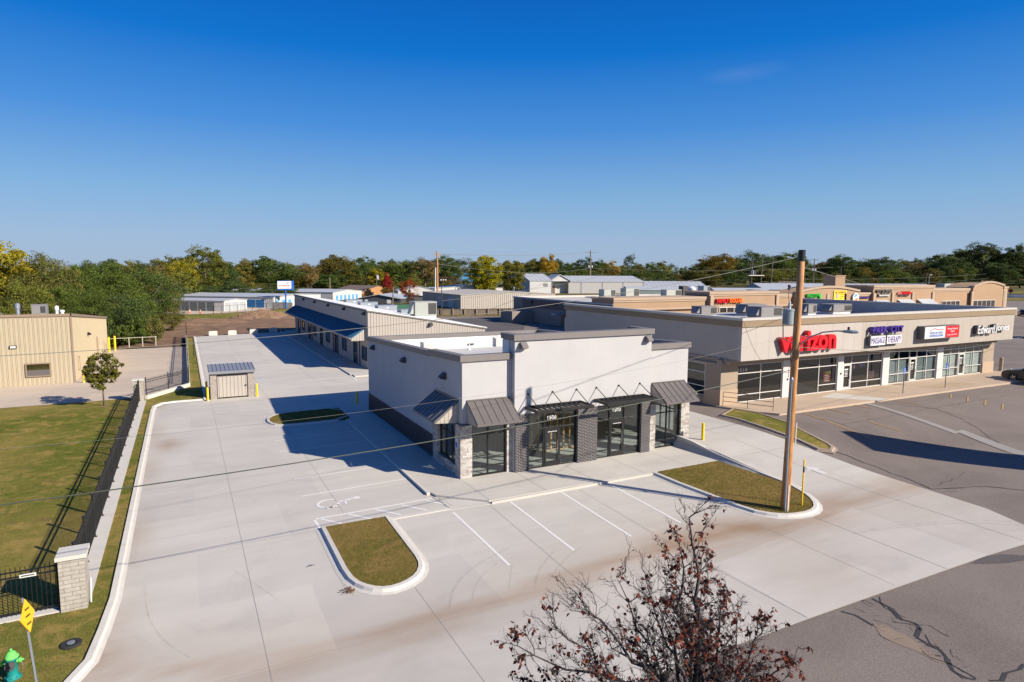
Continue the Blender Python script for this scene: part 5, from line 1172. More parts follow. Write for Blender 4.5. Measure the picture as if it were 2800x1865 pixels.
bollard(-8.35, 67.8, .07, 1.15, 'slim yellow bollard at the front corner of the tan ribbed building', .08)
bollard(-8.5, 92, .07, 1.9, 'tall yellow bollard behind the small tree, far side of the tan building', .12)
bollard(-8.0, 93.5, .07, 1.9, 'tall yellow bollard beside its twin at the rear of the tan building', .12)
bollard(72.2, 33.0, .7, 1.35, 'cream painted bollard beside the right end column of the cream strip', .17, COLT)
for i, (x, y, lab) in enumerate(((3.85, 110.4, 'leftmost concrete barrier block at the end of the far lot'), (6.65, 110.5, 'second concrete barrier block from the left at the end of the far lot'), (9.95, 111.5, 'third concrete barrier block, half in the building shadow'), (13.1, 112.6, 'concrete barrier block wholly in shade near the blue awning'))):
    o = ent('barrier_block', lab, 'concrete block', (x, y, 0), 'concrete barrier blocks at the lot end')
    b = MB(); b.prism([(-.62, 0), (.62, 0), (.62, .62), (.5, .70), (-.5, .70), (-.62, .62)], 'y', -.32, .32); b.build('block', KERB, o, local=True)
    b = MB(); b.box(-.14, .14, -.05, .05, .70, .76); b.build('lifting_key', GALV, o, local=True)

# ================================================================== IRON FENCE AND PILLARS
def pillar(x, y, h, lab, w=.66, d=.72):
    R = ent('fence_pillar', lab, 'pillar', (x, y, 0), 'block pillars of the iron fence')
    b = MB(); b.box(-w / 2, w / 2, 0, d, -.1, h - .12); b.build('shaft', BLOCK, R, local=True)
    b = MB(); b.box(-w / 2 - .06, w / 2 + .06, -.06, d + .06, h - .12, h); b.build('cap', KERB, R, local=True); return R
p1 = pillar(-3.33, 21.95, 1.78, 'pale split face block pillar at the near corner of the iron fence')
pillar(-3.45, 56.25, 1.80, 'pale block pillar at the far corner of the iron fence')
R = ent('fence_base', 'low concrete base wall running under the iron fence', 'wall', (-3.2, 40, 0))
b = MB(); b.box(-3.62, -2.98, 22.7, 56.3, -.1, .10); b.box(-20, -3.6, 22.02, 22.35, -.1, .10); b.build('footing', KERB, R)
b = MB(); b.prism([(-3.1, 57.0), (0.0, 61.9), (.16, 61.8), (-2.9, 56.9)], 'z', -.1, .36); b.box(-.02, .16, 61.9, 108.2, -.1, .46); b.build('retaining_wall', KERB, R)
b = MB(); b.bar((-2.93, 22.2, .1), (-2.93, 22.5, .75), .035, .035); b.build('conduit', WARM, R)
def iron_fence(lab, a, c, z0, h, npost, pickets=.115):
    R = ent('iron_fence', lab, 'fence', (*a, z0), 'black iron fence runs'); a = Vector((*a, 0)); c = Vector((*c, 0)); Ln = (c - a).length; d = (c - a) / Ln
    b = MB(); n = int(Ln / pickets)
    for i in range(n):
        p = a + d * (i + .5) * Ln / n; b.box(p.x - .009, p.x + .009, p.y - .009, p.y + .009, z0 + .06, z0 + h)
    b.build('picket', BLACKM, R).name = 'pickets'
    b = MB()
    for z in (.12, h - .30, h - .14): b.bar(a + Vector((0, 0, z0 + z)), c + Vector((0, 0, z0 + z)), .035, .04)
    b.build('rail', BLACKM, R)
    for i in range(npost):
        p = a + d * Ln * i / max(1, npost - 1); m = MB(); m.box(p.x - .035, p.x + .035, p.y - .035, p.y + .035, z0 + .0, z0 + h + .08); m.box(p.x - .045, p.x + .045, p.y - .045, p.y + .045, z0 + h + .08, z0 + h + .11)
        m.box(p.x - .08, p.x + .08, p.y - .05, p.y + .05, z0 - .0, z0 + .02); m.build('post', BLACKM, R)
    return R
iron_fence('black iron fence running away along the left lawn', (-3.42, 23.1), (-3.42, 56.2), .10, 1.55, 15)
f = iron_fence('black iron fence in front of the hydrant lawn at the left edge', (-3.72, 22.2), (-12, 22.2), .10, 1.5, 5)
iron_fence('black iron fence on the retaining wall left of the trash enclosure', (-3.0, 57.4), (.04, 61.9), .36, 1.3, 3)
iron_fence('black iron fence along the long white topped wall beside the tan drive', (.07, 62.2), (.07, 108), .46, 1.2, 10)
b = MB(); b.box(-4.62, -4.22, 22.16, 22.18, 1.26, 1.36); b.build('plaque', BLIND, f)
b = MB(); b.box(-4.58, -4.26, 22.15, 22.16, 1.30, 1.33); b.build('plaque_text', DARKM, f)
R = ent('pipe_fence', 'pale pipe rail fence at the back of the tan drive', 'fence', (-8, 97.9, 0))
b = MB(); b.bar((-8.9, 97.6, 1.25), (-3.5, 98.1, 1.25), .08, .08)
b.build('rail', flat('pale_pipe', (.36, .33, .27)), R)
for i in range(4):
    x = -8.3 + i * 1.55; b = MB(); b.box(x - .06, x + .06, 97.6 + i * .14, 97.72 + i * .14, 0, 1.35); b.build('post', MT['pale_pipe'], R)
o = ent('steel_post', 'lone thin dark steel post standing where the pipe fence ends', 'post', (.1, 109.5, 0)); b = MB(); b.lathe((0, 0, 0), [(.05, 0), (.05, 2.4), (.03, 2.42)], 8); b.build('post', BLACKM, o, local=True)
o = ent('sign_post', 'thin dark post in the grass strip beside the long white topped wall', 'post', (.75, 84, .05)); b = MB(); b.lathe((0, 0, 0), [(.04, 0), (.04, 2.3), (.03, 2.31)], 8); b.build('post', BLACKM, o, local=True)
o = ent('chain_fence', 'dark chain link fence in front of the storage sheds', 'fence', (12, 166, 0))
line = [(-12, 163.5), (.5, 163.8), (6, 163.8), (13.5, 171.5), (19, 175.5), (24.4, 181.5)]; b = MB()
for (x0, y0), (x1, y1) in zip(line, line[1:]):
    n = max(1, int(math.hypot(x1 - x0, y1 - y0) / 2.2))
    for i in range(n + 1): x, y = x0 + (x1 - x0) * i / n, y0 + (y1 - y0) * i / n; b.box(x - .04, x + .04, y - .04, y + .04, 0, 1.9)
b.build('post', BLACKM, o).name = 'posts'
b = MB()
for (x0, y0), (x1, y1) in zip(line, line[1:]): b.bar((x0, y0, 1.85), (x1, y1, 1.85), .05, .05); b.bar((x0, y0, .15), (x1, y1, .15), .03, .03)
b.build('rail', BLACKM, o)
R = ent('wooden_fence', 'weathered board fence with square posts in front of the tan warehouse', 'fence', (57, 128, 0))
A_, B_ = Vector((48.0, 132.4, 0)), Vector((65.5, 126.8, 0)); d = (B_ - A_).normalized(); Ln = (B_ - A_).length; nn = Vector((d.y, -d.x, 0))
b = MB(); k = int(Ln / .2)
rr = random.Random(4)
for i in range(k): p = A_ + d * (i * .2); b.bar(p + Vector((0, 0, 1.0)), p + d * .18 + Vector((0, 0, 1.0)), .03, 1.9 + rr.uniform(-.03, .03))
b.build('boards', FENCEW, R)
for i in range(8):
    p = A_ + d * Ln * i / 7 + nn * .12; b = MB(); b.box(p.x - .14, p.x + .14, p.y - .14, p.y + .14, 0, 2.15); b.build('post', FENCEW, R)
b = MB(); b.bar(A_ + nn * .06 + Vector((0, 0, 1.98)), B_ + nn * .06 + Vector((0, 0, 1.98)), .12, .12); b.bar(A_ + nn * .05 + Vector((0, 0, .3)), B_ + nn * .05 + Vector((0, 0, .3)), .08, .1); b.build('rail', FENCEW, R)
R = ent('wooden_fence', 'dark leaning board fence behind the blue sign pole', 'fence', (22, 187, 0)); b = MB()
for i in range(24): b.box(21.2 + i * .22, 21.4 + i * .22, 181.2 + i * .05, 181.24 + i * .05, 0, 1.9 - i * .012)
b.build('boards', flat('dark_boards', (.10, .09, .09)), R)

# ================================================================== SMALL THINGS BY THE NEAR LEFT CORNER
R = ent('fire_hydrant', 'teal fire hydrant with a lime green top and caps', 'hydrant', (-4.22, 18.85, .05))
b = MB(); b.lathe((0, 0, 0), [(.17, 0), (.17, .05), (.125, .06), (.115, .12), (.115, .50), (.15, .51), (.15, .545), (.12, .55)], 20); b.build('barrel', TEAL, R, True, local=True)
b = MB(); b.lathe((0, 0, .55), [(.16, 0), (.16, .03), (.125, .05), (.10, .12), (.055, .165), (.04, .17)], 20); b.lathe((0, 0, .72), [(.03, 0), (.03, .06)], 5); b.build('bonnet', LIME, R, True, local=True)
for sx in (-1, 1):
    b = MB(); b.lathe((sx * .10, 0, .44), [(.05, 0), (.05, sx * .06), (.065, sx * .06), (.065, sx * .10), (.025, sx * .11), (.025, sx * .15)], 12, 'x'); b.build('side_cap', LIME, R, local=True)
b = MB(); b.lathe((0, -.10, .42), [(.085, 0), (.085, -.07), (.105, -.07), (.105, -.13), (.03, -.14), (.03, -.18)], 16, 'y'); b.build('pumper_cap', flat('grey_rubber', (.07, .065, .065), .8), R, local=True)
b = MB(); b.lathe((0, 0, 0), [(.19, -.06), (.19, .03)], 12)
for i in range(8): a = i * .785; b.lathe((.15 * math.cos(a), .15 * math.sin(a), .03), [(.018, 0), (.018, .04)], 6)
b.build('flange', TEAL, R, local=True)
b = MB(); b.tube([(.2, -.02, .42), (.22, -.03, .30), (.17, -.03, .22), (.12, -.02, .25)], .008, 5); b.build('chain', GALV, R, local=True)
R = ent('road_sign', 'yellow diamond warning sign seen nearly edge on, on a leaning galvanised post', 'road sign', (-3.45, 17.5, .02))
b = MB(); pa, pb = Vector((-3.45, 17.5, 0)), Vector((-3.72, 17.98, 2.45)); b.bar(pa, pb, .055, .035); b.build('post', GALV, R)
pd = (pb - pa).normalized(); fwd = Vector((.13, .97, .0)).normalized(); w = (fwd - pd * fwd.dot(pd)).normalized(); nrm = w.cross(pd).normalized(); nrm = nrm if nrm.x < 0 else -nrm
c = pa + pd * 2.08; b = MB(); hd = .40
vs = [c + nrm * q + (pd * a + w * bb_) * hd for q in (-.045, -.03) for a, bb_ in ((1, 0), (0, 1), (-1, 0), (0, -1))]
b.add(vs, [(3, 2, 1, 0), (4, 5, 6, 7)] + [(i, (i + 1) % 4, (i + 1) % 4 + 4, i + 4) for i in range(4)]); b.build('panel', SIGNY, R)
b = MB(); c2 = c - nrm * .048
for k in (-.18, 0, .16): b.bar(c2 + pd * k - w * .12, c2 + pd * k + w * .12, .004, .05)
b.build('sign_text', flat('sign_black', (.10, .06, .0)), R)
R = ent('valve_cover', 'black rubber ring around a pale round meter lid in the grass', 'manhole cover', (-3.15, 19.9, .06))
b = MB(); b.lathe((0, 0, 0), [(.13, .0), (.13, .05), (.23, .06), (.26, .03), (.26, -.03)], 24); b.build('ring', RUBBER, R, local=True)
b = MB(); b.lathe((0, 0, .05), [(.0, .0), (.10, .0), (.10, .016), (0, .02)], 18); b.build('lid', GALV, R, local=True)

# ================================================================== UTILITY POLES AND WIRES
Q = Vector((22.66, 17.95, 0))
R = ent('utility_pole', 'tall treated wooden utility pole with a black cap and grey transformer on the grass island', 'utility pole', (22.66, 17.95, .08))
lean = lambda z: Vector((22.64 + .012 * z, 17.96 - .006 * z, z))
b = MB(); b.tube([lean(z) for z in (-.2, 1, 3, 6, 9, 10.85)], [.185, .178, .168, .152, .14, .133], 18); b.build('pole', POLEW, R, True)
b = MB(); b.lathe(lean(10.72), [(.142, 0), (.144, .45), (.12, .47), (0, .47)], 18); b.build('cap', BLACKM, R)
tl = lean(8.4) + Vector((-.33, .20, 0))
b = MB(); b.lathe((tl.x, tl.y, 8.08), [(.0, 0), (.21, .01), (.22, .05), (.22, .58), (.24, .60), (.24, .64), (.18, .68), (.0, .70)], 20); tr = b.build('transformer', TRANSF, R)
b = MB(); b.lathe((tl.x + .02, tl.y - .02, 8.76), [(.07, 0), (.05, .05), (.09, .07), (.06, .1), (.085, .13), (.05, .17), (.05, .24), (.02, .3)], 12); b.lathe((tl.x + .17, tl.y + .1, 8.72), [(.04, 0), (.06, .04), (.03, .08), (.05, .12), (.03, .18)], 10); b.build('bushing', CERAM, tr)
b = MB(); b.box(tl.x + .15, tl.x + .32, tl.y - .16, tl.y - .02, 8.2, 8.26); b.box(tl.x + .15, tl.x + .32, tl.y - .16, tl.y - .02, 8.55, 8.61); b.build('bracket', GALV, tr)
b = MB(); b.lathe((tl.x - .02, tl.y, 9.55), [(.10, 0), (.05, .08), (.08, .14), (.05, .2)], 10); b.tube([(tl.x - .02, tl.y, 9.6), lean(9.7)], .02, 6); b.build('arrester', DARKM, R)
b = MB(); b.tube([(tl.x - .28, tl.y - .04, 8.5), (tl.x - .34, tl.y - .04, 8.1), (tl.x - .26, tl.y - .02, 7.5), lean(7.3) + Vector((-.2, -.08, 0)), lean(6.9) + Vector((-.42, -.1, 0)), lean(6.75) + Vector((-.35, -.1, -.25)), lean(7.0) + Vector((-.18, -.1, 0))], .022, 6)
b.tube([(tl.x, tl.y, 9.05), (tl.x - .06, tl.y, 9.3), (tl.x - .02, tl.y, 9.6)], .012, 5)
b.tube([lean(7.3) + Vector((.1, -.2, 0)), lean(7.0) + Vector((.38, -.3, -.1)), lean(7.15) + Vector((.5, -.35, 0)), lean(7.4) + Vector((.15, -.2, 0))], .015, 5)
b.tube([lean(6.2) + Vector((-.2, -.1, 0)), lean(6.4) + Vector((-.45, -.1, 0)), lean(5.9) + Vector((-.40, -.05, 0))], .015, 5); b.build('drop_cable', CABLE, R)
b = MB(); cb = [Vector((22.42, 17.78, -.1)), Vector((22.44, 17.8, 2.5)), Vector((22.46, 17.82, 5.75))]; b.tube(cb, .045, 10); b.lathe((22.46, 17.82, 5.7), [(.07, 0), (.08, .12), (.03, .2)], 10); b.box(22.40, 22.5, 17.8, 17.95, 3.3, 3.36); b.build('conduit_riser', GALV, R)
b = MB(); b.box(22.50, 22.54, 17.70, 17.74, .0, 1.25); b.tube([lean(3.0) + Vector((.2, -.14, 0)), lean(3.9) + Vector((.2, -.14, 0))], .03, 6); b.build('conduit', WHITE, R)
b = MB(); st = lean(7.2); dv = Vector((.55, -.83, 0))
b.tube([st + dv * .1, st + dv * .5 + Vector((0, 0, .38)), st + dv * 1.0 + Vector((0, 0, .62)), st + dv * 1.5 + Vector((0, 0, .70)), st + dv * 1.75 + Vector((0, 0, .70))], .028, 8); b.tube([st + dv * .1 + Vector((0, 0, .35)), st + dv * .55 + Vector((0, 0, .42))], .015, 6); la = b.build('lamp_arm', GALV, R)
c = st + dv * 2.0 + Vector((0, 0, .69)); b = MB(); b.lathe((0, 0, 0), [(.03, -.35), (.10, -.2), (.13, .05), (.09, .26), (.02, .32)], 12, 'x')
ang = math.atan2(dv.y, dv.x); b.xf(lambda v: c + Matrix.Rotation(ang, 3, 'Z') @ Vector((v.x, v.y, v.z * .6))); hd = b.build('lamp_head', TRANSF, R)
b = MB(); b.lathe((c.x - .05, c.y + .05, c.z + .06), [(.05, 0), (.05, .12), (.03, .14)], 10); b.build('photocell', DARKM, hd)
# marker post
R = ent('marker_post', 'thin yellow cable marker post beside the wooden pole', 'marker post', (23.72, 17.95, .08)); b = MB(); b.lathe((0, 0, 0), [(.035, -.05), (.035, 2.05), (.02, 2.08)], 10); b.build('post', YELL, R, local=True)
b = MB(); b.lathe((0, 0, 1.5), [(.037, 0), (.037, .25)], 10); b.build('band', BLACKM, R, local=True)
def wire(lab, pts, r, mat=CABLE, sag=0.0, n=26, grp='overhead wires'):
    b = MB(); o = []
    for a, c in zip(pts, pts[1:]):
        a, c = Vector(a), Vector(c)
        for i in range(n + (1 if c == Vector(pts[-1]) else 0)):
            t = i / n; p = a.lerp(c, t); p.z -= sag * 4 * t * (1 - t); o.append(p)
    b.tube(o, r, 6); w = b.build('power_line', mat); return tag(w, lab, 'wire', grp)
EP = Vector((-27, 17.9, 0))
def para(x0, z0, xm, zm): return lambda x: zm + (z0 - zm) * ((x - xm) / (x0 - xm)) ** 2
for lab, fz_, r_, mt in (('thick lowest cable crossing the front of the white building', para(22.5, 6.18, -5, 4.80), .016, CABLEG), ('thin upper wire from the top of the wooden pole to the left', para(22.3, 10.85, -6, 8.24), .008, CABLEL), ('thin middle wire crossing the white wall above the canopies', para(22.0, 7.57, -.8, 6.09), .0035, CABLEL)):
    pts = [(x, 17.92, fz_(x)) for x in np.linspace(22.5, -27, 40)]; b = MB(); b.tube(pts, r_, 6); tag(b.build('power_line', mt), lab, 'wire', 'overhead wires')
wire('wire from the top of the wooden pole sloping away over the shopping centre', [(22.8, 17.9, 10.5), (212, 120, 8.6)], .014, CABLEL, 2.0)
wire('service wire from the wooden pole along the cream fascia to the right', [(22.8, 17.9, 7.15), (75, 30.5, 5.2)], .012, CABLEL, 1.0)
wire('thin slanting service wire from the cream fascia corner down to the wooden pole', [(34.6, 31.6, 6.9), (22.5, 17.9, 6.1)], .010, CABLE, 1.1)
def pole(base, h, lab, r=.16, arms=(), cans=(), name='utility_pole', mat=GREYPOLE, lean=(0, 0), extra=None):
    R = ent(name, lab, 'utility pole', base, 'utility poles in the background'); b = MB(); b.tube([(0, 0, -.2), (lean[0], lean[1], h)], [r, r * .7], 8); b.build('shaft', mat, R, local=True)
    for z, w, a in arms: b = MB(); d = Vector((math.cos(a), math.sin(a), 0)); b.bar(d * -w + Vector((lean[0] * z / h, lean[1] * z / h, z)), d * w + Vector((lean[0] * z / h, lean[1] * z / h, z)), .14, .16)
    if arms:
        b = MB()
        for z, w, a in arms:
            d = Vector((math.cos(a), math.sin(a), 0)); o = Vector((lean[0] * z / h, lean[1] * z / h, z))
            b.bar(o - d * w, o + d * w, .13, .15)
            for k in (-.95, -.5, .5, .95): b.lathe(o + d * w * k + Vector((0, 0, .06)), [(.06, 0), (.09, .1), (.05, .2)], 6)
        b.build('crossarm', mat, R, local=True)
    for z, sx in cans: b = MB(); b.lathe((sx + lean[0] * z / h, 0, z), [(.32, 0), (.34, .1), (.34, .95), (.2, 1.05), (0, 1.06)], 10); b.build('transformer', TRANSF if not extra else extra, R, local=True)
    return R
pole((67.9, 179.7, 0), 16.4, 'tall reddish wooden pole with a white conduit left of the yellow green tree', .33, ((15.3, 1.3, 2.9),), mat=POLEW)
o = ent('conduit_pole', 'white conduit strip running up beside the tall reddish pole', 'conduit', (66.9, 179.0, 0)); b = MB(); b.tube([(0, 0, 0), (.15, 0, 11.5)], .16, 6); b.build('pipe', WHITE, o, local=True)
pole((184.3, 269, 0), 21.5, 'tall pole with a crossarm and two pale transformers before the white warehouse', .42, ((20.4, 2.9, -.5), (17.9, 1.0, .9)), ((12.9, -.95), (12.9, 1.0)), extra=flat('pale_can', (.55, .57, .58)))
pole((50.4, 130.8, 0), 6.6, 'thin grey lamp pole behind the rooftop air conditioner', .13, (), mat=DARKM)
o = ent('flood_lights', 'row of small floodlights on top of the thin grey pole', 'floodlight', (50.4, 130.8, 7.6)); b = MB()
b.tube([(0, 0, -1.1), (0, 0, 0)], .06, 6); b.bar((-.3, 0, .9), (1.0, 0, .75), .08, .08); b.tube([(0, 0, 0), (0, 0, .9)], .05, 6); b.build('bracket', BLACKM, o, local=True)
b = MB()
for x in (-.2, .35, .9): b.box(x - .12, x + .12, -.2, .1, .78, 1.0)
b.build('lamp', WHITE, o, local=True)
pole((49.1, 243.8, 0), 7.9, 'short bare grey pole in front of the orange brick building', .25)
pole((51.5, 171.8, 0), 6.0, 'short leaning pole left of the orange tree', .2, lean=(.4, 0))
pole((66.4, 374, 0), 9.2, 'distant thin pole above the left end of the orange building', .25)
pole((9.9, 333, 0), 17, 'leaning pale pole in front of the tall cottonwood', .35, lean=(-1.2, 0))
pole((131, 330, 0), 13, 'thin pole among the dark conifers', .25) if False else None
for px, h, lab, ln_ in ((2052, 17.5, 'left pole of the pair carrying a transformer platform', 1.0), (2078, 19.0, 'right pole of the pair carrying a transformer platform', 1.2), (2106, 19, 'separate tall pole right of the transformer platform', 1.2)):
    r_ = ray(px, 800); k = 215 / r_.y; pole((r_.x * k, 215, 0), h, lab, .3, ((h - .7, 2.6, -.6), (h - 3.0, 2.4, -.6)), mat=flat('dark_pole', (.09, .075, .065)), lean=(ln_, .3))
r1, r2 = ray(2049, 748), ray(2084, 748); k = 215 / r1.y; k2 = 215 / r2.y
o = ent('transformer_platform', 'pale platform with dark transformers slung between two poles', 'transformer', (r1.x * k, 215, 9.2)); b = MB(); dx = r2.x * k2 - r1.x * k
b.box(-.8, dx + .8, -.7, .7, 0, .35); b.build('deck', flat('pale_beam', (.5, .46, .4)), o, local=True)
for i in range(3): b = MB(); b.lathe((.9 + i * 1.35, 0, .35), [(.55, 0), (.58, .2), (.58, 2.0), (.3, 2.3)], 10); b.build('transformer', DARKM if i != 1 else GALV, o, local=True)
for px, D, h, lab, cans in ((2222, 190, 17, 'pole with two pale transformers just right of the near wooden pole', ((11.6, -.9), (11.6, .9))), (2296, 230, 14.6, 'pole behind the round logo disc', ()), (2530, 240, 11.5, 'pole beside the street light right of the laundromat sign', ()), (2637, 260, 11.5, 'pole behind the grey green rooftop unit', ()), (2669, 300, 13.5, 'thin pole above the right arched front', ()), (1870, 330, 8, 'short thin pole in the trees right of the long warehouse', ())):
    r_ = ray(px, 800); k = D / r_.y; pole((r_.x * k, D, 0), h, lab, .26, ((h - .5, 1.9, -.6),) if h > 11 else (), cans, mat=MT['dark_pole'], extra=flat('pale_can2', (.5, .52, .54)) if cans else None)
r_ = ray(2538, 800); k = 235 / r_.y
o = ent('street_lamp', 'white single arm street lamp right of the laundromat sign', 'street light', (r_.x * k, 235, 0)); b = MB(); b.tube([(0, 0, 0), (0, 0, 9.3), (.4, 0, 9.9), (1.6, 0, 10.2)], .12, 6); b.build('post', WHITE, o, local=True)
b = MB(); b.box(1.3, 2.3, -.2, .2, 10.1, 10.4); b.build('lamp_head', WHITE, o, local=True)
for lab, a, c, sg in (('far wire from the tall reddish pole to the transformer pole', (68, 179.7, 12.6), (184, 269, 12.5), 2.4), ('upper far wire between the tall reddish pole and the transformer pole', (68, 179.7, 15.6), (184, 269, 20.6), 1.0), ('far wire from the transformer pole to the platform poles', (184.8, 269, 12.5), (r1.x * k, 230, 14), 1.6), ('far wire above the long warehouse roof to the right', (184.8, 269, 9.8), (r1.x * 1.0 * (215 / r1.y), 215, 7.5), 1.8), ('far wire behind the laundromat front to the right', (r2.x * 215 / r2.y, 215, 6.5), (520, 250, 8), 2.5), ('far wire above the right arched front', (520, 252, 11), (290, 240, 7.5), 1.5)):
    wire(lab, [a, c], .05, CABLEL, sg, 20)
wire('low service wire crossing the tan warehouse wall', [(50.4, 130.8, 3.9), (120, 170, 9.0)], .035, CABLEL, .6, 16)

# ================================================================== STANDING SIGNS
R = ent('pole_sign', 'white and blue storage sign on a single blue pole', 'sign', (24.6, 181.9, 0))
b = MB(); b.lathe((24.7, 181.9, 0), [(.2, 0), (.2, 5.7)], 10); b.build('pole', BLUE, R)
b = MB(); b.box(22.6, 26.9, 181.6, 182.3, 5.1, 7.6); b.build('cabinet', BLUE, R)
b = MB(); b.box(22.62, 26.2, 181.5, 181.6, 5.45, 7.5); b.build('face', WHITE, R)
text('STORAGE', 23.1, 25.8, 6.1, 6.5, 181.46, .03, flat('magenta_letters', (.45, .05, .16)), R, bold=.02)
b = MB(); b.prism([(24.8, 6.9), (25.7, 7.25), (25.3, 6.85)], 'y', 181.46, 181.49); b.build('bird_emblem', PURPLE, R)
for (x, y, lab) in ((51.15, 30.07, 'blue accessible parking sign on a thin post, the left one of two'), (56.95, 30.0, 'blue accessible parking sign on a thin post, nearer the right end of the strip')):
    R = ent('parking_sign', lab, 'sign', (x, y, .66), 'accessible parking signs')
    b = MB(); b.box(-.025, .025, -.02, .02, -.05, 2.1); b.build('post', DARKM, R, local=True)
    b = MB(); b.box(-.16, .16, -.035, -.022, 1.62, 2.13); b.build('panel', BLUE, R, local=True)
    b = MB(); b.lathe((-.01, -.04, 2.03), [(.035, 0), (.035, .004)], 10, 'y'); b.bar((-.01, -.038, 1.98), (.0, -.038, 1.84), .004, .035); b.bar((0, -.038, 1.86), (.07, -.038, 1.86), .004, .03); b.bar((.07, -.038, 1.86), (.10, -.038, 1.77), .004, .03)
    b.tube([(-.01 + .08 * math.cos(t), -.038, 1.83 + .08 * math.sin(t)) for t in np.linspace(2.2, 5.9, 12)], .01, 5); b.box(-.12, .12, -.038, -.035, 1.65, 1.70); b.build('symbol', WHITE, R, local=True)
r_ = P(2762, 816, .4); R = ent('stop_sign', 'red stop sign beside the white road barrier at the right edge', 'road sign', (r_.x, r_.y, 0)); b = MB(); b.box(-.1, .1, -.1, .1, 0, 4.2); b.build('post', DARKM, R, local=True)
a = math.atan2(-r_.y, -r_.x) + math.pi / 2
b = MB(); b.prism([(.85 * math.cos(rad(22.5 + 45 * i)), 3.6 + .85 * math.sin(rad(22.5 + 45 * i))) for i in range(8)], 'y', -.16, -.11); b.xf(lambda v: Matrix.Rotation(a, 3, 'Z') @ v); b.build('panel', REDD, R, local=True)
r_ = P(2785, 815, .4); R = ent('road_barrier', 'white barred road barrier beyond the grass island at the right edge', 'barrier', (r_.x, r_.y, 0)); b = MB()
for z in (.8, 1.7): b.box(-5, 14, -.1, .1, z, z + .35)
for x in (-4.8, -2, 1, 4, 8): b.box(x, x + .3, .1, .3, 0, 2.1)
b.xf(lambda v: Matrix.Rotation(a, 3, 'Z') @ v); b.build('bars', WHITE, R, local=True)
sheet('median_grass', [tuple(P(x, y, .4)[:2]) for x, y in ((2740, 820), (2760, 817), (2820, 816), (2820, 823), (2742, 824))], LAWN, .05, None)
sheet('far_verge', [tuple(P(x, y, .2)[:2]) for x, y in ((2735, 806), (2820, 805), (2820, 798), (2735, 799))], LAWN, .1, None)
R = ent('pylon_sign', 'tall pylon sign standing out of frame beside the asphalt lot', 'sign', (45.2, 10.9, 0)); b = MB(); ax = Vector((.33, .94, 0)).normalized(); c = Vector((45.2, 10.9, 0)); n_ = Vector((ax.y, -ax.x, 0))
for k in (-1.2, 1.2): p = c + ax * k; b.box(p.x - .15, p.x + .15, p.y - .15, p.y + .15, -.1, 4.4)
b.build('post', DARKM, R)
b = MB(); b.add([c + ax * u + n_ * v + Vector((0, 0, z)) for z in (3.2, 9.0) for u, v in ((-1.85, -.3), (1.85, -.3), (1.85, .3), (-1.85, .3))], [(3, 2, 1, 0), (4, 5, 6, 7)] + [(i, (i + 1) % 4, (i + 1) % 4 + 4, i + 4) for i in range(4)]); b.build('cabinet', CABIN, R)

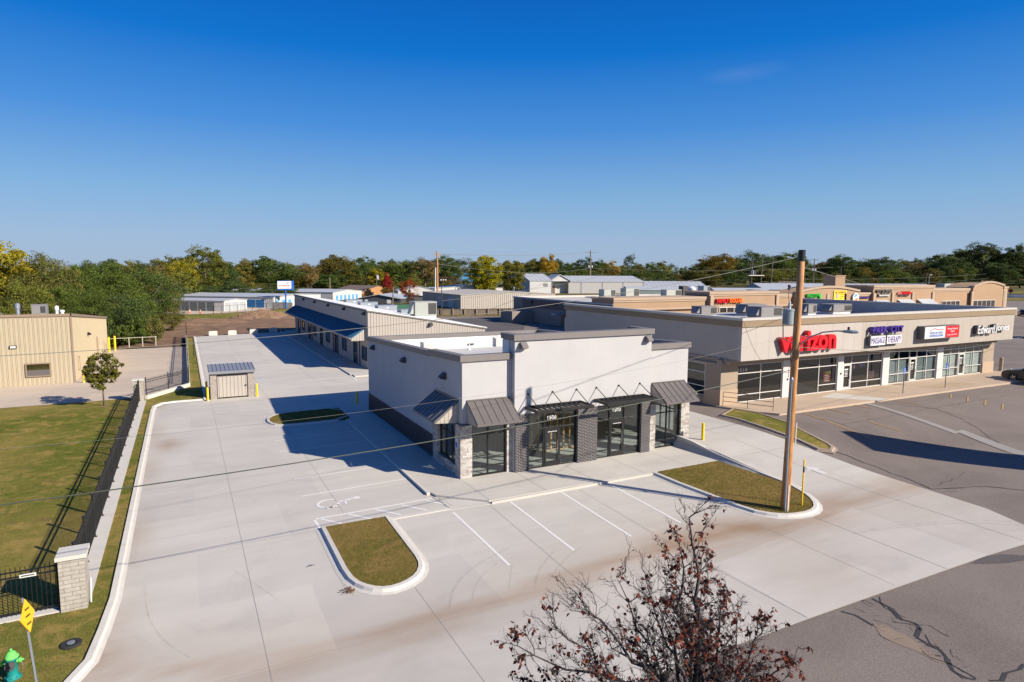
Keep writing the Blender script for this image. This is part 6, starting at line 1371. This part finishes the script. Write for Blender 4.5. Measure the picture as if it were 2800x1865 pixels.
# ================================================================== VEHICLES
def car(lab, loc, rot, paint, L=4.7, Wd=1.9, Hh=1.72, kind='suv', name='suv', cat='car'):
    R = ent(name, lab, cat, loc); h = Wd / 2
    lo = [(-L / 2, .42), (-L / 2 - .04, .62), (-L / 2 + .02, 1.02), (L / 2 - 1.25, 1.08), (L / 2 - .25, .92), (L / 2, .72), (L / 2 + .02, .45), (L / 2 - .1, .26), (-L / 2 + .1, .28)]
    b = MB()                                             # body: x forward, side profile with wheel arches, sides drawn in at the sill and shoulder
    n = len(lo)
    for w0, w1, zs in ((h, h, 0),):
        vs = []
        for s_, k in ((-1, .93), (-1, 1.0), (1, 1.0), (1, .93)):
            pass
    ring = lambda y, sc: [(x * sc, y, z) for x, z in lo]
    rings = [ring(-h, .97), ring(-h * .97, 1.0), ring(h * .97, 1.0), ring(h, .97)]
    vs = [p for r in rings for p in r]; fs = [tuple(range(n))[::-1], tuple(range(3 * n, 4 * n))]
    for q in range(3): fs += [(q * n + i, q * n + (i + 1) % n, (q + 1) * n + (i + 1) % n, (q + 1) * n + i) for i in range(n)]
    b.add(vs, fs); body = b.build('body', paint, R, local=True)
    back = -L / 2 + (.12 if kind == 'suv' else L * .42)
    cb = [(back, 1.03), (back + .18, Hh - .16), (back + .5, Hh), (L / 2 - 2.35, Hh), (L / 2 - 1.35, 1.05)]; k = len(cb)
    wd = [h * .97, h * .86, h * .80, h * .80, h * .95]
    b = MB(); vs = [(x, -w, z) for (x, z), w in zip(cb, wd)] + [(x, w, z) for (x, z), w in zip(cb, wd)]
    b.add(vs, [tuple(range(k))[::-1], tuple(range(k, 2 * k))] + [(i, (i + 1) % k, (i + 1) % k + k, i + k) for i in range(k)]); cabn = b.build('cabin', paint, R, local=True)
    dg = MT['car_glass'] if 'car_glass' in MT else flat('car_glass', (.012, .014, .018), .08)
    b = MB(); off = .012
    for s_ in (-1, 1):
        pts = [(back + .2, h * .955, 1.10), (back + .34, h * .845, Hh - .2), (L / 2 - 2.4, h * .81, Hh - .10), (L / 2 - 1.6, h * .93, 1.12)]
        b.add([(x, s_ * (y + off), z) for x, y, z in pts], [(0, 1, 2, 3)])
    b.add([(back - .015 + .04, -h * .84, 1.10), (back - .015 + .16, -h * .76, Hh - .2), (back - .015 + .16, h * .76, Hh - .2), (back - .015 + .04, h * .84, 1.10)], [(0, 1, 2, 3)])
    b.add([(L / 2 - 1.42 + .02, -h * .86, 1.12), (L / 2 - 2.28 + .02, -h * .74, Hh - .05), (L / 2 - 2.28 + .02, h * .74, Hh - .05), (L / 2 - 1.42 + .02, h * .86, 1.12)], [(0, 1, 2, 3)]); b.build('window', dg, cabn, local=True)
    for x in (-L / 2 + .95, L / 2 - .95):
        for s_ in (-1, 1):
            b = MB(); b.lathe((x, s_ * (h - .12), .36), [(.24, s_ * -.13), (.36, s_ * -.12), (.36, s_ * .12), (.25, s_ * .135)], 20, 'y'); w = b.build('wheel', RUBBER, R, local=True)
            b = MB(); b.lathe((x, s_ * (h - .12), .36), [(.245, s_ * .05), (.245, s_ * .139), (.20, s_ * .125), (.05, s_ * .11), (.05, s_ * .14), (0, s_ * .14)], 20, 'y')
            b.build('rim', GALV, w, local=True)
            b = MB()
            for i in range(5): a_ = i * 1.257; b.bar((x, s_ * (h - .12 + .135), .36), (x + .22 * math.cos(a_), s_ * (h - .12 + .135), .36 + .22 * math.sin(a_)), .05, .03, up=(0, 1, 0))
            b.build('spokes', CHROME, w, local=True)
            b = MB(); b.lathe((x, s_ * (h - .05), .38), [(.44, 0), (.44, s_ * .056), (.40, s_ * .06), (.40, 0)], 20, 'y'); b.build('wheel_arch', RUBBER, R, local=True)
    for s_ in (-1, 1):
        b = MB(); b.box(L / 2 - .32, L / 2 + .005, s_ * h * .60 - .2, s_ * h * .60 + .2, .74, .90); b.build('headlight', LENS, R, local=True)
        b = MB(); b.box(-L / 2 - .035, -L / 2 + .2, s_ * h * .80 - .18, s_ * h * .80 + .185, .86, 1.04); b.build('tail_light', TAIL, R, local=True)
        b = MB(); b.box(L / 2 - 1.75, L / 2 - 1.55, s_ * (h + .1) - .1, s_ * (h + .1) + .1, 1.06, 1.2); b.build('mirror', paint, R, local=True)
    b = MB(); b.box(L / 2 - .02, L / 2 + .05, -h * .5, h * .5, .48, .72); b.build('grille', BLACKM, R, local=True)
    b = MB(); b.box(-L / 2 - .08, -L / 2 + .06, -h * .9, h * .9, .36, .60); b.box(L / 2 - .1, L / 2 + .07, -h * .9, h * .9, .34, .48); b.build('bumper', paint, R, local=True)
    R.rotation_euler.z = rot; return R
car('dark brown suv parked nose towards the cream strip at the right edge', (68.0, 28.2, .55), rad(90), CARG)
car('white suv seen from behind at the right edge beyond the cream strip', (117.5, 49.2, .55), rad(8), CARW, Hh=1.85)
car('black pickup truck parked in front of the orange brick buildings', (52.2, 240.5, 0), rad(170), CARK, 5.6, 2.0, 1.85, 'pickup', 'pickup_truck', 'truck')
car('dark car cut by the right edge of the photo on the far road', (176.5, 77, .55), rad(30), CARK, Hh=1.6)
R = ent('dumpster', 'bright green dumpster behind the rooftop air conditioner', 'dumpster', (52.0, 151.2, 0)); b = MB(); b.prism([(-.95, .15), (.95, .15), (1.05, 1.3), (1.0, 1.75), (-1.0, 1.9), (-1.05, 1.3)], 'y', -.9, .9); b.build('bin', flat('lime_bin', (.09, .50, .05)), R, local=True)
b = MB(); b.box(-1.1, 1.1, -.95, -.9, 1.2, 1.3); b.box(-.4, .4, -.93, -.9, .5, .9); b.build('rim', GREEN, R, local=True)
R = ent('trailer', 'low dark green trailer left of the bright green dumpster', 'trailer', (49.0, 156, 0)); b = MB(); b.box(-1.9, 1.9, -.9, .9, .6, 1.9); b.build('bed', flat('trailer_green', (.02, .10, .05)), R, local=True)
for x in (-1, 1): b = MB(); b.lathe((x, -.9, .4), [(.38, 0), (.38, -.2)], 12, 'y'); b.build('wheel', RUBBER, R, local=True)
for i, (px, lab) in enumerate(((519, 'left orange safety cone before the storage sheds'), (548, 'right orange safety cone before the storage sheds'))):
    p = P(px, 856, 0); R = ent('traffic_cone', lab, 'traffic cone', (p.x, p.y, 0), 'safety cones'); b = MB(); b.lathe((0, 0, 0), [(.35, 0), (.35, .05), (.24, .06), (.06, .95)], 10); b.build('cone', flat('cone_orange', (.7, .13, .05)), R, local=True)
    b = MB(); b.lathe((0, 0, .45), [(.172, 0), (.12, .25)], 10); b.build('band', WHITE, R, local=True)
R = ent('flag', 'small flag on a thin pole left of the red maple', 'flag', (72, 262, 0)); b = MB(); b.tube([(0, 0, 0), (0, 0, 9.5)], .09, 6); b.build('pole', GALV, R, local=True)
b = MB(); b.prism([(.1, 8.9), (.9, 8.5), (1.0, 7.0), (.6, 6.8), (.1, 7.6)], 'y', -.03, .03); b.build('cloth', flat('flag_cloth', (.40, .30, .40)), R, local=True)
R = ent('litter', 'blue grey scrap lying on the pale concrete left of the grass island', 'litter', P(848, 1549, .01)); b = MB(); b.add([(-.16, 0, 0), (.05, -.04, .06), (.2, .05, .0), (.02, .08, .03)], [(0, 1, 3), (1, 2, 3), (0, 3, 2), (0, 2, 1)]); b.build('scrap', flat('blue_scrap', (.10, .15, .25)), R, local=True)
R = ent('leaf_pile', 'little heap of dry brown leaves at the kerb of the front grass island', 'leaves', P(956, 1616, .01)); rr = np.random.RandomState(2); b = MB()
for i in range(60): x, y = rr.normal(0, .12, 2); a_ = rr.uniform(0, 6); b.add([(x + .03 * math.cos(a_ + k * 1.57), y + .03 * math.sin(a_ + k * 1.57), .01 + rr.uniform(0, .05)) for k in range(4)], [(0, 1, 2, 3)])
b.build('leaves', flat('dry_leaf', (.14, .07, .035), .9), R, local=True, fix=False)
# ================================================================== TREES
def crown_arrays(seed, H=14.0, Rr=5.0, z0=3.0, nclump=60, per=70, leaf=.42, shape='round', gap=.0, csz=.24):
    r = np.random.RandomState(seed); V, T = [], []
    zc, hz_ = (H + z0) / 2, (H - z0) / 2; cl = []
    lob = r.uniform(0, 6.28, 4)
    while len(cl) < nclump:
        d = r.normal(0, 1, 3); d /= np.linalg.norm(d); rho = r.uniform(.25, 1) ** .45
        p = d * rho
        if shape == 'cone': k = 1.0 - .82 * (p[2] * .5 + .5); p[0] *= k * 1.15; p[1] *= k * 1.15
        elif shape == 'column': p[0] *= .8; p[1] *= .8
        elif shape == 'spread': p[2] = p[2] * .8 + .15 * (1 - p[0] ** 2 - p[1] ** 2)
        a = math.atan2(p[1], p[0]); m = 1 + .16 * math.sin(3 * a + lob[0]) + .12 * math.sin(5 * a + lob[1] + 3 * p[2])
        cl.append((p[0] * Rr * m * .84, p[1] * Rr * m * .84, zc + p[2] * hz_ * .9 * (1 + .1 * math.sin(2 * a + lob[2]))))
    for c in cl:
        if r.rand() < gap: continue
        n = int(per * r.uniform(.5, 1.4)); cr = Rr * csz * r.uniform(.6, 1.35)
        d = r.normal(0, 1, (n, 3)); d /= np.linalg.norm(d, axis=1)[:, None]; d *= cr * (r.uniform(.15, 1, n) ** .5)[:, None]; d[:, 2] *= .7
        P_ = np.array(c) + d; ok = P_[:, 2] > z0 * .6; P_ = P_[ok]; d = d[ok]; n = len(P_)
        nr = d / (np.linalg.norm(d, axis=1)[:, None] + 1e-6) + r.normal(0, .75, (n, 3)) + np.array([0, 0, .35]); nr /= np.linalg.norm(nr, axis=1)[:, None]
        t = np.cross(nr, r.normal(0, 1, (n, 3))); t /= np.linalg.norm(t, axis=1)[:, None] + 1e-9; bt = np.cross(nr, t)
        s = leaf * r.uniform(.55, 1.35, n)[:, None]; w = s * r.uniform(.4, .8, n)[:, None]
        V.append(np.stack([P_ - t * s * .5, P_ + bt * w * .5, P_ + t * s * .5, P_ - bt * w * .5], 1))
        T.append(np.clip(r.normal(.45 + r.normal(0, .16), .2, n), 0, 1))
    return np.concatenate(V), np.concatenate(T)
def trunk_mb(seed, H, Rr, z0, r0=.3, limbs=6, n=7):
    r = random.Random(seed); b = MB(); tz = z0 + (H - z0) * .55; pts = [(r.uniform(-.15, .15) * i, r.uniform(-.15, .15) * i, -.2 + (tz + .2) * i / 4) for i in range(5)]; pts[0] = (0, 0, -.2)
    b.tube(pts, [r0, r0 * .85, r0 * .7, r0 * .5, r0 * .25], n)
    for i in range(limbs):
        k = r.uniform(.35, .85); a = r.uniform(0, 6.28); z = -.2 + (tz + .2) * k; p = Vector((pts[2][0] * k, pts[2][1] * k, z)); L_ = Rr * r.uniform(.5, .85)
        q = p + Vector((math.cos(a) * L_ * .5, math.sin(a) * L_ * .5, L_ * .45)); e = p + Vector((math.cos(a) * L_, math.sin(a) * L_, L_ * .8)); b.tube([p, q, e], [r0 * .42, r0 * .28, r0 * .08], 5)
    return b
PROTO = {}
def proto(key, **kw):
    V, T = crown_arrays(**kw); PROTO[key] = (V, T, kw)
proto('round', seed=1, H=14, Rr=5.2, z0=2.2, nclump=105, per=150, leaf=.32)
proto('round2', seed=2, H=14, Rr=5.6, z0=1.8, nclump=100, per=150, leaf=.32, shape='spread')
proto('tall', seed=3, H=16, Rr=4.6, z0=2.0, nclump=100, per=150, leaf=.32, shape='column')
proto('open', seed=4, H=15, Rr=5.4, z0=3.2, nclump=70, per=130, leaf=.31, gap=.10, csz=.22)
proto('cone', seed=5, H=15, Rr=4.4, z0=.6, nclump=110, per=140, leaf=.30, shape='cone')
proto('cotton', seed=6, H=20, Rr=7.5, z0=2.5, nclump=95, per=220, leaf=.38, gap=.1, csz=.2)
proto('dense', seed=16, H=13, Rr=5.0, z0=.5, nclump=190, per=130, leaf=.30, shape='column', csz=.2)
proto('bush', seed=7, H=4.5, Rr=3.2, z0=.0, nclump=45, per=70, leaf=.30)
proto('fine', seed=8, H=12, Rr=5.4, z0=.4, nclump=130, per=170, leaf=.24, csz=.22)
proto('fine2', seed=9, H=12, Rr=5.0, z0=.3, nclump=120, per=170, leaf=.24, csz=.24, gap=.06)
SRC = {}
def tree(key, x, y, h, w, col, lab, group, name='tree', cat='tree', rot=0.0, bark=BARK, z=0):
    V, T, kw = PROTO[key]
    if key not in SRC:
        me = mesh_np('crown', V, LEAF, T); b = trunk_mb(kw['seed'], kw['H'], kw['Rr'], max(kw['z0'], .8), .32 if kw['H'] > 8 else .09)
        R = ent(name, lab, cat, (x, y, z), group); c = link('crown', me, R); t = b.build('trunk', BARK, R, True, local=True); SRC[key] = R
    else:
        R = copy_tree(SRC[key]); R.name = name; R['label'] = lab; R['category'] = cat
        if group: R['group'] = group
        elif 'group' in R: del R['group']
    R.location = (x, y, z); R.rotation_euler.z = rot; R.scale = (w / (2 * kw['Rr']), w / (2 * kw['Rr']), h / kw['H'])
    for c in R.children:
        if c.name.startswith('crown'): c.color = (*col, 1)
    return R
def tpx(key, px, D, ytop, wpx, col, lab, group, name='tree', cat='tree', z=0):
    """a tree D metres deep into the place (along Y) under the given skyline point"""
    r = ray(px, ytop); k = D / r.y; x = r.x * k; h = CAMH + r.z * k - z; dep = k; w = wpx / 1727.92 * k
    return tree(key, x, D, h, w, col, lab, group, name, cat, rot=px * .37 % 6.28, z=z)
G1, G2, G3 = (.105, .145, .030), (.080, .118, .032), (.160, .175, .034)
YG, OL, DK, GO, BR = (.30, .26, .025), (.145, .145, .042), (.075, .110, .036), (.40, .26, .03), (.21, .15, .06)
gW = 'trees of the thick wood behind the tan building'
for a in (('round', 12, 128, 664, 190, YG, 'yellow tinged tree cut by the left edge'), ('fine', 112, 122, 682, 180, OL, 'broad olive topped tree, second from the left edge'),
          ('fine2', 215, 128, 712, 150, G1, 'mid green tree above the tan building roof'), ('fine', 60, 110, 760, 150, G3, 'lower yellowish green tree above the left end of the tan roof'),
          ('fine2', 165, 112, 775, 150, G1, 'dense green tree right behind the rooftop unit of the tan building'), ('round2', 285, 175, 702, 130, G2, 'dark rounded tree top poking above the wood'),
          ('fine', 300, 118, 728, 190, G1, 'big green tree right of the tan building corner'), ('fine2', 395, 125, 726, 170, G2, 'deep green tree in the middle of the wood'),
          ('fine', 250, 104, 790, 120, G1, 'green tree just behind the right wall of the tan building'), ('fine2', 430, 134, 728, 130, OL, 'olive tree at the right end of the wood'),
          ('round', 350, 240, 712, 130, OL, 'far olive tree top behind the wood'), ('round2', 420, 260, 720, 110, BR, 'brownish far tree top left of the cottonwood'), ('fine', 345, 103, 800, 150, DK, 'dark shaded tree low in the wood beside the pipe fence'),
          ('fine2', 388, 108, 815, 105, G1, 'green bushy tree in front of the wood beside the dirt'), ('fine', 468, 122, 835, 70, OL, 'pale olive bushy tree at the right tip of the wood'), ('fine2', 362, 101, 870, 100, G2, 'low leafy tree right behind the pipe fence')):
    tpx(*a[:6], a[6], gW)
for i, (x, y, w, c, lab) in enumerate(((-8.6, 100.3, 5, G2, 'low dark bush behind the left part of the pipe fence'), (-6.6, 100.6, 4.4, G1, 'green bush behind the middle of the pipe fence'), (-4.0, 101.8, 3.4, OL, 'pale bush where the pipe fence ends'), (-11, 103, 6, G2, 'dark bush behind the rear of the tan building'), (-5.4, 104, 4, OL, 'yellow olive bush at the right rear of the wood'))):
    tree('bush', x, y, 4.2, w, c, lab, 'bushes at the foot of the wood', 'bush', 'bush', i * 1.3)
gM = 'large trees behind the storage sheds'
for a in (('cotton', 555, 235, 664, 150, (.13, .14, .028), 'tallest cottonwood rising above the skyline left of centre'), ('open', 505, 225, 700, 100, YG, 'yellowish tree leaning against the tall cottonwood'), ('cone', 625, 250, 712, 90, DK, 'dark conifer right of the tall cottonwood'),
          ('tall', 668, 262, 702, 70, (.20, .17, .04), 'pale yellow slender tree between the conifers'), ('round2', 735, 265, 697, 170, G2, 'broad dark green tree above the storage sheds'), ('round', 800, 270, 735, 110, (.10, .085, .02), 'brownish low tree right of the broad dark green one'),
          ('open', 838, 268, 715, 80, BR, 'rusty tree left of the storage sign'), ('round', 640, 215, 770, 120, DK, 'dark lower tree right behind the storage shed roofs'), ('round2', 560, 225, 775, 120, G2, 'shaded lower tree beneath the tall cottonwood'), ('round', 760, 225, 775, 130, G2, 'dark lower tree behind the storage sign'),
          ('round2', 915, 300, 692, 150, (.12, .105, .022), 'big bronze green tree in the middle of the skyline'), ('open', 1000, 300, 712, 110, G2, 'dark open crowned tree left of the red maple'), ('round', 880, 285, 745, 110, G2, 'rounded green tree behind the orange building'),
          ('round2', 960, 295, 750, 110, OL, 'olive tree behind the brown roofed brick building'), ('tall', 1030, 290, 730, 70, YG, 'yellow tree touching the red maple'), ('round', 1095, 330, 715, 110, G1, 'green tree behind the tall reddish pole'),
          ('open', 1160, 320, 700, 110, BR, 'brown leaved tree left of the tall reddish pole'), ('round', 1215, 330, 698, 110, G2, 'dark green tree right of the tall reddish pole'), ('open', 1215, 300, 752, 110, (.16, .11, .08), 'bare looking greyish tree behind the blue barn'), ('open', 1265, 345, 702, 110, (.10, .11, .06), 'pale grey green airy tree above the blue barn')):
    tpx(*a[:6], a[6], gM)
tpx('dense', 1327, 232, 692, 118, (.30, .28, .015), 'glowing yellow green tree before the white warehouse', None)
tpx('dense', 1400, 240, 706, 104, (.19, .18, .035), 'olive conifer like tree touching the yellow green tree', None)
tpx('cone', 1058, 245, 742, 44, (.28, .022, .022), 'bright red maple beside the orange brick building', None)
tpx('bush', 1062, 243, 782, 50, (.17, .13, .03), 'olive lower bush under the red maple', None, 'bush', 'bush')
tpx('open', 1118, 181, 758, 66, (.27, .065, .018), 'rust orange tree in front of the ranch house', None)
tpx('bush', 1168, 188, 818, 36, (.11, .012, .014), 'dark red shrub beside the tan warehouse', None, 'bush', 'bush')
tpx('bush', 1030, 176, 827, 22, (.11, .13, .02), 'little round green shrub by the ranch house', None, 'bush', 'bush')
tpx('bush', 982, 236, 802, 28, (.05, .055, .03), 'small dark tree in front of the lean-to', None, 'bush', 'bush')
tpx('bush', 1238, 300, 776, 22, (.30, .03, .012), 'red shrub left of the blue barn', None, 'bush', 'bush')
gR = 'trees behind the shopping centre'
for a in (('round', 1500, 400, 694, 60, GO, 'golden topped tree above the gabled warehouse'), ('round2', 1455, 410, 704, 80, OL, 'olive tree left of the golden topped one'), ('open', 1725, 420, 690, 40, G2, 'thin tree sticking above the skyline right of the transformer pole'), ('round', 1668, 420, 712, 60, GO, 'orange tipped tree right of the transformer pole'),
          ('round2', 1960, 330, 690, 130, (.19, .13, .02), 'autumn gold tree left of the transformer platform'), ('round', 1925, 300, 735, 130, (.13, .12, .03), 'olive yellow tree below the autumn gold one'), ('open', 2058, 380, 680, 110, G2, 'sparse tall tree behind the transformer platform'), ('round', 2140, 320, 692, 110, G1, 'green tree right of the transformer platform'), ('round2', 2105, 300, 730, 110, G3, 'lower light green tree behind the separate tall pole'),
          ('open', 2250, 360, 712, 45, (.26, .05, .03), 'small reddish tree right of the wooden pole top'), ('round', 2300, 330, 696, 110, DK, 'dark tree right of the small reddish tree'), ('round2', 2400, 330, 700, 140, G2, 'broad dark tree above the laundromat front'), ('round', 2360, 320, 730, 80, (.20, .16, .03), 'yellow tinged tree left of the chimney block'), ('round2', 2445, 300, 735, 110, G1, 'mid green tree right of the chimney block'), ('open', 2510, 340, 712, 80, BR, 'brown tree behind the street lamp'),
          ('round', 2590, 320, 695, 130, DK, 'dark tree left of the tallest right hand tree'), ('cotton', 2690, 330, 655, 130, (.06, .075, .025), 'tallest tree on the right of the skyline'), ('round2', 2640, 300, 740, 110, G2, 'dark lower tree behind the right arched front'), ('cotton', 2795, 300, 660, 110, (.06, .08, .02), 'big tree cut by the right edge'), ('round', 2740, 280, 720, 100, DK, 'deep shaded tree above the stop sign'), ('round2', 2790, 250, 765, 90, DK, 'dark low tree behind the white road barrier'), ('round', 2545, 290, 752, 100, G2, 'dark low tree right behind the street lamp')):
    tpx(*a[:6], a[6], gR)
# the far-off wood that closes the horizon: one mass
r = np.random.RandomState(21); VV, TT, CC = [], [], []
pal = np.array([G1, G2, G2, G1, OL, OL, (.17, .14, .04), G3, G2, DK])
keys = ['round', 'round2', 'tall', 'open', 'round']
lo = {}
for k in set(keys):
    V, T, kw = PROTO[k]; sel = r.rand(len(V)) < .3; Vs = V[sel].copy(); ctr = Vs.mean(1, keepdims=True); lo[k] = (ctr + (Vs - ctr) * 1.55, T[sel], kw)
def sky_y(px): return 718 + 9 * math.sin(px * .011) + 6 * math.sin(px * .037 + 1) - (10 if px > 1900 else 0) - (12 if px > 2550 else 0)
for row, (dist, dy) in enumerate(((300, 34), (360, 20), (450, 2), (620, 0))):
    px = -260.0
    while px < 3060:
        D = dist * r.uniform(.92, 1.1) * (1.0 if px > 500 else .62); rr_ = ray(px, sky_y(px) + dy + r.uniform(-10, 14)); k = D / rr_.y
        if rr_.y < .2: k = D / .8
        h = max(5.5, CAMH + rr_.z * k); w = h * r.uniform(.75, 1.15); kk = keys[r.randint(5)]; V, T, kw = lo[kk]
        a = r.uniform(0, 6.28); ca, sa = math.cos(a), math.sin(a); Q_ = V.copy(); q = w / (2 * kw['Rr']); x_ = Q_[..., 0] * q; y_ = Q_[..., 1] * q
        Q_[..., 0] = x_ * ca - y_ * sa + rr_.x * k; Q_[..., 1] = x_ * sa + y_ * ca + rr_.y * k; Q_[..., 2] *= h / kw['H']
        inside_b = False
        if not (rr_.x * k > 130 and rr_.y * k < 285 and rr_.x * k < 260) :
            VV.append(Q_); TT.append(T); CC.append(np.repeat(pal[r.randint(len(pal))][None] * r.uniform(.8, 1.15), len(T), 0))
        px += w / k * 1727.9 * .62
tag(link('far_wood', mesh_np('far_wood', np.concatenate(VV), LEAFA, np.concatenate(TT), np.concatenate(CC))), kind='stuff')
# dry weeds at the foot of the board fence and under the wood
def tufts(name, pts, rad_, n, h, col, seed):
    r = np.random.RandomState(seed); V, T = [], []
    for (x, y) in pts:
        p = np.stack([x + r.normal(0, rad_, n), y + r.normal(0, rad_ * .6, n), np.zeros(n)], 1); a = r.uniform(0, 6.28, n); hh = h * r.uniform(.4, 1.3, n); w = .05
        q = np.zeros((n, 3, 3)); q[:, 0] = p + np.stack([-np.cos(a) * w, -np.sin(a) * w, np.zeros(n)], 1); q[:, 1] = p + np.stack([np.cos(a) * w, np.sin(a) * w, np.zeros(n)], 1); q[:, 2] = p + np.stack([r.normal(0, .25, n) * hh, r.normal(0, .25, n) * hh, hh], 1); V.append(q); T.append(r.rand(n))
    V = np.concatenate(V); o = link(name, mesh_np(name, V, LEAFA, np.concatenate(T), np.tile(np.array(col), (len(V), 1)))); return tag(o, kind='stuff')
tufts('dry_weeds', [(50 + i * 1.1, 130.4 - i * .36) for i in range(14)], .8, 220, .9, (.26, .20, .08), 3)
# small lawn tree
R = ent('young_tree', 'slim young tree with sparse olive leaves on the left lawn', 'tree', (-5.7, 55.5, .05)); r = np.random.RandomState(12)
V, T = crown_arrays(seed=31, H=4.5, Rr=1.35, z0=1.25, nclump=85, per=60, leaf=.17, csz=.21, gap=.08)
c = link('crown', mesh_np('crown', V, LEAF, T), R); c.color = (.125, .125, .026, 1)
b = MB(); b.tube([(0, 0, -.1), (.02, 0, 1.2), (-.02, .02, 2.6), (0, 0, 4.1)], [.06, .05, .035, .012], 8); q = random.Random(3)
for i in range(14): z = 1.2 + i * .2; a = q.uniform(0, 6.28); l = q.uniform(.5, 1.0); b.tube([(0, 0, z), (math.cos(a) * l * .5, math.sin(a) * l * .5, z + .3), (math.cos(a) * l, math.sin(a) * l, z + .5)], [.018, .012, .005], 5)
b.build('trunk', BARK, R, True, local=True)
b = MB(); b.lathe((0, 0, -.02), [(.55, 0), (.35, .03), (0, .05)], 14); b.build('bare_soil', DIRT, R, local=True)

# ------------------------------------------------------------------ near pear tree with few red leaves
rt = random.Random(77); TB = np.array((7.75, 7.55, 0.0)); br = MB(); LV = []; LT = []
def leaf_at(p, s=.054):
    """a small folded leaf hanging from its twig"""
    a = rt.uniform(0, 6.28); d = Vector((math.cos(a) * .6, math.sin(a) * .6, rt.uniform(-1.1, .1))).normalized(); sd = d.cross(Vector((rt.uniform(-1, 1), rt.uniform(-1, 1), rt.uniform(-.4, 1)))).normalized()
    n = d.cross(sd); L_ = s * rt.uniform(.75, 1.35); w = L_ * .36; f = w * rt.uniform(.1, .7)
    p = Vector(p) + d * .012; m1 = p + d * L_ * .45; e = p + d * L_
    LV.append([p, m1 + sd * w + n * f, e, m1]); LV.append([p, m1, e, m1 - sd * w + n * f]); t = min(1, max(0, rt.gauss(.4, .25))); LT.append(t); LT.append(t)
def wander(p, q, k, j):
    pts = [Vector(p)]; p, q = Vector(p), Vector(q); L_ = (q - p).length
    for i in range(1, k + 1):
        t = i / k; v = p.lerp(q, t) + Vector((rt.gauss(0, j), rt.gauss(0, j), rt.gauss(0, j))) * L_ * (1 if i < k else .2); pts.append(v)
    return pts
def twig(p, d, L_, r_, leafy, depth):
    q = Vector(p) + d * L_; pts = wander(p, q, 4, .055); br.tube(pts, [r_ * (1 - .17 * i) for i in range(5)], 4)
    if depth > 0:
        for i in range(1, 5):
            for _ in range(2 if rt.random() < .45 else 1):
                a = (d + Vector((rt.gauss(0, .62), rt.gauss(0, .62), rt.gauss(.25, .5)))).normalized()
                twig(pts[i], a, L_ * rt.uniform(.34, .58), r_ * .58, leafy, depth - 1)
    elif rt.random() < leafy:
        for _ in range(rt.randint(1, 4)): leaf_at(pts[rt.randint(2, 4)])
def limb(tip, start, r0, leafy, n=8, tw=.62):
    pts = wander(start, tip, n, .018); k = len(pts); br.tube(pts, [r0 * (1 - .86 * i / (k - 1)) for i in range(k)], 7)
    ax = (Vector(tip) - Vector(start)).normalized()
    for i in range(2, k):
        for _ in range(2 if i > 3 else 1):
            d = (ax * .8 + Vector((rt.gauss(0, .55), rt.gauss(0, .55), rt.gauss(.12, .35)))).normalized()
            twig(pts[i], d, tw * rt.uniform(.55, 1.1) * (1.15 - .45 * i / k), max(.0060, r0 * .34 * (1 - .7 * i / k)), leafy, 2)
KT = .70; fork = Vector((5.46, 5.3, 4.1))
for z, (px, py, D, r0, lf) in enumerate(((1893, 1392, 10.5, .075, .30), (1862, 1470, 10.2, .055, .5), (1760, 1560, 10.9, .050, .12), (1690, 1568, 10.3, .048, .08), (1560, 1600, 10.6, .050, .06), (1500, 1690, 10.0, .050, .06), (1388, 1745, 10.4, .050, .75), (1985, 1640, 10.9, .050, .75), (2030, 1690, 10.2, .050, .10), (2105, 1710, 10.7, .050, .75), (2180, 1800, 10.3, .048, .85), (1440, 1840, 11.2, .048, .8), (1640, 1690, 9.6, .046, .3), (1800, 1640, 9.5, .050, .5), (1930, 1600, 9.9, .045, .55), (1740, 1740, 11.4, .045, .4), (1900, 1700, 11.3, .045, .5), (2060, 1830, 9.7, .045, .7), (1590, 1800, 9.5, .045, .6), (1850, 1560, 11.0, .045, .45))):
    px = 1790 + (px - 1790) * .93; py += 22; tip = PD(px, py, D * KT); st = fork + Vector((rt.uniform(-.08, .08), rt.uniform(-.08, .08), rt.uniform(-.1, .7))); limb(tip, st, r0 * .72, min(lf, .55) * .36, 9, .46)
R = ent('pear_tree', 'bare twigged young tree with a few dark red leaves in the foreground', 'tree', (5.46, 5.3, 0))
t = MB(); t.tube([(5.46, 5.3, -.1), (5.44, 5.31, 2), (5.46, 5.3, 4.6)], [.13, .10, .07], 10); t.build('trunk', BARKG, R, True)
o = br.build('branches', BARKG, R, True, fix=False)
V = np.array([[tuple(v) for v in q] for q in LV]) - np.array(OFF[R.name]); c = link('leaves', mesh_np('leaves', V, LEAFR, np.array(LT)), R); c.color = (.115, .032, .026, 1)
R = pole((-27, 17.9, 0), 11.2, 'utility pole standing out of frame to the left', .2, mat=POLEW) if True else None
